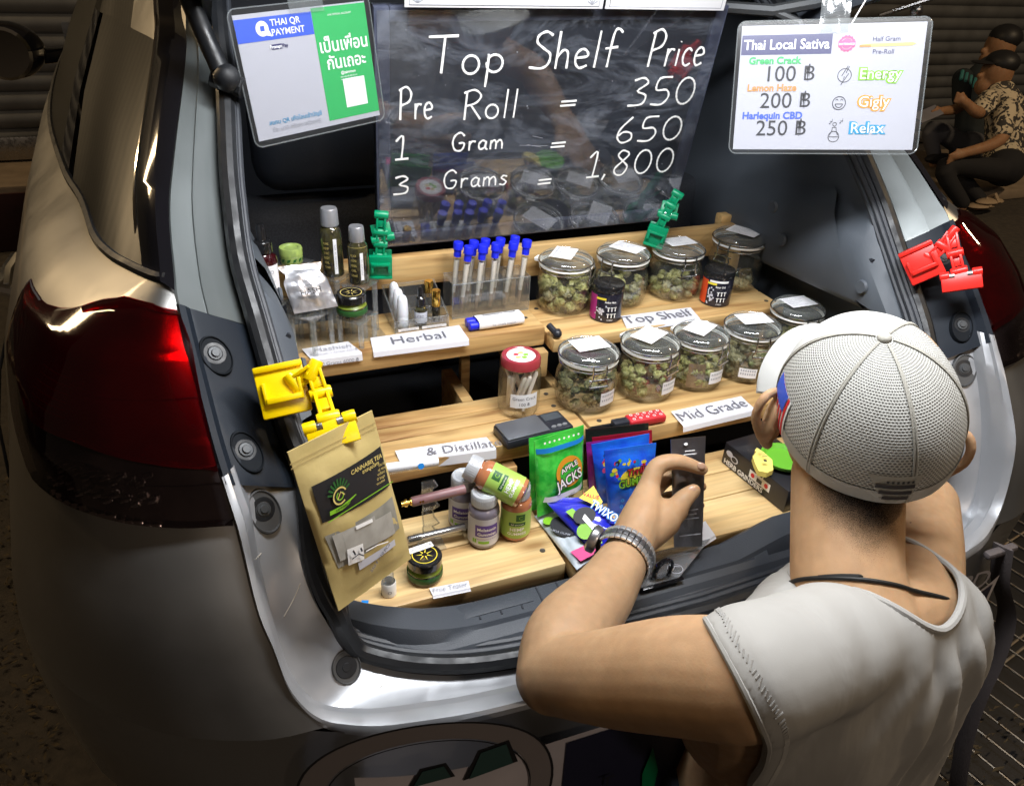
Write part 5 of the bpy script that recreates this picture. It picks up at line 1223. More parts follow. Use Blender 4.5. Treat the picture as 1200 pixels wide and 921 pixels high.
# test-tube rack: ten tubes of pre-rolls with blue stoppers
RX0, RX1 = onZ(532, 377, ZH).x, onZ(617, 361, ZH).x; RY = onZ(532, 377, ZH).y + .008
t = thing('tube_rack', 'clear acrylic rack holding ten blue capped tubes', 'rack', ((RX0+RX1)/2, RY+.02, ZH))
clear_box(t, RX0, RX1, RY, RY+.052, ZH+.0006, .062, .062)
MB().box(RX0+.003, RX1-.003, RY+.003, RY+.049, ZH+.059, ZH+.0605).build('top_plate', 'acrylic', t)
tube0 = None
ORD = ('first', 'second', 'third', 'fourth', 'fifth')
for row, (v, cols) in enumerate(((.030+.008, (532, 549, 565, 581, 596.5)), (.015, (538, 556, 573.5, 589.5, 605)))):
    for k in range(5):
        u = .08+.18*k if row == 0 else .14+.19*k
        P = V((RX0+(RX1-RX0)*u, RY+v, ZH+.003)); M = TR(P) @ Matrix.Rotation(math.radians(5.5+1.2*math.sin(k*2+row)), 4, 'Y') @ Matrix.Rotation(math.radians(2*math.sin(k*3)), 4, 'X')
        lab = f'blue capped pre-roll tube, {ORD[k]} from the left of the {"back" if row == 0 else "front"} row in the rack'
        if tube0 is None:
            tube0 = thing('preroll_tube', lab, 'tube', group='blue capped tubes in the clear rack', M=M)
            MB().lathe([(0, 0), (.0040, .001), (.0058, .004), (.0062, .008), (.0062, .104)], 18).build('glass_tube', 'jar_glass', tube0, local=True)
            MB().lathe([(.0063, .094), (.0063, .106), (.0082, .1065), (.0084, .118), (.0078, .119), (0, .119)], 18).build('stopper', 'blue_cap', tube0, local=True)
            ro = MB(); ro.lathe([(0, .006), (.0030, .006), (.0032, .030)], 12, 1); ro.lathe([(.0032, .0301), (.0047, .088), (0, .088)], 12, 0)
            ro.build('pre_roll', ['joint_paper', 'herb_ground'], tube0, local=True)
        else: dup(tube0, lab, M)
# the Valentine tubes lying in their wrapper
PA, PB = onZ(556, 379, ZH+.009), onZ(612, 371, ZH+.009); ax = (PB-PA).normalized(); up = V((0, 0, 1)); sd = up.cross(ax)
t = thing('tube_pair', 'two blue capped tubes in a white Valentine wrapper lying before the rack', 'tube pack', PA)
for s, up_ in ((-1, .0075), (1, .0085)):
    c = PA + sd*s*.0072*1.0; c.z = ZH+.0085
    Mx = frameM(c - ax*.012, sd, ax.cross(sd)*-1 if False else up, ax); MB().lathe([(0, 0), (.0070, 0), (.0078, .001), (.0078, .012), (.0066, .0125), (.0066, .085), (0, .086)], 18, 0, Mx).build('tube', 'blue_cap', t)
m = MB(); sec = []
for k in range(25):
    q = 2*PI*k/24; sec.append((math.copysign(abs(math.cos(q))**.55, math.cos(q))*.0165, math.copysign(abs(math.sin(q))**.8, math.sin(q))*.0088))
rows = [[PA + ax*d + sd*a_ + V((0, 0, ZH+.0095-PA.z)) + up*b_ for a_, b_ in sec] for d in (.003, .03, .06, .083)]; m.grid(rows); m.build('wrapper', 'paper', t)
m = MB(); f = Fr(PA + ax*.004 + up*(ZH+.0188-PA.z) + sd*.012, ax, -sd, .08, .03); f.n = up
f.text(m, "Valentine's Weed", .040, .0100, .0058, 0, .0008, .012, 'c', .064)
f2 = Fr(PA + ax*.004 + V((0, 0, ZH+.0120-PA.z)) - sd*.0170, ax, (sd*-.35 - up), .08, .02); f2.n = (-sd+up*.3).normalized(); f2.text(m, 'for couple session', .042, .004, .0040, 1, .0008, 0, 'c', .060)
m.build('lettering', ['ink', 'ink_grey'], t)

# ------------------------------------------------------------------ red-lidded jar of pre-rolls, scale, lighter, tins
P = atXY(607, .40, ZM); a = toward(P)
t = thing('pre_roll_jar', 'tall glass jar with dark red lid holding white pre-rolls', 'jar', P)
MB().lathe([(0, .003), (.026, .0015), (.0315, .004), (.0335, .012), (.0335, .066), (.0320, .076), (.0285, .083), (.0275, .088)], 40, 0, TR(P)).build('glass_body', 'jar_glass', t, ang=60)
MB().lathe([(.0300, .083), (.0312, .084), (.0312, .095), (.0295, .0985), (.026, .0985), (.0245, .0972), (0, .0972)], 40, 0, TR(P)).build('lid', 'lid_red', t)
m = MB(); m.disc(.0225, 30, 0, TR(P + V((0, 0, .0976)))); 
for k, c in ((0, 1), (1, 2), (2, 3), (3, 2), (4, 1)): m.sphere(P + V((.008*math.cos(k*1.26), .008*math.sin(k*1.26), .0975)), (.005, .0042, .0008), 10, 4, c)
m.build('lid_print', ['white_print', 'lime_print', 'gold_print', 'red_print'], t)
m = MB(); label_band(m, .0339, .022, .046, a+.30, .68, 0); wrap_text(m, 'Green Crack', .0342, .0385, a+.30, .0055, 1, 1.15); wrap_text(m, '100 ฿', .0342, .0285, a+.30, .0055, 1, 1.15)
o = m.build('label', ['paper', 'ink_grey'], t)
for v in o.data.vertices: v.co += P
rg = random.Random(4); jt0 = None
for k in range(11):
    q = 2*PI*k/11 + rg.uniform(-.2, .2); r0 = rg.uniform(.008, .021); q2 = q + rg.uniform(.4, 1.4); r1 = .0235
    b = V((P.x+r0*math.cos(q), P.y+r0*math.sin(q), ZM+.008)); e = V((P.x+r1*math.cos(q2), P.y+r1*math.sin(q2), ZM+rg.uniform(.062, .074)))
    z = (e-b).normalized(); x = z.orthogonal().normalized(); M = frameM(b, x, z.cross(x), z)
    lab = 'white paper pre-roll standing in the red lidded jar'
    if jt0 is None:
        jt0 = thing('pre_roll', lab, 'pre-roll', group='pre-rolls in the red lidded jar', M=M); MB().lathe([(0, 0), (.0026, 0), (.0028, .018), (.0045, .064), (.0030, .068), (0, .070)], 10).build('paper_cone', 'joint_paper', jt0, local=True)
    else: dup(jt0, lab, M)
zq = ZM+.018; c0, c1, c2, c3 = [onZ(*p, zq) for p in ((576, 494), (653, 479), (674, 496), (597, 519))]
U = (c1-c0+c2-c3).normalized(); L_ = (c1-c0).length*.5+(c2-c3).length*.5; Wd = ((c3-c0).length+(c2-c1).length)/2*.93
cc = (c0+c1+c2+c3)/4; M = TR((cc.x, cc.y, ZM+.0005), math.atan2(U.y, U.x))
t = thing('digital_scale', 'black pocket digital scale with a grey weighing plate', 'scale', (cc.x, cc.y, ZM))
MB().box(-L_/2, L_/2, -Wd/2, Wd/2, 0, .0145, .003, 0, M).build('scale_body', 'scale_body', t)
MB().box(-L_/2+.002, L_*.14, -Wd/2+.002, Wd/2-.002, .0147, .0172, .001, 0, M).build('weighing_plate', 'scale_plate', t)
MB().box(L_*.19, L_/2-.005, Wd*.05, Wd/2-.005, .0146, .0152, 0, 0, M).build('display', 'lcd', t)
for k in range(3): MB().lathe([(0, .0016), (.0028, .0014), (.0032, 0)], 14, 0, M @ Matrix.Translation((L_*.235+.0095*k, -Wd*.30, .0146)) @ Matrix.Diagonal((1.35, .9, 1, 1))).build('button', 'cap_silver', t)
A_, B_ = onZ(691, 503, ZM+.008), onZ(777, 487, ZM+.008); A_.z = B_.z = ZM+.0085; ax = (B_-A_).normalized(); sd = V((0, 0, 1)).cross(ax)
t = thing('gas_lighter', 'long nosed lighter with a red patterned handle on the plank edge', 'lighter', A_)
Lg = (B_-A_).length; Ml = frameM(A_, ax, sd, V((0, 0, 1)))
MB().tube([A_, A_+ax*Lg*.30], .0032, 10).build('nozzle', 'gloss_black', t)
MB().box(Lg*.30, Lg*.52, -.008, .008, -.006, .006, .003, 0, Ml).build('trigger_head', 'scale_body', t)
MB().box(Lg*.50, Lg*1.0, -.0115, .0115, -.0065, .0072, .004, 0, Ml, 3).build('handle', 'bandana_red', t)
m = MB(); f = Fr(A_+V((0, 0, .0074))+sd*.011+ax*Lg*.52, ax, -sd, Lg*.46, .022); f.n = V((0, 0, 1))
for i in range(5):
    for k in range(2): f.ring(m, f.w*(.1+.2*i), .0055+.011*k, .0016, .0026, 0, .0003, 10); f.disc(m, f.w*(.2+.2*i), .011*k+.001+.008*(1-k), .0009, 0, .0003, 8)
m.build('bandana_print', 'white_print', t)
def tin(px, y, lab, side, word):
    P = atXY(px, y, ZT); a = toward(P)
    t = thing('bud_tin', lab, 'tin', P, 'small black printed tins on the top shelf')
    MB().lathe([(0, 0), (.0265, 0), (.0280, .0015), (.0280, .052), (.0268, .054)], 36, 0, TR(P)).build('tin_body', 'tin_black', t)
    MB().lathe([(.0272, .0545), (.0284, .055), (.0284, .064), (.0272, .066), (0, .066)], 36, 0, TR(P)).build('lid', 'black_cap', t)
    m = MB(); label_band(m, .0283, .004, .050, a-1.05, .42, 2)
    label_band(m, .0284, .043, .047, a-.35, .32, 1)
    if side == 'orange_red': label_band(m, .0284, .0475, .0515, a+.1, .62, 0)
    wrap_text(m, word, .0286, .040, a+.25, .0035, 0, .7, bold=.03)
    for r in range(2):
        for c in range(3):
            label_band(m, .0286, .029-.012*r, .0305-.012*r, a+.16+.22*c, .085, 0, 3); label_band(m, .0286, .0225-.012*r, .0285-.012*r, a+.16+.22*c, .03, 0, 3)
    rg = random.Random(px)
    for k in range(26):
        q = a-.35+rg.gauss(0, .13); zz = .020+rg.gauss(0, .008)
        if .004 < zz < .04: label_band(m, .0285, zz, zz+.003, q, .045, 3, 2)
    wrap_text(m, 'HYBRID', .0286, .0062, a+.3, .0022, 0, .6)
    o = m.build('label', ['white_print', 'yellow_print', side, 'lavender_label'], t)
    for v in o.data.vertices: v.co += P
tin(709, .528, 'black tin with a magenta side and yellow stripe before the upper jars', 'magenta', 'Amber Haze')
tin(837, .528, 'black tin with an orange side before the upper jars', 'orange_red', 'Sour OG')

# ------------------------------------------------------------------ snack bags
def bag(name, lab, px, base, tilt, mt, depth, group=None, az=0.0, seed=1, crease=.001):
    """standing pouch: px = TL, TR, BR, BL; stands in a plane through base leaning back by tilt"""
    n = V((math.sin(az), -math.cos(az)*math.cos(tilt), math.sin(tilt)))
    f = planefr((px[0], px[1], px[3]), base, n); f.n = n.normalized() if n.dot(CAM-V(base)) > 0 else -n.normalized()
    t = thing(name, lab, 'bag', (base[0], base[1], ZB), group)
    q = [fpx2(f, p) for p in px]; pillow('pouch_body', f, q, mt, t, depth, 16, 22, crease, seed)
    return t, f, q
def fpx2(f, p):
    P = onP(p[0], p[1], f.o, f.n) - f.o; return P.dot(f.ux), P.dot(f.uy)
SG = 'printed snack pouches standing on the lower planks'
bag('snack_pouch', 'green pouch standing directly behind the other green cereal pouch', ((620, 514), (676, 501), (677, 592), (622, 598)), (-.175, .232, ZB), .18, 'bag_green', .008, SG, .15, 5)
t, f, q = bag('snack_pouch', 'bright green cereal pouch printed APPLE JACKS', ((626, 517), (684, 498), (683, 586), (630, 606)), (-.175, .206, ZB), .20, 'bag_green', .012, SG, .15, 2)
m = MB(); hb = .0125
def bl(pu, h=0): return f.P(pu[0], pu[1], h)
def strip(mb, p0, p1, p2, p3, mi, h=hb): mb.grid([[f.P(*((1-u)*p0[0]+u*p1[0], (1-u)*p0[1]+u*p1[1]), h*min(1, .15+2.2*math.sin(PI*u)**.6*.5)) for u in [i/8 for i in range(9)]], [f.P(*((1-u)*p3[0]+u*p2[0], (1-u)*p3[1]+u*p2[1]), h*min(1, .15+2.2*math.sin(PI*u)**.6*.5)) for u in [i/8 for i in range(9)]]], m=mi)
g = lambda x, y: fpx2(f, (x, y))
strip(m, g(627, 526), g(683, 509), g(683, 514), g(628, 532), 0, .010)
c = g(661, 548); f.disc(m, c[0], c[1], .022, 1, hb+.0012, 26, 1.1); f.disc(m, c[0], c[1]+.001, .016, 2, hb+.0016, 26)
rot = .30
for mi, b0, dh in ((4, .09, 0), (3, .0, .0006)):
    a1 = g(661, 545); f.text(m, 'APPLE', a1[0], a1[1], .0078, mi, hb+.0022+dh, b0+.012, 'c', .03, rot=rot)
    a2 = g(661, 562); f.text(m, 'JACKS', a2[0], a2[1], .0150, mi, hb+.0024+dh, b0*.7+.012, 'c', .045, slant=.15, rot=rot)
strip(m, g(633, 582), g(681, 562), g(681, 568), g(633, 588), 5, .0135)
a3 = g(657, 578); f.text(m, 'cannabis infused 500mg', a3[0], a3[1], .0022, 4, hb+.0035, 0, 'c', .04, rot=rot)
strip(m, g(662, 574), g(681, 569), g(680, 582), g(662, 590), 6, .0125)
for k in range(8): pt = g(636+k*5.6, 521-k*1.6); f.disc(m, pt[0], pt[1]-.004, .0018, 3, .006, 8)
m.build('print', ['sky_print', 'orange_print', 'bag_green', 'white_print', 'ink', 'lavender_label', 'kraft'], t)
bag('snack_pouch', 'black pouch at the back between the green and the blue pouches', ((686, 503), (760, 496), (762, 590), (690, 600)), (-.08, .268, ZB), .08, 'bag_black', .006, SG, -.05, 7)
t, f, q = bag('snack_pouch', 'dark red pouch showing above the blue gummy pouches', ((694, 513), (764, 504), (766, 592), (698, 602)), (-.075, .254, ZB), .10, 'bag_red', .006, SG, -.05, 9)
m = MB(); f.text(m, 'GUSHERS FRUIT', *fpx2(f, (730, 516)), .0042, 0, .004, .02, 'c', .055, rot=.13); m.build('print', 'white_print', t)
bag('snack_pouch', 'purple pouch showing at the left of the blue gummy pouches', ((687, 519), (740, 512), (742, 590), (692, 600)), (-.085, .240, ZB), .14, 'bag_purple', .007, SG, -.02, 11)
def gum(px, base, lab, seed, full):
    t, f, q = bag('snack_pouch', lab, px, base, .17, 'bag_blue', .011, SG, -.05, seed)
    g = lambda x, y: fpx2(f, (x, y)); m = MB(); rg = random.Random(seed)
    x0, y0 = px[0]; x1, y1 = px[1]; xb, yb = px[3]
    def uv(u, v): return g(x0+(x1-x0)*u+(xb-x0)*v, y0+(y1-y0)*u+(yb-y0)*v)
    for k in range(44):
        u, v = .5+.40*math.cos(k*.74), .30+.17*math.sin(k*.74+.4); a, b = uv(u+rg.uniform(-.05, .05), v+rg.uniform(-.03, .05)); f.disc(m, a, b, rg.uniform(.0015, .0050), rg.choice((1, 1, 2, 3, 4, 5, 6, 9)), .0105+.0006*k/44, rg.choice((5, 6, 9)), rg.uniform(.6, 1.4))
    a, b = uv(.5, .34); f.disc(m, a, b, .024, 3, .0116, 24, .62)
    for mi, b0, dh in ((6, .08, 0), (2, .0, .0006)): a, b = uv(.50, .305); f.text(m, 'Trrlli', a, b, .0105, mi, .0128+dh, b0, 'c', .052, slant=.2, rot=.10)
    for mi, b0, dh in ((6, .08, 0), (1, .02, .0006)): a, b = uv(.52, .435); f.text(m, 'GUMMIES', a, b, .0125, mi, .0130+dh, b0, 'c', .060, rot=.10)
    if full:
        a, b = uv(.60, .60); f.disc(m, a, b, .0185, 7, .0125, 26, .85)
        a, b = uv(.62, .74); 
        rr = [uv(.34, .80), uv(.93, .70), uv(.93, .755), uv(.34, .855)]; f.shape(m, rr, 8, .0142); a, b = uv(.64, .795); f.text(m, '600mg per bag', a, b, .0024, 6, .0146, 0, 'c', .035, rot=.12)
        for k in range(5): a, b = uv(rg.uniform(.1, .3), rg.uniform(.55, .95)); f.ring(m, a, b, .0012, .0030, 9, .0095, 10)
        a, b = uv(.36, .97); f.text(m, 'NET WEIGHT', a, b, .003, 8, .0075, 0, 'c', .03, rot=.1)
    m.build('print', ['bag_blue', 'lime_print', 'red_print', 'yellow_print', 'orange_print', 'pink_print', 'ink', 'pouch_clear' if False else 'brown_paper', 'white_print', 'sky_print'], t)
    if full:
        m = MB()
        for (u0, v0), (u1, v1) in (((.50, .57), (.72, .63)), ((.56, .66), (.80, .66))):
            p = [f.P(*uv(u0+(u1-u0)*i/6, v0+(v1-v0)*i/6+.02*math.sin(i)), .0145) for i in range(7)]; m.tube(p, [.002, .0034, .0038, .0036, .0038, .0034, .002], 8)
        m.build('gummy_worm', 'gummy', t)
gum(((693, 521), (761, 508), (757, 590), (703, 602)), (-.06, .226, ZB), 'blue gummy pouch standing just behind the front gummy pouch', 21, False)
gum(((708, 528), (769, 519), (762, 607), (714, 618)), (-.045, .195, ZB), 'frontmost bright blue gummy pouch with a clear window', 22, True)
# pouches lying in front
def lying(name, lab, px, zs, mt, depth, seed, group=SG):
    P = [onZ(*p, z) for p, z in zip(px, zs)]; U = (P[1]-P[0]+P[2]-P[3])/2; D = (P[3]-P[0]+P[2]-P[1])/2
    f = Fr(P[0], U, D, U.length, D.length); 
    if f.n.z < 0: f.n = -f.n
    f.o = sum(P, V((0, 0, 0)))/4 - f.ux*f.w/2 - f.uy*f.h/2
    t = thing(name, lab, 'bag', P[2], group); q = [((p-f.o).dot(f.ux), (p-f.o).dot(f.uy)) for p in P]
    pillow('pouch_body', f, q, mt, t, depth, 16, 20, .0012, seed); return t, f
t, f = lying('snack_pouch', 'white and pink pouch lying beneath the indigo pouch', ((626, 604), (660, 592), (696, 652), (676, 668)), (ZB+.004, ZB+.010, ZB+.012, ZB+.006), 'bag_white', .008, 31)
m = MB(); f.disc(m, f.w*.55, f.h*.42, .017, 0, .0098, 20, 1.3); f.disc(m, f.w*.3, f.h*.22, .008, 1, .008, 16); f.shape(m, [(f.w*.08, f.h*.80), (f.w*.95, f.h*.82), (f.w*.9, f.h*.99), (f.w*.12, f.h*.99)], 2, .0075); f.text(m, 'VIDA GUMS', f.w*.25, f.h*.5, .004, 3, .0105, 0, 'c', rot=-1.0)
m.build('print', ['ink', 'lime_print', 'pink_print', 'ink_soft'], t)
t, f = lying('snack_pouch', 'indigo and green pouch printed TWIXOR lying before the gummy pouches', ((636, 586), (694, 580), (733, 624), (700, 652)), (ZB+.030, ZB+.052, ZB+.024, ZB+.014), 'bag_indigo', .011, 33)
m = MB(); w, h = f.w, f.h
f.shape(m, [(.04*w, .30*h), (.22*w, .28*h), (.62*w, .80*h), (.55*w, .97*h)], 0, .0118); f.disc(m, .42*w, .46*h, .016, 1, .0124, 22, .8); f.shape(m, [(.46*w, .16*h), (.90*w, .05*h), (.95*w, .35*h), (.80*w, .40*h)], 2, .0121)
f.shape(m, [(.34*w, .50*h), (.44*w, .44*h), (.62*w, .80*h), (.54*w, .86*h)], 3, .0132)
for mi, b0, dh in ((4, .07, 0), (5, .01, .0006)): f.text(m, 'TWIXOR', .60*w, .34*h, .012, mi, .0128+dh, b0, 'l', .052, rot=-.98)
f.text(m, 'VALUE', .72*w, .22*h, .0055, 6, .0128, .02, 'c', rot=-.6)
f.disc(m, .30*w, .70*h, .012, 0, .0124, 18); f.disc(m, .12*w, .33*h, .0032, 5, .0116, 12)
m.build('print', ['lime_print', 'ink', 'yellow_print', 'white_print', 'sky_print', 'white_print', 'red_print'], t)

# ------------------------------------------------------------------ herb grinder box and the toy on it
a_, b_ = onZ(845, 541, ZB+.0005), onZ(902, 588, ZB+.0005); ax = (b_-a_); Lb = ax.length; ax.normalize(); sd = V((0, 0, 1)).cross(ax)
if sd.y < 0: sd = -sd
Hb = .040; Mb = frameM(a_, ax, sd, V((0, 0, 1)))
t = thing('grinder_box', 'black cardboard box printed HERB GRINDERS', 'box', a_)
MB().box(0, Lb*1.25, 0, .085, 0, Hb, .0015, 0, Mb).build('carton', 'box_black', t)
m = MB(); f = Fr(a_ + V((0, 0, Hb)), ax, V((0, 0, -1)), Lb*1.25, Hb); f.n = -sd
f.text(m, 'HERB GRINDERS', .45*Lb, .90*Hb, .0085, 0, .0009, .03, 'c', .82*Lb); f.disc(m, .13*Lb, .36*Hb, .0075, 1, .0008, 18, .7); f.disc(m, .24*Lb, .46*Hb, .0085, 1, .0010, 18, .7); f.disc(m, .24*Lb, .46*Hb, .0060, 2, .0012, 18, .7)
f.shape(m, [(.55*Lb, .30*Hb), (.95*Lb, .30*Hb), (.95*Lb, .66*Hb), (.55*Lb, .66*Hb)], 0, .0008); f.disc(m, .62*Lb, .48*Hb, .004, 3, .0011, 14); f.disc(m, .88*Lb, .48*Hb, .004, 3, .0011, 14); f.ring(m, .75*Lb, .28*Hb, .006, .0085, 0, .0008, 4, (PI/4, 2*PI+PI/4)); f.shape(m, [(.70*Lb, .42*Hb), (.80*Lb, .42*Hb), (.80*Lb, .6*Hb), (.70*Lb, .6*Hb)], 2, .0011)
m.build('print', ['white_print', 'lavender_label', 'box_black', 'red_print'], t)
P = a_ + ax*Lb*.72 + sd*.045 + V((0, 0, Hb+.0005)); t = thing('novelty_ashtray', 'green and yellow novelty dish lying on the grinder box', 'dish', P)
m = MB(); m.lathe([(0, .002), (.026, .001), (.034, .006), (.036, .012), (.033, .012), (.028, .006), (0, .0055)], 26, 0, TR(P)); m.build('dish', 'toy_green', t)
m = MB(); f = Fr(P + V((-.030, .026, .013)), ax, -sd, .06, .05); f.n = V((0, 0, 1))
m.poly([f.P(x, y, .004+.004*math.sin(x*90)) for x, y in ((.004, .012), (-.002, .002), (.014, .006), (.034, .004), (.050, .016), (.052, .030), (.044, .040), (.030, .036), (.018, .030), (.012, .018))], (0, 0, 1), .009); m.build('fish_body', 'toy_yellow', t)
m = MB(); 
for k in range(3): f.line(m, [(.020+.005*k, .012), (.017+.005*k, .020)], .0012, 0, .011)
f.disc(m, .038, .024, .0028, 0, .0115, 10); m.build('stripe', 'ink', t)

# ------------------------------------------------------------------ vape pens on their clear stand
YV = .225
t = thing('pen_stand', 'clear wavy acrylic stand holding three vape pens', 'stand', onY(505, 628, YV))
for px0 in (505, 445):
    m = MB(); base = onY(px0, 628, YV); pr = [(0, 0), (.004, .010), (-.002, .022), (.006, .030), (.0, .040), (-.002, .052), (.006, .060), (.0, .070), (-.002, .086), (.004, .094), (.0, .102)]
    rows = []
    for s in (-.010, .006):
        rows.append([V((base.x+s+(dy*1.0 if s > 0 else 0), YV+.004-dy*.6, ZB+.001+z)) for dy, z in pr])
    m.grid(rows); m.grid([[p+V((0, .003, 0)) for p in r] for r in rows]); m.tube(rows[1], .0014, 6, 1); m.tube(rows[0], .0012, 6, 1); m.build('upright', ['acrylic', 'acrylic_edge'], t)
    MB().box(base.x-.020, base.x+.016, YV-.022, YV+.022, ZB+.0004, ZB+.003, .0008).build('foot', 'acrylic', t)
a_, b_ = onY(436, 558, YV-.006), onY(510, 543, YV-.006); MB().box(min(a_.x, b_.x), b_.x, YV+.004, YV+.007, b_.z-.012, b_.z-.004, .0006).build('crossbar', 'acrylic', t)
def pen(name, lab, pa, pb, r, segs):
    A0, B0 = onY(*pa, YV-.008), onY(*pb, YV-.008); ax = (B0-A0); L = ax.length; ax.normalize(); x = ax.cross(V((0, 0, 1))).normalized(); M = frameM(A0, x, x.cross(ax)*-1, ax)
    t = thing(name, lab, 'vape pen', A0, 'vape pens on the clear stand')
    for nm, mt, prof in segs: MB().lathe([(rr*r, zz*L) for rr, zz in prof], 20, 0, M).build(nm, mt, t)
    return t, A0, ax, L
t, A0, ax, L = pen('vape_pen', 'white vape pen with a blue dot across the Distillate card', (428, 552), (513, 540), .0062, (('pen_body', 'vape_white', [(0, 0), (.9, 0), (1, .02), (1, .98), (.9, 1), (0, 1)]),))
m = MB(); f = Fr(A0 + V((0, -.0066, .004)), ax, (0, -.3, -1), L, .01); f.n = V((0, -.9, .45)).normalized(); f.disc(m, .74*L, .003, .0042, 0, .0012, 16); f.text(m, 'premium live resin', .45*L, .005, .0030, 1, .0012, 0, 'c'); f.rect(m, .90*L, .0022, .93*L, .0034, 1, .0012); m.build('print', ['sky_print', 'ink_soft'], t)
t, A0, ax, L = pen('vape_pen', 'mauve vape pen with a gold tip on the clear stand', (470, 591), (545, 573), .0066, (('gold_tip', 'gold', [(0, 0), (.55, 0), (.55, .05), (.8, .06), (.8, .09), (.45, .10), (.45, .13), (.75, .14), (.75, .16)]), ('pen_body', 'vape_mauve', [(0, .16), (.92, .16), (1, .18), (1, .99), (.9, 1), (0, 1)])))
m = MB(); f = Fr(A0 + V((0, -.0062, .006)), ax, (0, -.3, -1), L, .01); f.n = V((0, -.9, .45)).normalized(); f.text(m, 'LIVE DIAMONDS', .66*L, .0035, .0030, 0, .0014, 0, 'c'); f.disc(m, .27*L, .0035, .0016, 1, .0014, 10); f.disc(m, .31*L, .0035, .0016, 1, .0014, 10); m.build('print', ['ink_grey', 'gold'], t)
pen('vape_pen', 'steel vape pen lowest on the clear stand', (478, 633), (545, 617), .0056, (('pen_body', 'vape_steel', [(0, 0), (.85, 0), (1, .02), (1, .20), (1.04, .21), (1.04, .23), (1, .24), (1, .98), (.9, 1), (0, 1)]),))

# ------------------------------------------------------------------ pill bottles
def pill(name, lab, M, body, labm, words, ang, dark):
    t = thing(name, lab, 'bottle', group='gummy supplement bottles', M=M)
    MB().lathe([(0, .002), (.017, .001), (.0205, .003), (.0215, .008), (.0215, .058), (.0200, .0635), (.0160, .067), (.0155, .070)], 32).build('bottle_body', body, t, local=True)
    cap = [(.0165, .0690), (.0180, .0695), (.0180, .0845), (.0168, .0865), (.0145, .0865), (.0135, .0855), (0, .0855)]
    MB().lathe(cap, 36).build('cap', 'pill_cap', t, local=True)
    m = MB()
    for k in range(3): m.tube([V(((.004+.0035*k)*math.cos(q), (.004+.0035*k)*math.sin(q), .0859)) for q in [2*PI*i/20 for i in range(14+2*k)]], .0005, 5)
    for k in range(36): q = 2*PI*k/36; m.box(.0178, .0184, -.0006, .0006, .071, .083, 0, 0, Matrix.Rotation(q, 4, 'Z'))
    m.build('cap_relief', 'pill_cap', t, local=True)
    m = MB(); label_band(m, .0217, .008, .054, ang, 2.6, 0, 40)
    if dark == 'purple':
        label_band(m, .02185, .024, .044, ang+.15, .78, 1, 14); wrap_text(m, words[0], .0221, .037, ang+.15, .0050, 2, 1.4, bold=.02); wrap_text(m, words[1], .0221, .029, ang+.15, .0050, 2, 1.4, bold=.02)
        wrap_text(m, 'natural blackberry flavour', .0221, .0205, ang+.15, .0022, 1, 1.4); label_band(m, .02186, .012, .0165, ang-.05, .35, 3, 6)
        for q in (-.75, -.6): label_band(m, .02186, .013, .020, ang+q, .06, 3, 3)
    else:
        label_band(m, .02185, .030, .036, ang+.05, .55, 1, 12); wrap_text(m, words[0], .0221, .024, ang+.05, .0058, 2, 1.2, bold=.02); wrap_text(m, words[1], .0221, .0165, ang+.05, .0046, 2, 1.3, bold=.02); label_band(m, .02186, .0385, .050, ang+.25, .30, 1, 8); wrap_text(m, 'C', .0221, .0442, ang+.25, .006, 3, .5)
        wrap_text(m, 'full spectrum', .0221, .033, ang+.05, .0024, 2, 1.0)
    m.build('label', [labm, 'purple_print' if dark == 'purple' else 'dark_green_print', 'white_print', 'lime_print'], t, local=True); return t
P1 = atXY(566, .205, ZB); P2 = atXY(603, .205, ZB); P0 = V((P1.x-.014, .248, ZB))
pill('supplement_bottle', 'purple labelled supplement bottle standing in front of its twin', TR(P1, 0, 1.0), 'pill_clear_purple', 'lavender_label', ('Melatonin', 'Gummies'), toward(P1)+.1, 'purple')
pill('supplement_bottle', 'purple labelled supplement bottle half hidden behind its twin', TR(P0, 0, 1.0), 'pill_clear_purple', 'lavender_label', ('Melatonin', 'Gummies'), toward(P0)-.2, 'purple')
pill('supplement_bottle', 'green labelled supplement bottle standing upright', TR(P2, 0, 1.0), 'pill_clear_orange', 'green_label', ('HEMP', 'GUMMIES'), toward(P2)+.1, 'green')
ca, cb = onY(566, 556, .222), onY(601, 574, .196); axd = (ca-cb).normalized()    # axis of the bottle laid on top, cap up-left
cM = (ca+cb)/2; cM.z += .002; x = axd.cross(V((0, -.5, .85))).normalized(); y = axd.cross(x)
Mt = frameM(cM - axd*.040, x, y, axd)
loc = Mt.inverted() @ CAM; ang = math.atan2(loc.y, loc.x)
pill('supplement_bottle', 'green labelled supplement bottle tipped over on top of the others', Mt, 'pill_clear_orange', 'green_label', ('HEMP', 'GUMMIES'), ang, 'green')
MB().lathe([(0, .0), (.015, -.0004), (.0195, .001)], 30).build('clear_base', 'acrylic_edge', bpy.data.objects[[o.name for o in bpy.data.objects if o.get('label', '').startswith('green labelled supplement bottle tipped')][0]], local=True)
P = atXY(498, .165, ZB); t = salve(P, 'black lidded salve jar with a white sticker beside the Free Tester strip', 'yellow_print')
m = MB(); f = Fr(P + V((-.019, .016, .0379)), (1, .15, 0), (.15, -1, 0), .034, .010); f.n = V((0, 0, 1)); f.rect(m, 0, 0, .034, .010, 0, 0); f.text(m, 'SALVE 250 ฿', .017, .0075, .0048, 1, .0004, 0, 'c', .03); m.build('sticker', ['paper', 'ink_soft'], t)
P = atXY(456, .150, ZB); t = thing('sample_vial', 'tiny white vial with a clear cap beside the kraft pouch tip', 'vial', P)
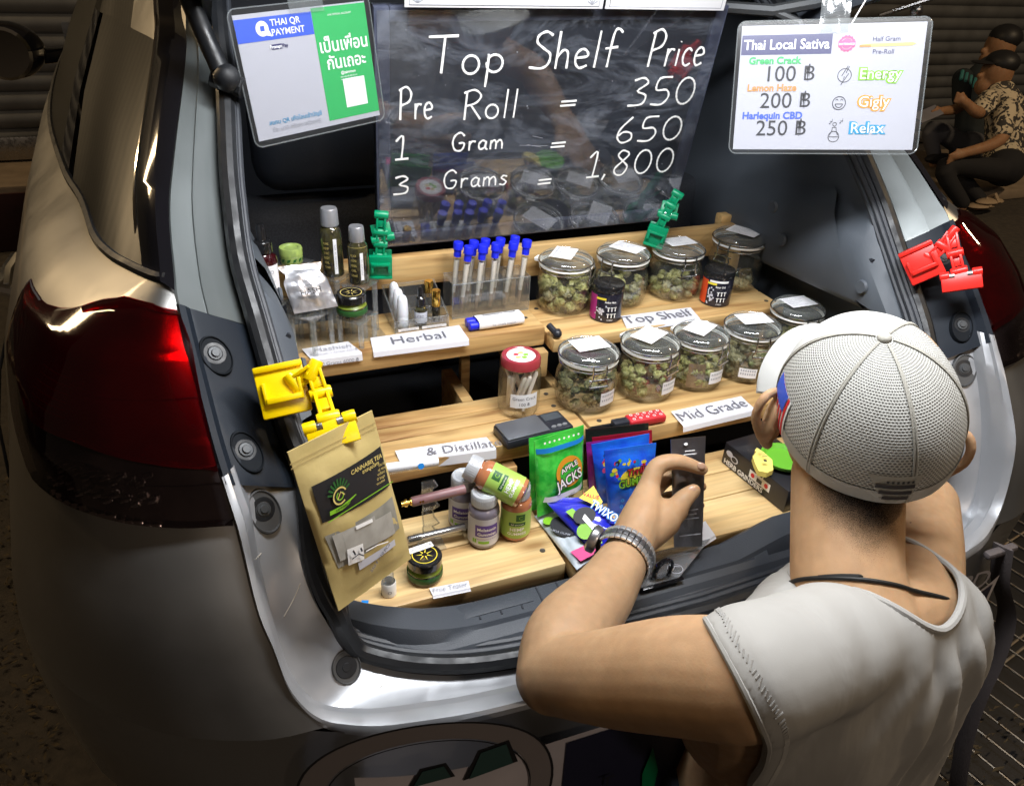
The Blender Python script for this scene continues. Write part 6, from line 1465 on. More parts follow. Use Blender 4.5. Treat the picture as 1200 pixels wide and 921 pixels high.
MB().lathe([(0, 0), (.0085, 0), (.0095, .001), (.0095, .020), (.0085, .022)], 20, 0, TR(P)).build('vial_body', 'white_plastic', t)
MB().lathe([(.0062, .022), (.0068, .0225), (.0068, .034), (.006, .0355), (0, .0355)], 18, 0, TR(P)).build('cap', 'acrylic_edge', t)
m = MB(); a = toward(P); wrap_text(m, 'o', .0097, .011, a+.1, .008, 0, .8, c=(P.x, P.y)); 
for v in m.v: v.z += P.z
m.build('logo', 'ink_soft', t)
# clear zip bag hanging over the front edge of the lower plank
t, f = lying('zip_bag', 'empty clear zip bag hanging over the front edge of the right lower plank', ((736, 654), (832, 631), (796, 676), (722, 696)), (ZB+.004, ZB+.004, ZB+.012, ZB+.012), 'clear_bag', .005, 41, None)
m = MB(); f.line(m, [(.05*f.w, .42*f.h), (.97*f.w, .42*f.h)], .0016, 0, .0068); f.line(m, [(.05*f.w, .47*f.h), (.97*f.w, .47*f.h)], .0010, 0, .0068); m.build('zip', 'acrylic_edge', t)
m = MB(); f.ring(m, .6*f.w, .72*f.h, .0095, .0106, 0, .0072, 26); f.line(m, [(.6*f.w-.007, .72*f.h+.003), (.6*f.w+.002, .72*f.h-.005), (.6*f.w+.008, .72*f.h-.002)], .0022, 0, .0072); m.build('print', 'ink_soft', t)

# ------------------------------------------------------------------ spring clips
def clip(lab, mt, base, bdir, jaw, jdir, joints, sc=1.0, jw=.042, bw=.040):
    """base clamp at base pointing along bdir, links through joints, flat jaw at jaw opening along jdir"""
    t = thing('sign_clip', lab, 'clip', base, 'jointed plastic sign clips')
    base, jaw = V(base), V(jaw); bd_ = V(bdir).normalized(); jd = V(jdir).normalized()
    view = (CAM-base).normalized(); x = bd_.cross(view).normalized(); z = x.cross(bd_); M = frameM(base, x, bd_, z)
    b = bw*sc
    MB().box(-b*.5, b*.5, -b*.55, b*.55, -.004*sc, .004*sc, .0018, 0, M @ Matrix.Translation((0, 0, .010*sc)) @ Matrix.Rotation(.16, 4, 'X')).build('clamp_plate', mt, t)
    MB().box(-b*.5, b*.5, -b*.55, b*.55, -.003*sc, .003*sc, .0018, 0, M @ Matrix.Translation((0, 0, -.012*sc)) @ Matrix.Rotation(-.12, 4, 'X')).build('clamp_plate', mt, t)
    m = MB(); 
    for s in (-1, 1): m.box(s*b*.36-.002, s*b*.36+.002, -b*.2, b*.25, -.010*sc, .020*sc, .001, 0, M)
    m.box(-b*.36, b*.36, b*.12, b*.24, .014*sc, .022*sc, .001, 0, M); m.box(-b*.5, b*.5, -b*.55, -b*.42, -.006*sc, .014*sc, .0015, 0, M); m.build('clamp_hinge', mt, t)
    MB().lathe([(0, -b*.26), (.0062*sc, -b*.26), (.0062*sc, b*.26), (0, b*.26)], 14, 0, M @ Matrix.Translation((0, b*.02, .006*sc)) @ Matrix.Rotation(PI/2, 4, 'Y')).build('spring', 'steel', t)
    pts = [V(j) for j in joints]
    for i in range(len(pts)-1):
        m = MB(); d = (pts[i+1]-pts[i]); side = d.cross(view).normalized()
        for s in (-1, 1): m.bar(pts[i]+side*s*.0058*sc, pts[i+1]+side*s*.0058*sc, .0034*sc, .011*sc, 0, view, .0008)
        m.bar(pts[i].lerp(pts[i+1], .30), pts[i].lerp(pts[i+1], .72), .0085*sc, .007*sc, 0, view, .0008)
        m.build('link', mt, t)
    for p, d in zip(pts, [pts[min(i+1, len(pts)-1)]-pts[max(i-1, 0)] for i in range(len(pts))]):
        side = d.cross(view).normalized(); u = side.cross(view)
        MB().lathe([(0, -.0105*sc), (.0058*sc, -.0105*sc), (.0066*sc, -.0085*sc), (.0066*sc, .0085*sc), (.0058*sc, .0105*sc), (0, .0105*sc)], 14, 0, frameM(p, view, u, side)).build('knuckle', mt, t)
    jx = jd.cross((CAM-jaw).normalized()).normalized(); jz = jx.cross(jd); J = frameM(jaw, jx, jd, jz); w2 = jw*sc
    MB().box(-w2*.5, w2*.5, -.012*sc, .013*sc, .0030*sc, .0075*sc, .0012, 0, J @ Matrix.Rotation(.10, 4, 'X')).build('jaw', mt, t)
    MB().box(-w2*.5, w2*.5, -.010*sc, .013*sc, -.0075*sc, -.0040*sc, .0012, 0, J @ Matrix.Rotation(-.10, 4, 'X')).build('jaw', mt, t)
    for s in (-1, 1):
        MB().lathe([(0, -.006*sc), (.0062*sc, -.006*sc), (.0066*sc, -.004*sc), (.0066*sc, .004*sc), (.0062*sc, .006*sc), (0, .006*sc)], 14, 0, J @ Matrix.Translation((s*w2*.40, -.010*sc, .002*sc)) @ Matrix.Rotation(PI/2, 4, 'Y')).build('jaw_hinge', mt, t)
        MB().lathe([(0, -.0042*sc), (.0050*sc, -.0042*sc), (.0050*sc, .0042*sc), (0, .0042*sc)], 12, 0, J @ Matrix.Translation((s*w2*.24, -.009*sc, .003*sc)) @ Matrix.Rotation(PI/2, 4, 'Y')).build('jaw_spring', 'steel', t)
    return t
TY = .80
clip('yellow clip on the left door seal holding the kraft pouch', 'yellow_clip', onD(331, 456, .842), onD(343, 500, .85)-onD(323, 415, .842), onD(390, 508, TY), onD(396, 530, TY)-onD(386, 496, TY), [onD(345, 449, .832), onD(367, 434, .830), onD(376, 461, .832), onD(385, 490, TY)], 1.12, .046, .046)
clip('red clip on the right door seal with its jaw empty', 'red_clip', onD(1080, 308, 1.185), onD(1090, 332, 1.185)-onD(1070, 290, 1.185), onD(1127, 330, 1.15), onD(1129, 345, 1.15)-onD(1126, 318, 1.15), [onD(1090, 303, 1.172), onD(1105, 289, 1.16), onD(1115, 274, 1.155), onD(1119, 297, 1.152), onD(1124, 318, 1.15)], 1.06, .050, .046)
clip('green clip on the left end of the plank rail by the dark bottle', 'green_clip', onY(446, 310, .600), (0.02, 0, 1), onY(447, 272, .600), (-.1, .5, 1), [onY(445, 300, .596), onY(446, 286, .594), onY(446, 272, .592), onY(447, 252, .590)], 1.02, .030, .036)
clip('green clip on the right of the plank rail under the chalkboard corner', 'green_clip', onY(769, 276, .606), (.25, 0, 1), onY(784, 246, .600), (.5, .5, 1), [onY(772, 268, .600), onY(779, 254, .596), onY(786, 241, .594), onY(794, 228, .592)], 1.02, .030, .036)

# ------------------------------------------------------------------ kraft tea pouch hung from the yellow clip
fk = quadfr(((336, 528), (437, 480), (481, 655), (397, 716)), .125); k_ = .905
fk = quadfr(((336, 528), (437, 480), (481, 655), (397, 716)), .125)
sh = fk.P(fk.w*.5, .0); tt = (onD(388, 505, TY-.012) - CAM).length/(sh-CAM).length
fk = Fr(CAM + (fk.o-CAM)*tt*1.0, fk.ux, fk.uy, fk.w*tt, fk.h*tt)
t = thing('kraft_pouch', 'brown kraft pouch of tea bags hanging from the yellow clip', 'pouch', fk.P(fk.w/2, fk.h))
q = [fpx2(fk, p) for p in ((337, 530), (436, 481), (482, 654), (397, 716))]
pillow('pouch_body', fk, q, 'kraft', t, .011, 18, 26, .0012, 51)
g = lambda x, y: fpx2(fk, (x, y))
def bulge(p):
    # height of the pouch skin at a sheet point (inverse of the quad, good enough for the prints)
    A0, B0, C0, D0 = [V((a, b, 0)) for a, b in q]; best = None
    u = v = .5
    for _ in range(12):
        cur = A0.lerp(B0, u).lerp(D0.lerp(C0, u), v); e = V((p[0], p[1], 0)) - cur
        du = (B0-A0).lerp(C0-D0, v); dv = (D0-A0).lerp(C0-B0, u); det = du.x*dv.y-du.y*dv.x
        u += (e.x*dv.y-e.y*dv.x)/det; v += (du.x*e.y-du.y*e.x)/det; u = min(1, max(0, u)); v = min(1, max(0, v))
    return .011*(max(0, math.sin(PI*u))**.6)*(max(0, math.sin(PI*min(1, max(0, (v-.10)/.86))))**.6)
def patch(mb, c4, mi, lift, n=8):
    c = [V((a, b, 0)) for a, b in c4]; rows = []
    for j in range(n+1):
        r = []
        for i in range(n+1): p = c[0].lerp(c[1], i/n).lerp(c[3].lerp(c[2], i/n), j/n); r.append(fk.P(p.x, p.y, bulge((p.x, p.y))+lift))
        rows.append(r)
    mb.grid(rows, m=mi)
m = MB(); LQ = [g(361, 569), g(443, 522), g(452, 567), g(373, 611)]
patch(m, LQ, 0, .0016); m.build('label', 'black_print', t)
m = MB(); P0_, U_ = V((*LQ[0], 0)), V((LQ[1][0]-LQ[0][0], LQ[1][1]-LQ[0][1], 0)); D_ = V((LQ[3][0]-LQ[0][0], LQ[3][1]-LQ[0][1], 0)); rotk = -math.atan2(U_.y, U_.x); lw_, lh_ = U_.length, D_.length
def lk(u, v): p = P0_ + U_*u + D_*v; return p.x, p.y
def kh(u, v): return bulge(lk(u, v)) + .0024
def ktext(s, u, v, sz, mi, al='c', mw=None, bold=0): fk.text(m, s, *lk(u, v), sz, mi, kh(u, v)+.0012, bold, al, mw, rot=rotk)
ktext('CANNABIS TEA', .70, .20, .0050, 0, mw=.46*lw_, bold=.02); ktext('ชาสมุนไพร', .74, .33, .0042, 0, bold=.02)
for k in range(5): ktext(('ช่วยผ่อนคลาย นอนหลับสบาย', 'organic herbal tea', 'ลดความเครียด', 'caffeine free 10 bags', 'brew for five minutes')[k], .98-.02*k, .46+.10*k, .0034, 0, 'r', .50*lw_)
for k in range(9): a = math.radians(18*k+18); p = lk(.26, .50); fk.line(m, [p, (p[0]+.016*math.cos(a+rotk), p[1]-.018*math.sin(a+rotk))], .0022, 2, kh(.26, .4))
p = lk(.26, .52); fk.disc(m, *p, .0105, 3, kh(.26, .5)+.0003, 18); fk.ring(m, *p, .0080, .0098, 0, kh(.26, .5)+.0006, 18, (.4, 5.4)); fk.ring(m, *p, .0038, .0052, 1, kh(.26, .5)+.0006, 14, (2, 7.0)); fk.line(m, [(p[0]-.004, p[1]+.003), (p[0]+.001, p[1]-.004), (p[0]+.006, p[1]+.001)], .0014, 0, kh(.26, .5)+.0008)
fk.line(m, [lk(.08, .80), lk(.24, .84), lk(.46, .76)], .0048, 1, kh(.26, .8)); fk.text(m, 'CANNABIS TEA', *lk(.27, .845), .0024, 3, kh(.26, .8)+.0006, .02, 'c', rot=rotk)
fk.line(m, [lk(.02, .96), lk(.98, .96)], .0012, 1, kh(.5, .96)); m.build('lettering', ['gold_print', 'lime_print', 'dark_green_print', 'black_print'], t)
m = MB(); WQ = [g(376, 627), g(455, 580), g(464, 617), g(392, 664)]; patch(m, WQ, 0, .0012); m.build('window', 'ash_grey', t)
m = MB()
for c4, mi in (([g(382, 625), g(428, 600), g(436, 630), g(392, 655)], 0), ([g(392, 622), g(450, 596), g(456, 622), g(400, 648)], 0), ([g(397, 640), g(414, 632), g(417, 651), g(400, 659)], 1), ([g(405, 612), g(424, 603), g(425, 607), g(406, 616)], 1)): patch(m, c4, mi, .0030 if mi == 0 else .0044, 4)
fk.line(m, [g(417, 641), g(430, 634), g(443, 630)], .0014, 1, .0155); fk.line(m, [g(400, 650), g(408, 644), g(414, 646)], .0014, 2, .0160); fk.line(m, [g(401, 640), g(404, 645)], .0022, 2, .0160); fk.line(m, [g(410, 637), g(412, 641)], .0022, 2, .0160)
m.build('tea_bag', [mat('tea_sachet', (.30, .29, .26), .7, vary=((.40, .39, .36), 60, .2)), 'white_print', 'ink'], t)
m = MB(); patch(m, [g(411, 656), g(455, 629), g(457, 636), g(414, 665)], 0, .0030, 5); p = g(436, 650); fk.text(m, '550 ฿ / 10 PCS', *p, .0042, 1, bulge(p)+.0062, .02, 'c', .044, rot=.52); m.build('price_sticker', ['lavender_label', 'ink_grey'], t)
m = MB(); fk.line(m, [g(338, 544), g(438, 495)], .0012, 0, .0022); fk.line(m, [g(339, 549), g(439, 500)], .0012, 0, .0026); m.build('zip_seal', mat('kraft_dark', (.40, .30, .12), .6), t)
m = MB(); p = [onZ(*c, ZB+.0015) for c in ((424, 703), (432, 703), (431, 711), (422, 711))]; m.poly(p, (0, 0, 1), .001); tag(m.build('blue_sticker', 'sky_print', None), 'tiny sky blue sticker scrap under the tip of the kraft pouch', 'sticker')

# ------------------------------------------------------------------ banner on the rear bumper, ground clutter
mat('banner_white', (0.62, 0.58, 0.62), 0.5, bump=(30, 0.2), vary=((0.34, 0.33, 0.36), 5, 0.2)); mat('banner_navy', (0.012, 0.013, 0.035), 0.5); mat('banner_ring', (0.20, 0.18, 0.18), 0.5)
t = thing('banner', 'printed vinyl banner with round emblems hung below the rear bumper', 'banner', (.05, -.14, .2))
def bP(x, z, h=0):
    yb = -.108 - .010*math.cos(x*9)*0.3 + (.03*max(0, (abs(x)-.30)/.2)**2)*1.6 - h; return V((x, yb - .03*max(0, (.66-z)), z))
BX0, BX1 = -.475, .44
rows = [[bP(BX0+(BX1-BX0)*i/44, .655-.02*max(0, abs(BX0+(BX1-BX0)*i/44)-.30) - .5*j/14) for i in range(45)] for j in range(15)]
m = MB(); m.grid(rows); m.build('vinyl', 'banner_white', t)
def bshape(mb, pts, mi, h): mb.poly([bP(x, z, h) for x, z in pts], m=mi)
def bring(mb, cx, cz, r0, r1, mi, h, n=60): mb.grid([[bP(cx+r*math.cos(2*PI*i/n), cz+r*math.sin(2*PI*i/n), h) for i in range(n+1)] for r in (r0, r1)], m=mi)
def bat(px, py): P = onY(px, py, -.115); return P.x, P.z
m = MB()
e0 = bat(512, 868); r1 = .135; cx, cz = e0[0], e0[1]-r1
bring(m, cx, cz, r1-.026, r1, 0, .0015); bring(m, cx, cz, r1-.0015, r1+.001, 1, .0025); bring(m, cx, cz, r1-.028, r1-.0265, 1, .0025)
xn = bat(668, 870)[0]; xe = .42
for i in range(10):
    x0, x1 = xn+(xe-xn)*i/10, xn+(xe-xn)*(i+1)/10; bshape(m, [(x0, .175), (x1, .175), (x1, .648), (x0, .648)], 2, .0015)
for cx2, w2, h2 in ((cx+.0, .024, .030), (cx+.062, .030, .046)):
    bshape(m, [(cx2-w2, cz+.035), (cx2-w2*.5, cz+.035+h2), (cx2+w2*.6, cz+.040+h2), (cx2+w2, cz+.045)], 1, .002); bshape(m, [(cx2-w2*.8, cz+.037), (cx2-w2*.4, cz+.031+h2), (cx2+w2*.5, cz+.036+h2), (cx2+w2*.8, cz+.046)], 3, .003)
c2 = bat(775, 985); 
mb2 = [(c2[0]+.125*math.cos(2*PI*i/40), c2[1]+.125*math.sin(2*PI*i/40)) for i in range(40)]; bshape(m, mb2, 4, .003)
lf = [bat(765, 875), bat(752, 905), bat(750, 935), bat(762, 930), bat(770, 900)]; bshape(m, lf, 5, .0045)
f = Fr(bP(*bat(1120, 700), .004), (1, 0, 0), (0, 0, -1), .1, .1); f.n = V((0, -1, 0)); f.text(m, 'PD', 0, 0, .034, 4, .004, 0, 'l'); f2 = Fr(bP(*bat(702, 921), .006), (1, 0, 0), (0, 0, -1), .1, .1); f2.n = V((0, -1, 0)); f2.text(m, 'T', 0, 0, .02, 1, .002, 0, 'l')
m.build('print', ['banner_ring', 'black_print', 'banner_navy', mat('teal_dark', (.03, .075, .07), .5), 'banner_white', mat('leaf_print', (.0, .16, .06), .5)], t)
m = MB(); m.tube(catmull([onD(1176, 640, 1.13), onD(1172, 680, 1.16), onD(1180, 720, 1.2), onD(1168, 765, 1.24), onD(1148, 810, 1.28), onD(1132, 860, 1.32), onD(1122, 921, 1.36), onD(1116, 980, 1.42)], 6), .0150, 8, flat=.15, nrm=(.5, .1, .2))
m.box(*[v for ab in zip(onD(1166, 642, 1.13)-V((.02, .01, .012)), onD(1186, 655, 1.13)+V((.02, .02, .012))) for v in ab], .004); tag(m.build('webbing_strap', mat('strap_grey', (.10, .085, .085), .6, bump=(300, .3)), None), 'grey webbing strap hanging from the right end of the bumper', 'strap')
# wire drain grid on the ground at the right
t = thing('wire_grid', 'rusty wire grid lying on the dark ground right of the man', 'grid', (1.2, .2, .0))
g0 = onZ(1130, 745, .035); d1 = (onZ(1200, 795, .035)-g0).normalized(); d2 = (onZ(1200, 757, .035)-onZ(1155, 775, .035)).normalized()
d2 = (d2 - d1*d2.dot(d1)).normalized(); mat('grid_wire', (.34, .31, .26), .45, .5, vary=((.22, .15, .08), 60, .2))
m = MB(); m.poly([g0 - d1*.35 - d2*.85 + V((0, 0, -.030)), g0 + d1*.9 - d2*.85 + V((0, 0, -.030)), g0 + d1*.9 + d2*.75 + V((0, 0, -.030)), g0 - d1*.35 + d2*.75 + V((0, 0, -.030))]); m.build('black_floor', 'black_print', t)  # flat black sheet under the wires
m = MB()
for k in range(-14, 13): b = g0 + d2*(.0545*k) ; m.tube([b - d1*.35, b + d1*.9], .0024, 6)
m.build('wire', 'grid_wire', t); m = MB()
for k in (-1, 0, 1, 2, 3, 4): 
    for e in ((0, .020) if k % 2 else (0,)): b = g0 + d1*(.20*k-.13+e) + V((0, 0, -.004)); m.tube([b - d2*.85, b + d2*.75], .0032, 6)
m.build('cross_bar', 'grid_wire', t)
rg = random.Random(9); m = MB()
for k in range(420):
    px, py = rg.uniform(-60, 70), rg.uniform(560, 960); P = onZ(px, py, 0); s = rg.uniform(.003, .011)
    mm = Matrix.Rotation(rg.random()*6.3, 4, 'Z') @ Matrix.Rotation(rg.uniform(-.4, .4), 4, 'X'); 
    m.poly([P + V((0, 0, .006)) + mm @ V(v) for v in ((-s, 0, 0), (0, -s*.4, .002), (s, 0, .004), (0, s*.4, .002))])
for k in range(120):
    P = onZ(rg.uniform(1080, 1260), rg.uniform(840, 960), 0); s = rg.uniform(.004, .010); m.poly([P + V((rg.uniform(-.01, .01), 0, .04)) + V(v) for v in ((-s, 0, 0), (0, -s*.5, .003), (s, 0, 0), (0, s*.5, .002))])
o = m.build('leaf_litter', 'leaf_litter', None, smooth=False); tag(o, 'dry leaf and grit litter on the dark ground beside the car', 'litter', None, 'stuff')
# ------------------------------------------------------------------ people
def skin_mat(name, c1, c2):
    m = skin_base(name, c1, c2); n = m.node_tree; p = n.nodes['Principled BSDF']; L = n.links; src = p.inputs['Base Color'].links[0].from_socket
    tc = n.nodes.new('ShaderNodeTexCoord'); t = n.nodes.new('ShaderNodeTexNoise'); t.inputs['Scale'].default_value = 75; t.inputs['Detail'].default_value = 5; L.new(tc.outputs['Object'], t.inputs[0])
    r = n.nodes.new('ShaderNodeMapRange'); r.inputs['From Min'].default_value = .3; r.inputs['From Max'].default_value = .7; r.inputs['To Min'].default_value = .93; r.inputs['To Max'].default_value = 1.07; L.new(t.outputs['Fac'], r.inputs[0])
    h = n.nodes.new('ShaderNodeHueSaturation'); L.new(src, h.inputs['Color']); L.new(r.outputs[0], h.inputs['Value'])
    v = n.nodes.new('ShaderNodeTexVoronoi'); v.inputs['Scale'].default_value = 17; L.new(tc.outputs['Object'], v.inputs[0]); q = n.nodes.new('ShaderNodeMath'); q.operation = 'LESS_THAN'; q.inputs[1].default_value = .022; L.new(v.outputs['Distance'], q.inputs[0])
    x = n.nodes.new('ShaderNodeMix'); x.data_type = 'RGBA'; L.new(q.outputs[0], x.inputs[0]); L.new(h.outputs[0], x.inputs[6]); x.inputs[7].default_value = (.10, .05, .03, 1); L.new(x.outputs[2], p.inputs['Base Color'])
    return m
def skin_base(name, c1, c2):
    m = mat(name, c1, 0.55, sub=0.25, spec=0.32, bump=(420, 0.06), vary=(c2, 22, 0.25), rvary=(50, .46, .64)); return m
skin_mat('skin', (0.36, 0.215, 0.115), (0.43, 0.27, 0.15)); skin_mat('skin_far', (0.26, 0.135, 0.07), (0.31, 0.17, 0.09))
mat('hair', (0.010, 0.009, 0.008), 0.6, bump=(900, 0.8)); mat('cord', (0.006, 0.006, 0.006), 0.6)
def shirt_mat():
    m = mat('jersey', (0.35, 0.345, 0.33), 0.85, vary=((0.31, 0.305, 0.29), 7, 0.3)); n = m.node_tree; p = n.nodes['Principled BSDF']; L = n.links
    tc = n.nodes.new('ShaderNodeTexCoord'); mp = n.nodes.new('ShaderNodeMapping'); mp.inputs['Rotation'].default_value = (0.1, 0.35, 0.2); mp.inputs['Scale'].default_value = (20, 9, 5); L.new(tc.outputs['Object'], mp.inputs[0])
    t = n.nodes.new('ShaderNodeTexNoise'); t.inputs['Scale'].default_value = 1; t.inputs['Detail'].default_value = 3; t.inputs['Distortion'].default_value = .6; L.new(mp.outputs[0], t.inputs[0])
    f = n.nodes.new('ShaderNodeTexNoise'); f.inputs['Scale'].default_value = 700; L.new(tc.outputs['Object'], f.inputs[0])
    b = n.nodes.new('ShaderNodeBump'); b.inputs['Strength'].default_value = .35; b.inputs['Distance'].default_value = .010; L.new(t.outputs['Fac'], b.inputs['Height'])
    b2 = n.nodes.new('ShaderNodeBump'); b2.inputs['Strength'].default_value = .25; b2.inputs['Distance'].default_value = .001; L.new(f.outputs['Fac'], b2.inputs['Height']); b2.inputs['Strength'].default_value = .07; L.new(b.outputs[0], b2.inputs['Normal'])
    L.new(b2.outputs[0], p.inputs['Normal'])
shirt_mat()
def remesh(mb, vox, smooth=6, fac=.5):
    me = bpy.data.meshes.new('tmp'); me.from_pydata(mb.v, [], mb.f)
    bm = bmesh.new(); bm.from_mesh(me); bmesh.ops.remove_doubles(bm, verts=bm.verts, dist=1e-6); bmesh.ops.recalc_face_normals(bm, faces=bm.faces); bm.to_mesh(me); bm.free()
    o = bpy.data.objects.new('tmp', me); COL.objects.link(o)
    r = o.modifiers.new('r', 'REMESH'); r.mode = 'VOXEL'; r.voxel_size = vox; r.use_smooth_shade = True
    s = o.modifiers.new('s', 'SMOOTH'); s.iterations = smooth; s.factor = fac
    bpy.context.view_layer.update()
    ev = o.evaluated_get(bpy.context.evaluated_depsgraph_get()); out = bpy.data.meshes.new_from_object(ev)
    bpy.data.objects.remove(o); bpy.data.meshes.remove(me); return out
def put(me, name, m, parent, off=True):
    o = bpy.data.objects.new(name, me); me.name = name
    if off:
        d = ORG.get(parent.name, V((0, 0, 0)))
        for v in me.vertices: v.co -= d
    me.materials.clear(); me.materials.append(MATS[m])
    for p in me.polygons: p.material_index = 0; p.use_smooth = True
    COL.objects.link(o); o.parent = parent; ORG[o.name] = ORG.get(parent.name, V((0, 0, 0))).copy(); return o
def limb(mb, pts, rs, n=20, flat=1.0, nrm=None, sub=5):
    """rounded tapering limb through joints; a solid with domed ends"""
    P = catmull(pts, sub); R = [x.x for x in catmull([(r, 0, 0) for r in rs], sub)]
    a = (P[0]-P[1]).normalized(); b = (P[-1]-P[-2]).normalized()
    st = [(P[0]+a*R[0]*math.sin(q), max(1e-4, R[0]*math.cos(q))) for q in (1.5, 1.2, .8, .4)]
    en = [(P[-1]+b*R[-1]*math.sin(q), max(1e-4, R[-1]*math.cos(q))) for q in (.4, .8, 1.2, 1.5)]
    return mb.tube([p for p, _ in st]+P+[p for p, _ in en], [r for _, r in st]+R+[r for _, r in en], n, flat=flat, nrm=nrm)
def rings(mb, L, n=36, e=2.4):
    """solid through oval sections: (centre, lateral dir, half width, half depth)"""
    rows = []
    C_ = catmull([l[0] for l in L], 4); D_ = catmull([l[1] for l in L], 4); S_ = catmull([(l[2], l[3], 0) for l in L], 4)
    for i, c in enumerate(C_):
        t = (C_[min(i+1, len(C_)-1)]-C_[max(i-1, 0)]).normalized(); x = D_[i]-t*D_[i].dot(t); x.normalize(); y = t.cross(x)
        r = []
        for k in range(n):
            q = 2*PI*k/n; cx, sy = math.cos(q), math.sin(q)
            r.append(c + x*S_[i].x*math.copysign(abs(cx)**(2/e), cx) + y*S_[i].y*math.copysign(abs(sy)**(2/e), sy))
        rows.append(r)
    o = len(mb.v); mb.grid(rows, closed=True); mb.f.append(tuple(range(o, o+n))[::-1]); mb.m.append(0)
    k = o+(len(rows)-1)*n; mb.f.append(tuple(range(k, k+n))); mb.m.append(0); return mb
MAN = 'man seen from behind in a white cap and sleeveless white top choosing from the stall'
man = thing('person', MAN, 'person', (.04, -.20, 0))
S_L, E_L = onD(868, 796, .640), onD(648, 792, .795); W_L = onD(737, 645, .985)
S_R, E_R = onD(1072, 712, .80), onD(1086, 590, .975); W_R = onD(1015, 545, 1.13)
lat = V((.315, .06, -.055)).normalized()
HA = math.radians(36); HP = math.radians(-3)
Hc = onD(1010, 488, .82)
hy = V((math.sin(HA)*math.cos(HP), math.cos(HA)*math.cos(HP), -math.sin(HP))); hx = V((math.cos(HA), -math.sin(HA), -.06)); hx = (hx-hy*hx.dot(hy)).normalized(); hz = hx.cross(hy)
HM = frameM(Hc, hx, hy, hz)
def H(x, y, z): return HM @ V((x, y, z))
TOR = [((.045, -.13, .40), (1, 0, 0), .165, .115), ((.045, -.155, .50), (1, 0, 0), .150, .105), ((.045, -.170, .60), (1, .02, -.05), .145, .098), ((.036, -.178, .68), lat, .146, .098),
       ((.018, -.186, .75), lat, .152, .098), ((-.005, -.196, .80), lat, .146, .084), ((-.016, -.203, .836), lat, .115, .064), ((-.018, -.204, .856), lat, .070, .050)]
def torso(mb, inf=0.0):
    rings(mb, [(V(c), V(l), a+inf, b+inf) for c, l, a, b in TOR])
    # shoulders and trapezius
    top = onD(996, 752, .745)
    limb(mb, [top, top.lerp(S_L, .55)+V((0, 0, .004)), S_L], [.050+inf, .046+inf, .048+inf]); limb(mb, [top, top.lerp(S_R, .55)+V((0, 0, .004)), S_R], [.050+inf, .046+inf, .048+inf])
    limb(mb, [S_L.lerp(V((-.10, -.185, .74)), .15), V((-.095, -.185, .72))], [.050+inf, .066+inf]); limb(mb, [S_R, V((.120, -.175, .70))], [.048+inf, .062+inf])
    return mb
body = MB(); torso(body)
NK = [onD(1003, 730, .765), onD(992, 665, .785), H(0, -.030, -.055)]
limb(body, NK, [.060, .0545, .057], 24)
# head: skull, jaw, nose, lips, brow, ears
body.sphere((0, 0, 0), 1, 28, 18, 0, HM @ Matrix.Translation((0, -.006, .018)) @ Matrix.Diagonal((.077, .096, .092, 1)))
body.sphere((0, 0, 0), 1, 24, 14, 0, HM @ Matrix.Translation((0, .032, -.050)) @ Matrix.Diagonal((.062, .062, .062, 1)))
body.sphere((0, 0, 0), 1, 16, 10, 0, HM @ Matrix.Translation((0, .070, -.088)) @ Matrix.Diagonal((.032, .026, .022, 1)))
limb(body, [H(0, .088, .0), H(0, .104, -.030), H(0, .094, -.040)], [.010, .014, .012], 12); limb(body, [H(-.03, .086, .010), H(.03, .086, .010)], [.012, .012], 12)
limb(body, [H(-.022, .084, -.064), H(0, .092, -.062), H(.022, .084, -.064)], [.007, .009, .007], 10)
for s in (-1, 1):
    Me = HM @ Matrix.Translation((s*.079, -.006, -.020)) @ Matrix.Rotation(s*.45, 4, 'Z')
    pts = [Me @ V((s*.004, .010, -.030)), Me @ V((s*.006, .014, .0)), Me @ V((s*.011, .004, .026)), Me @ V((s*.018, -.016, .028)), Me @ V((s*.020, -.023, .006)), Me @ V((s*.012, -.016, -.018)), Me @ V((s*.004, -.002, -.036))]
    limb(body, pts, [.006, .006, .0055, .0055, .0055, .0058, .007], 10)
    body.sphere((0, 0, 0), 1, 14, 8, 0, Me @ Matrix.Translation((s*.008, -.004, -.004)) @ Matrix.Rotation(s*-.5, 4, 'Z') @ Matrix.Diagonal((.0085, .019, .028, 1)))
# arms
limb(body, [S_L, S_L.lerp(E_L, .28)+V((0, 0, .004)), S_L.lerp(E_L, .62), E_L], [.051, .051, .046, .038], 24)
limb(body, [E_L, E_L.lerp(W_L, .22)+V((-.004, .006, .006)), E_L.lerp(W_L, .6), W_L], [.039, .045, .038, .029], 24)
limb(body, [S_R, S_R.lerp(E_R, .5), E_R], [.046, .044, .037], 22); limb(body, [E_R, E_R.lerp(W_R, .3), W_R], [.037, .039, .026], 20)
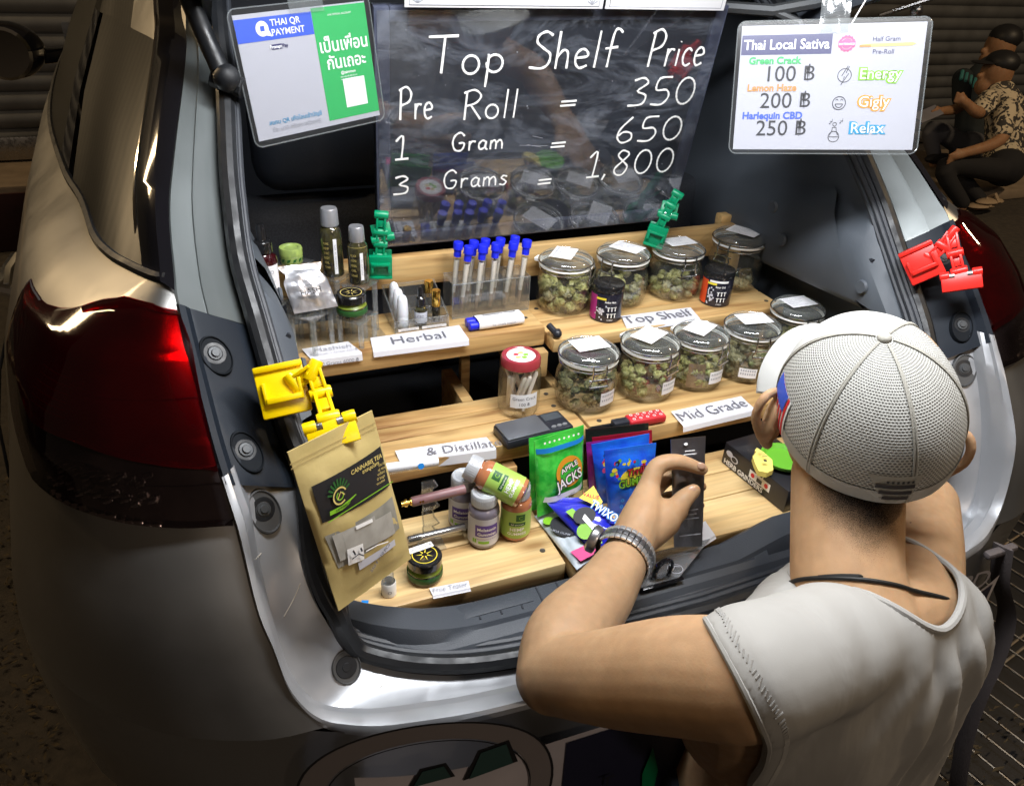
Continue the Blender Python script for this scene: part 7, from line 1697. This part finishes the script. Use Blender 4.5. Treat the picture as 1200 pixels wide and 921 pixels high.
# left hand: palm, four fingers closing round the sachet, thumb in front
KI, KM, KR, KP = onD(760, 572, 1.028), onD(758, 585, 1.050), onD(757, 600, 1.066), onD(757, 614, 1.076)
limb(body, [W_L, W_L.lerp(KI, .5)+V((.004, 0, .002)), KI], [.031, .027, .0160], 16); limb(body, [W_L, W_L.lerp(KM, .5), KM], [.030, .026, .0150], 16)
limb(body, [W_L, W_L.lerp(KR, .5), KR], [.026, .022, .0125], 16); limb(body, [W_L, W_L.lerp(KP, .5), KP], [.024, .020, .0115], 16)
limb(body, [onD(757, 625, 1.005), onD(780, 605, 1.020), onD(793, 599, 1.026)], [.025, .025, .0155], 16)
limb(body, [KI, onD(770, 547, 1.033), onD(794, 541, 1.036), onD(823, 550, 1.040)], [.0145, .0125, .0108, .0084], 14)
limb(body, [onD(788, 604, 1.022), onD(800, 586, 1.026), onD(813, 575, 1.034)], [.0160, .0135, .0098], 14)
limb(body, [KM, onD(780, 562, 1.072), onD(800, 560, 1.078), onD(822, 570, 1.078)], [.0120, .0108, .0096, .0078], 14)
limb(body, [KR, onD(782, 584, 1.088), onD(802, 584, 1.090), onD(820, 592, 1.084)], [.0112, .0102, .0092, .0075], 14)
limb(body, [KP, onD(780, 606, 1.094), onD(796, 608, 1.094), onD(810, 614, 1.088)], [.0100, .0090, .0082, .0068], 14)
# right hand reaching into the boot
dR = (W_R-E_R).normalized(); sR = V((1, -.1, 0)); kR = W_R + dR*.085 + V((0, 0, -.006))
for i, (o_, ln) in enumerate(((-.030, .068), (-.010, .078), (.010, .072), (.028, .058))):
    k0 = kR + sR*o_; limb(body, [W_R+sR*o_*.4, W_R.lerp(k0, .6), k0], [.022, .017, .0115], 14)
    limb(body, [k0, k0 + dR*ln*.5 + V((0, 0, -.004)), k0 + dR*ln*.8 + V((0, 0, -.022)), k0 + dR*ln*.85 + V((0, 0, -.038))], [.0108, .0098, .009, .0072], 12)
limb(body, [W_R+dR*.02-sR*.02, W_R+dR*.055-sR*.045, W_R+dR*.085-sR*.052+V((0, 0, -.012))], [.016, .0125, .0085], 12)
put(remesh(body, .0030, 5), 'body', 'skin', man)
# fingernails that show
for nm, p, q_ in (('index', onD(822, 546, 1.030), onD(812, 543, 1.030)), ('thumb', onD(811, 573, 1.024), onD(803, 580, 1.021))):
    d = (p-q_).normalized(); v_ = (CAM-p).normalized(); x = d.cross(v_).normalized(); z = x.cross(d)
    MB().sphere((0, 0, 0), (.0046, .0058, .0012), 12, 6, 0, frameM(p, x, d, z)).build('fingernail', mat('nail', (.46, .28, .19), .25, coat=.3) if 'nail' not in MATS else 'nail', man)
# sleeveless top: the torso a little larger, opened at the armholes and the neck
sm = MB(); torso(sm, .0075); sme = remesh(sm, .0052, 10)
dep = V((.12, 1, .15)).normalized()
a0, a1, a2 = onD(824, 714, .60), onD(855, 790, .62), onD(885, 921, .70)
nL = (a2-a0).cross(dep).normalized(); nL = nL if nL.x < 0 else -nL
aR = (E_R-S_R).normalized(); pR = onD(1078, 655, .84) + (E_R-S_R).normalized()*.095
nk = (NK[2]-NK[0]).normalized(); nk0 = onD(1012, 706, .772); NS = onD(1024, 676, .79); TC = onD(996, 752, .745)
def gcut(p):
    gl = (p-a0).dot(nL) + .010*math.sin(max(0, min(1, (a0.z-p.z)/.22))*PI)     # slightly curved armhole
    gr = min((p-pR).dot(aR), (p-TC).dot(lat)-.095)
    d = p-nk0; rad = d - nk*d.dot(nk); gn = .080 - (p-NS).length
    gb = .47 - p.z
    return max(gl, gr, gn, gb)
bm = bmesh.new(); bm.from_mesh(sme)
bmesh.ops.delete(bm, geom=[f for f in bm.faces if all(gcut(v.co) > 0 for v in f.verts)], context='FACES')
for _ in range(6):
    for v in bm.verts:
        if v.is_boundary:
            g0_ = gcut(v.co); e = 1e-4; gr_ = V(((gcut(v.co+V((e, 0, 0)))-g0_)/e, (gcut(v.co+V((0, e, 0)))-g0_)/e, (gcut(v.co+V((0, 0, e)))-g0_)/e))
            if gr_.length > .2 and abs(g0_) < .02: v.co -= gr_*(g0_/gr_.length_squared)*.9
# folds falling from the right shoulder and across the back
bm.normal_update()
fold = {}
for v in bm.verts:
    p = v.co; u_ = (p-TC).dot(lat); w_ = max(0, min(1, (u_-.01)/.07))*max(0, min(1, (p.z-.60)/.08))
    f_ = .0046*w_*math.sin(u_*170 + p.z*26 + 2.2*noise.noise(p*7)) + .0016*w_*math.sin(u_*310 - p.z*18 + 3*noise.noise(p*9))
    q_ = (p - onD(1040, 770, .72)); f_ += .0030*math.exp(-(q_.length/.09)**2)*math.sin((q_.x*.8-q_.z*.6)*110 + 2*noise.noise(p*9)) + .0030*noise.noise(p*11) + .0035*noise.noise(V((p.x*14+p.z*8, p.y*6, p.z*5)))
    if p.z < .70: f_ += .010*(.70-p.z)/.2*(1+.6*math.sin(p.x*46+p.z*11))
    fold[v.index] = f_
for v in bm.verts:
    if not v.is_boundary: v.co += v.normal*fold[v.index]*min(1, max(0, -gcut(v.co)/.022))
bvs_ = [v for v in bm.verts if v.is_boundary]
for _ in range(14):
    new = {}
    for v in bvs_:
        nb_ = [e.other_vert(v) for e in v.link_edges if e.is_boundary]
        if len(nb_) == 2: new[v] = v.co*.4 + (nb_[0].co+nb_[1].co)*.3
    for v, c_ in new.items(): v.co = c_
edges = [e for e in bm.edges if e.is_boundary]
# hems: follow each open border with a flat rib
loops = []; seen = set(); nb = {}
for e in edges:
    for v in e.verts: nb.setdefault(v, []).append(e)
for e in edges:
    if e in seen: continue
    loop = [e.verts[0]]; cur = e; v = e.verts[1]; seen.add(e)
    while v is not loop[0]:
        loop.append(v); nx = [x for x in nb[v] if x not in seen]
        if not nx: break
        cur = nx[0]; seen.add(cur); v = cur.other_vert(v)
    if len(loop) > 30: loops.append([x.co.copy() for x in loop])
bm.to_mesh(sme); bm.free()
top = put(sme, 'tank_top', 'jersey', man); so_ = top.modifiers.new('cloth', 'SOLIDIFY'); so_.thickness = .0018; so_.offset = 1
for L_ in loops:
    if min(p.z for p in L_) < .5 and max(p.z for p in L_) < .55: continue
    for _ in range(6): L_ = [(L_[i-1]+L_[i]*2+L_[(i+1) % len(L_)])/4 for i in range(len(L_))]
    if min(p.x for p in L_) < -.10 and max(p.z for p in L_) > .8:     # overlocked stitching inside the left armhole
        bvt = BVHTree.FromPolygons([v.co + ORG[man.name] for v in top.data.vertices], [tuple(p.vertices) for p in top.data.polygons]); st = MB()
        for q in range(0, len(L_)):
            for off_ in (.016,):
                p = L_[q]
                if p.z < .66 or abs((p-a0).dot(nL)) > .03 or (p-a0).dot(V((0, -1, .4))) < -.06: continue
                c_ = V((TC.x+.02, TC.y, min(p.z, .86))); h_ = bvt.find_nearest(p + (c_-p).normalized()*off_)
                p2 = L_[(q+1) % len(L_)]; h2 = bvt.find_nearest(p2 + (c_-p2).normalized()*(off_+.005))
                if h_[0] is not None and h2[0] is not None: st.tube([h_[0]+h_[1]*.0022, h2[0]+h2[1]*.0022], .0007, 4)
        st.build('stitching', 'jersey', top)['kind'] = 'stuff'
    L_ = L_[::2]; MB().tube(L_, .0042, 8, closed=True, flat=.8).build('hem', 'jersey', top)
# stubble hair at the nape and sides, below the cap
def hair_mat():
    m = bpy.data.materials.new('nape_hair'); m.use_nodes = True; n = m.node_tree; p = n.nodes['Principled BSDF']; L = n.links
    p.inputs['Base Color'].default_value = (.012, .010, .009, 1); p.inputs['Roughness'].default_value = .9; p.inputs['Specular IOR Level'].default_value = .1
    uv = n.nodes.new('ShaderNodeUVMap'); sx = n.nodes.new('ShaderNodeSeparateXYZ'); L.new(uv.outputs[0], sx.inputs[0])
    tc = n.nodes.new('ShaderNodeTexCoord'); t = n.nodes.new('ShaderNodeTexNoise'); t.inputs['Scale'].default_value = 1500; t.inputs['Detail'].default_value = 2; L.new(tc.outputs['Object'], t.inputs[0])
    t2 = n.nodes.new('ShaderNodeTexNoise'); t2.inputs['Scale'].default_value = 30; L.new(tc.outputs['Object'], t2.inputs[0])
    a = n.nodes.new('ShaderNodeMath'); a.operation = 'MULTIPLY_ADD'; L.new(t2.outputs['Fac'], a.inputs[0]); a.inputs[1].default_value = .25; L.new(sx.outputs['Y'], a.inputs[2])
    b = n.nodes.new('ShaderNodeMapRange'); b.inputs['From Min'].default_value = .12; b.inputs['From Max'].default_value = .80; b.inputs['To Min'].default_value = 1.0; b.inputs['To Max'].default_value = -1.0; L.new(a.outputs[0], b.inputs[0])
    c = n.nodes.new('ShaderNodeMath'); c.operation = 'MULTIPLY_ADD'; L.new(t.outputs['Fac'], c.inputs[0]); c.inputs[1].default_value = 2.2; c.inputs[2].default_value = -1.1
    d = n.nodes.new('ShaderNodeMath'); d.operation = 'ADD'; d.use_clamp = True; L.new(b.outputs[0], d.inputs[0]); L.new(c.outputs[0], d.inputs[1]); L.new(d.outputs[0], p.inputs['Alpha']); MATS['nape_hair'] = m
hair_mat()
bpy.context.view_layer.update()
body_o = [c for c in man.children if c.name.startswith('body')][0]
inv = Matrix.Translation(-ORG[man.name]); HI = HM.inverted(); bmh = bmesh.new(); bmh.from_mesh(body_o.data); bmh.normal_update()
def stub(p):
    q = HI @ (p + ORG[man.name]); th = math.atan2(q.x, -q.y-.01)
    if abs(th) > 1.75 or q.z < -.125 or math.hypot(q.x, q.y) > .19 or q.z > .06 or (abs(q.x) > .062 and q.y > -.055): return -1
    lo = -.104 + .056*(abs(th)/1.4)**2.2
    return (q.z-lo)/.070
mk = {v.index: stub(v.co) for v in bmh.verts}
hm = MB(); idx = {}; fs_ = []
for f_ in bmh.faces:
    if all(mk[v.index] > -.15 for v in f_.verts):
        for v in f_.verts:
            if v.index not in idx: idx[v.index] = len(hm.v); hm.uv[len(hm.v)] = (0, 1-max(0, min(1, mk[v.index]))); hm.v.append(v.co + ORG[man.name] + v.normal*.0010)
        fs_.append(tuple(idx[v.index] for v in f_.verts))
hm.f = fs_; hm.m = [0]*len(fs_); bmh.free(); hm.build('hair', 'nape_hair', man, fix=False)
# cap
def cap_mat():
    m = bpy.data.materials.new('cap_mesh'); m.use_nodes = True; n = m.node_tree; p = n.nodes['Principled BSDF']; L = n.links
    uv = n.nodes.new('ShaderNodeUVMap'); sx = n.nodes.new('ShaderNodeSeparateXYZ'); L.new(uv.outputs[0], sx.inputs[0])
    def mth(op, a, b=None):
        x = n.nodes.new('ShaderNodeMath'); x.operation = op
        for k, v in ((0, a), (1, b)):
            if v is None: continue
            if isinstance(v, (int, float)): x.inputs[k].default_value = v
            else: L.new(v, x.inputs[k])
        return x.outputs[0]
    K = 2*PI/.0050
    row = mth('FLOOR', mth('DIVIDE', sx.outputs['Y'], .0027)); odd = mth('MODULO', row, 2.0)
    su = mth('ABSOLUTE', mth('SINE', mth('ADD', mth('MULTIPLY', sx.outputs['X'], K/2), mth('MULTIPLY', odd, PI/2)))); sv = mth('ABSOLUTE', mth('SINE', mth('MULTIPLY', sx.outputs['Y'], PI/.0027)))
    hole = mth('MULTIPLY', su, sv); g = mth('GREATER_THAN', hole, .50)
    mx = n.nodes.new('ShaderNodeMix'); mx.data_type = 'RGBA'; L.new(g, mx.inputs[0]); mx.inputs[6].default_value = (.47, .47, .44, 1); mx.inputs[7].default_value = (.16, .16, .15, 1)
    L.new(mx.outputs[2], p.inputs['Base Color']); p.inputs['Roughness'].default_value = .8
    b = n.nodes.new('ShaderNodeBump'); b.invert = True; b.inputs['Strength'].default_value = .6; b.inputs['Distance'].default_value = .001; L.new(hole, b.inputs['Height']); L.new(b.outputs[0], p.inputs['Normal']); MATS['cap_mesh'] = m
cap_mat(); mat('cap_cloth', (.46, .46, .44), .8, bump=(600, .2)); mat('cap_grey', (.36, .35, .31), .8, bump=(600, .2)); mat('cap_ink', (.035, .035, .04), .7)
cap = MB().build('cap', 'cap_cloth', man)
CA, CB, CZ = .0905, .109, .108
tocam = (CAM-Hc); tocam.z = 0; tocam.normalize()
KM_ = Matrix.Translation(Hc) @ Matrix.Rotation(math.radians(10), 4, (CAM-Hc).normalized()) @ Matrix.Rotation(math.radians(15), 4, V((0, 0, 1)).cross(tocam)) @ HM.to_3x3().to_4x4() @ Matrix.Rotation(math.radians(11), 4, 'Z') @ Matrix.Scale(.95, 4)       # pushed back on the head
def capP(th, ph, lift=0.0):
    """th = 0 at the front, + to the left; ph = 0 at the button, 1 at the rim"""
    rim = 1.62 + .16*(.5-.5*math.cos(th)) - .04*math.cos(2*th)
    a = ph*rim; k = 1+lift/.1; bulge_ = 1 + .012*abs(math.cos(3*th))*math.sin(a)
    x, y, z = -CA*k*math.sin(a)*math.sin(th)*bulge_, CB*k*math.sin(a)*math.cos(th)*bulge_, CZ*k*math.cos(a)
    if math.cos(th) > 0: z += .006*math.sin(a)*math.cos(th)
    return KM_ @ V((x, y-.006, z+.012))
def capgrid(th0, th1, mt, name, nt=30, ph0=0.03, ph1=1.0, lift=0):
    m = MB(); o = 0; N = 26
    for j in range(N+1):
        for i in range(nt+1):
            th = th0+(th1-th0)*i/nt; ph = ph0+(ph1-ph0)*j/N
            m.uv[len(m.v)] = (th*.10, ph*.17); m.v.append(capP(th, ph, lift))
    for j in range(N):
        for i in range(nt): m.f.append((j*(nt+1)+i, j*(nt+1)+i+1, (j+1)*(nt+1)+i+1, (j+1)*(nt+1)+i)); m.m.append(0)
    return m.build(name, mt, cap, fix=False)
f60 = math.radians(58)
capgrid(-f60, f60, 'cap_cloth', 'front_panel', 24)
for k in range(4):
    w = (2*PI-2*f60)/4; capgrid(f60+w*k, f60+w*(k+1), 'cap_mesh', 'mesh_panel', 18)
m = MB()
for th in [f60+(2*PI-2*f60)/4*k for k in range(5)]:
    for d_ in (-.016, .016): m.tube([capP(th+d_, p, .0008) for p in [.05+.95*i/20 for i in range(21)]], .0011, 5)
m.build('seam', 'cap_grey', cap)
m = MB(); m.grid([[capP(2*PI*i/60, p, .0012) for i in range(61)] for p in (.90, .95, 1.0)]); m.grid([[capP(2*PI*i/60, p, l) for i in range(61)] for p, l in ((1.0, .0012), (1.005, -.002), (.97, -.004))]); m.build('rim_band', 'cap_cloth', cap)
MB().sphere((0, 0, 0), (.0072, .0072, .0045), 14, 8, 0, KM_ @ Matrix.Translation((0, -.006, .012+CZ+.001))).build('button', 'cap_grey', cap)
rows = []; rows2 = []
for j in range(9):
    r = []; r2 = []
    for i in range(25):
        th = math.radians(-60+120*i/24); e = capP(th, .985); out = .070*(math.cos(th*1.1)**.6)*j/8
        l = KM_.inverted() @ e; l = V((l.x*(1+.12*j/8), l.y+out, l.z - .40*out - 5.0*(l.x**2)*(j/8)*.55)); r.append(KM_ @ l); r2.append(KM_ @ (l+V((0, 0, -.0035))))
    rows.append(r); rows2.append(r2)
m = MB(); m.grid(rows); m.grid([list(reversed(r)) for r in rows2]); m.grid([rows[-1], rows2[-1]]); m.grid([[r[0] for r in rows], [r[0] for r in rows2]]); m.grid([[r[-1] for r in rows], [r[-1] for r in rows2]]); m.build('peak', 'cap_cloth', cap)
m = MB()
def cpatch(th0, th1, p0, p1, mi, lift=.002, n=6): m.grid([[capP(th0+(th1-th0)*i/n, p0+(p1-p0)*j/n, lift) for i in range(n+1)] for j in range(n+1)], m=mi)
t0_, t1_ = math.radians(68), math.radians(92); cpatch(t0_, t1_, .70, .985, 1, .0016)
for k in range(6): cpatch(t0_+(t1_-t0_)*(.04+.16*k), t0_+(t1_-t0_)*(.04+.16*k+.085), .70, .985, 0, .0022)
cpatch(t0_, t1_-.08, .70, .82, 2, .0026)
m.build('flag_patch', ['red_print', 'white_print', 'blue_print'], cap)
m = MB()
tc_ = math.radians(170)
m.grid([[capP(tc_+w_*(i/8-.5), p, .0016) for i in range(9)] for p, w_ in ((.78, .58), (.88, .38), (.985, .10))], m=0)
for k in range(3): cpatch(tc_-.20+.045*k, tc_+.19-.02*k, .835+.045*k, .862+.045*k, 1, .0024)
for k in range(6): cpatch(tc_-.10+.05*k, tc_-.075+.05*k, .808, .825, 1, .0024)
m.build('emblem_patch', ['cap_grey', 'cap_ink'], cap)
# neck cord
m = MB(); nc = onD(996, 690, .775); x = lat; y = nk.cross(x).normalized(); x = y.cross(nk)
pts = []
for i in range(48):
    q_ = 2*PI*i/48; d_ = (x*math.cos(q_)*1.0 + y*math.sin(q_)).normalized(); o_ = nc + nk*.002*math.sin(q_); ok, hit, nn, _ = body_o.ray_cast(inv @ (o_ + d_*.14), -d_); pts.append((hit+ORG[man.name]+nn*.0012) if ok else o_ + d_*.066)
for _ in range(3): pts = [(pts[i-1]+pts[i]*2+pts[(i+1) % 48])/4 for i in range(48)]
m.tube(pts, .0022, 8, closed=True); m.build('neck_cord', 'cord', man)
# steel wristwatch
wc = onD(731, 651, .972); wx = (W_L-E_L).normalized(); v_ = (CAM-wc).normalized(); wy = wx.cross(v_).normalized(); wz = wx.cross(wy)    # wz points away from the viewer
WM = frameM(wc, wy, wz, wx); rA, rB = .0365, .0340
watch = MB()
band = MB(); N = 30
for i in range(N):
    q_ = 2*PI*i/N
    if abs(((q_-math.radians(175)+PI) % (2*PI))-PI) < .42: continue
    for s, (z0, z1), hh in ((0, (-.0125, -.0050), .0), (1, (-.0045, .0045), .0010), (2, (.0050, .0125), .0)):
        rr = 1.0; c_ = V((rA*math.cos(q_), rB*math.sin(q_), 0)); tx = V((-rA*math.sin(q_), rB*math.cos(q_), 0)).normalized(); no = V((math.cos(q_), math.sin(q_), 0))
        Mq = WM @ frameM(c_, tx, no, V((0, 0, 1))); band.box(-.0033, .0033, -.0014, .0016+hh, z0, z1, .0006, 0 if s != 1 else 1, Mq)
wo = band.build('wristwatch', [mat('watch_steel', (.80, .80, .80), .28, .85), mat('steel_dark', (.30, .30, .31), .3, .9)], man)
q_ = math.radians(175); c_ = V((rA*1.08*math.cos(q_), rB*math.sin(q_), 0)); Mq = WM @ frameM(c_, V((-math.sin(q_), math.cos(q_), 0)), V((0, 0, 1)), V((math.cos(q_), math.sin(q_), 0)))
MB().lathe([(0, -.003), (.0170, -.003), (.0185, 0), (.0185, .006), (.0165, .0085), (.0150, .0078)], 32, 0, Mq).build('watch_case', 'steel_dark', wo)
MB().disc(.0152, 30, 0, Mq, .0076).build('watch_dial', 'gloss_black', wo)
MB().tube([WM @ V((rA*.955*math.cos(a), rB*.955*math.sin(a), 0)) for a in [2*PI*i/40 for i in range(40)]], .0022, 6, closed=True, flat=3.2, nrm=wx).build('strap_lining', 'black_print', wo)
# trousers and sandals below the frame, and the stool that carries him
mat('denim_dark', (.018, .022, .035), .9, bump=(500, .3)); lg = MB()
rings(lg, [(V((.045, -.12, .36)), V((1, 0, 0)), .170, .125), (V((.045, -.135, .44)), V((1, 0, 0)), .175, .128), (V((.045, -.155, .52)), V((1, 0, 0)), .158, .112)])
for s, k_, a_ in ((-1, V((-.06, -.15, .075)), V((-.05, -.56, .06))), (1, V((.17, -.15, .075)), V((.16, -.56, .06)))):
    limb(lg, [V((.045+s*.08, -.135, .42)), V((.045+s*.09, -.14, .25)), k_], [.092, .082, .066]); limb(lg, [k_, k_.lerp(a_, .45), a_], [.064, .060, .046])
put(remesh(lg, .007, 6), 'trousers', 'denim_dark', man)
for a_ in (V((-.05, -.60, .05)), V((.16, -.60, .05))): limb(ft := MB(), [a_+V((0, .04, .0)), a_+V((0, -.05, -.005)), a_+V((0, -.12, -.015))], [.042, .040, .030]); ft.build('sandal', 'cord', man)
# the sachet in his hand
pc = onD(807, 576, 1.054); ux = (onD(826, 511, 1.05)-onD(787, 515, 1.045)); uy = (onD(806, 640, 1.056)-onD(806, 513, 1.048)); f = Fr(onD(787, 515, 1.050), ux, uy, ux.length, uy.length)
t = thing('foil_sachet', 'black foil sachet held upright in the man\'s left hand', 'sachet', pc); q = [fpx2(f, p) for p in ((786, 515), (827, 511), (823, 640), (790, 641))]; pillow('sachet_body', f, q, 'foil_black', t, .0045, 10, 22, .0012, 61)
m = MB(); a, b = fpx2(f, (803, 520)); f.disc(m, a, b, .0028, 0, .003, 12, .7)
for k, (y, w_) in enumerate(((527, .014), (531, .018), (596, .022), (601, .018), (606, .024), (625, .03))): a, b = fpx2(f, (807, y)); f.rect(m, a-w_/2, b, a+w_/2, b+.0012, 0 if k < 2 else 1, .0058)
m.build('print', ['white_print', 'ink_soft'], t)

# two people sitting by the shutter, far right
mat('shirt_pattern', (.50, .42, .30), .8); n = MATS['shirt_pattern'].node_tree; p = n.nodes['Principled BSDF']; tc = n.nodes.new('ShaderNodeTexCoord'); t_ = n.nodes.new('ShaderNodeTexNoise'); t_.inputs['Scale'].default_value = 17; t_.inputs['Detail'].default_value = 3; t_.inputs['Distortion'].default_value = 2.2
n.links.new(tc.outputs['Object'], t_.inputs[0]); r_ = n.nodes.new('ShaderNodeValToRGB'); r_.color_ramp.interpolation = 'CONSTANT'; r_.color_ramp.elements[0].color = (.035, .032, .03, 1); r_.color_ramp.elements[1].color = (.52, .44, .31, 1); r_.color_ramp.elements[1].position = .50; n.links.new(t_.outputs['Fac'], r_.inputs[0]); n.links.new(r_.outputs[0], p.inputs['Base Color'])
mat('tee_dark', (.014, .020, .024), .85); mat('teal_stripe', (.03, .16, .16), .7); mat('jeans_grey', (.075, .075, .085), .85); mat('trouser_black', (.010, .010, .012), .85); mat('sandal_tan', (.30, .22, .14), .7)
def seated(label, T, head, hr, chest, hips, arms, legs, shirtm, legm, facing, extra):
    base = onD(*hips, T); t = thing('person', label, 'person', (base.x, base.y, 0)); o_ = lambda px, py, d=0: onD(px, py, T+d)
    b = MB(); h_ = o_(*head); R_ = hr*T/FPX
    b.sphere(h_, (R_*.86, R_*.98, R_*1.2), 20, 14); fx = right*facing[0] + V((0, 0, 1))*facing[1]
    b.sphere(h_+fx*R_*.45+V((0, 0, -R_*.75)), (R_*.62, R_*.62, R_*.6), 14, 10); b.sphere(h_+fx*R_*1.0+V((0, 0, -R_*.15)), R_*.2, 10, 8); b.sphere(h_+fx*R_*.92+V((0, 0, -R_*.55)), R_*.16, 10, 8)
    b.sphere(h_ - fwd*R_*.85 + V((0, 0, -R_*.1)), (R_*.16, R_*.16, R_*.28), 8, 8)
    limb(b, [h_+V((0, 0, -R_*.6))-fx*R_*.2, o_(*chest[0])], [R_*.55, R_*.62], 14)
    for a in arms:
        k = [o_(*q[:2], q[2]) for q in a]; limb(b, k, [.048, .038, .028][:len(k)] if len(k) == 3 else [.04, .028], 14)
        d = (k[-1]-k[-2]).normalized(); hn = k[-1]; limb(b, [hn, hn+d*.05], [.030, .026], 12)
        for q in range(4): s_ = (V((0, 0, 1))*(q-1.5)*.016); limb(b, [hn+d*.055+s_, hn+d*.10+s_*1.1+V((0, 0, -.006))], [.0095, .0075], 8)
        limb(b, [hn+d*.02+V((0, 0, .022)), hn+d*.055+V((0, 0, .040))], [.0105, .008], 8)
    for l in legs: k = [o_(*q[:2], q[2]) for q in l]; limb(b, [k[-1], k[-1]+(V((0, 0, -1)))*.03], [.035, .032], 12)
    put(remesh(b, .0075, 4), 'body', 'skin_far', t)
    s = MB(); ch = [o_(*c) for c in chest]; limb(s, ch, [.095]+[.115]*(len(ch)-2)+[.118], 20)
    for a in arms: k = [o_(*q[:2], q[2]) for q in a]; limb(s, [k[0], k[0].lerp(k[1], .75)], [.066, .058], 14)
    put(remesh(s, .009, 5), 'shirt', shirtm, t)
    l_ = MB()
    for l in legs: limb(l_, [o_(*q[:2], q[2]) for q in l], [.072, .058, .042], 16)
    limb(l_, [o_(*hips, -.05), o_(*hips, .10)], [.12, .12], 16); put(remesh(l_, .009, 5), 'trousers', legm, t)
    extra(t, h_, R_, fx, o_); return t
def exA(t, h_, R_, fx, o_):
    m = MB(); m.sphere(h_+V((0, 0, R_*.62))-fx*R_*.12, (R_*.90, R_*1.04, R_*.72), 18, 10); m.sphere(h_+fx*R_*1.05+V((0, 0, R_*.62)), (R_*.75, R_*.70, R_*.10), 14, 6); m.build('cap', 'black_print', t)
    for q in ((1160, 236), (1150, 241)):
        c = o_(*q, -.10); m = MB(); m.sphere(c, (.11, .05, .018), 14, 6); m.tube([c+V((.02, -.05, 0)), c+V((.03, 0, .04)), c+V((.02, .05, 0))], .012, 6); m.build('sandal', 'sandal_tan', t)
def exB(t, h_, R_, fx, o_):
    m = MB(); m.sphere(h_+V((0, 0, R_*.55))-fx*R_*.15, (R_*.92, R_*1.04, R_*.80), 18, 10); m.build('cap', 'black_print', t)
    m = MB()
    for k in range(4): limb(m, [o_(1128+5*k, 84+3*k, -.16), o_(1126+5*k, 93+3*k, -.17)], [.012, .012], 8)
    m.build('sleeve_stripe', 'teal_stripe', t)
    c = o_(1101, 186, -.15); m = MB(); m.sphere(c, (.13, .05, .035), 14, 6); m.build('sandal', 'trouser_black', t)
seated('seated person in a cream patterned shirt and black cap by the far shutter', 4.9, (1168, 86), 19, [(1172, 112), (1178, 130), (1178, 158), (1176, 186)], (1178, 196),
       [[(1158, 118, -.10), (1147, 132, -.18), (1133, 122, -.22)], [(1180, 128, -.20), (1172, 164, -.26), (1128, 180, -.30)]], [[(1170, 200, -.10), (1108, 196, -.25), (1128, 238, -.18)], [(1178, 204, .08), (1122, 196, .0), (1150, 236, -.04)]], 'shirt_pattern', 'trouser_black', (-1, 0), exA)
seated('seated person in dark teal striped top hidden behind the patterned shirt', 5.35, (1172, 55), 18, [(1160, 82), (1148, 98), (1142, 128), (1140, 160)], (1135, 175),
       [[(1128, 92, -.10), (1126, 124, -.16), (1102, 131, -.25)]], [[(1130, 172, -.08), (1092, 152, -.2), (1096, 186, -.12)]], 'tee_dark', 'jeans_grey', (-1, -.1), exB)
c = onD(1088, 134, 5.05); ph = MB(); ph.box(-.09, .09, -.045, .045, -.005, .005, .004, 0, Matrix.Translation(c) @ Matrix.Rotation(-.3, 4, 'Y') @ Matrix.Rotation(.5, 4, 'X')); tag(ph.build('phone', 'ink_grey', None), 'phone held in the hand of the person in the dark top', 'phone')
mb = MB(); P = onD(1165, 215, 5.15); mb.box(P.x-.85, P.x+.7, P.y-.10, P.y+.9, .003, P.z-.02, .01); struct(tag(mb.build('step', 'kerb_tan'), None, None))
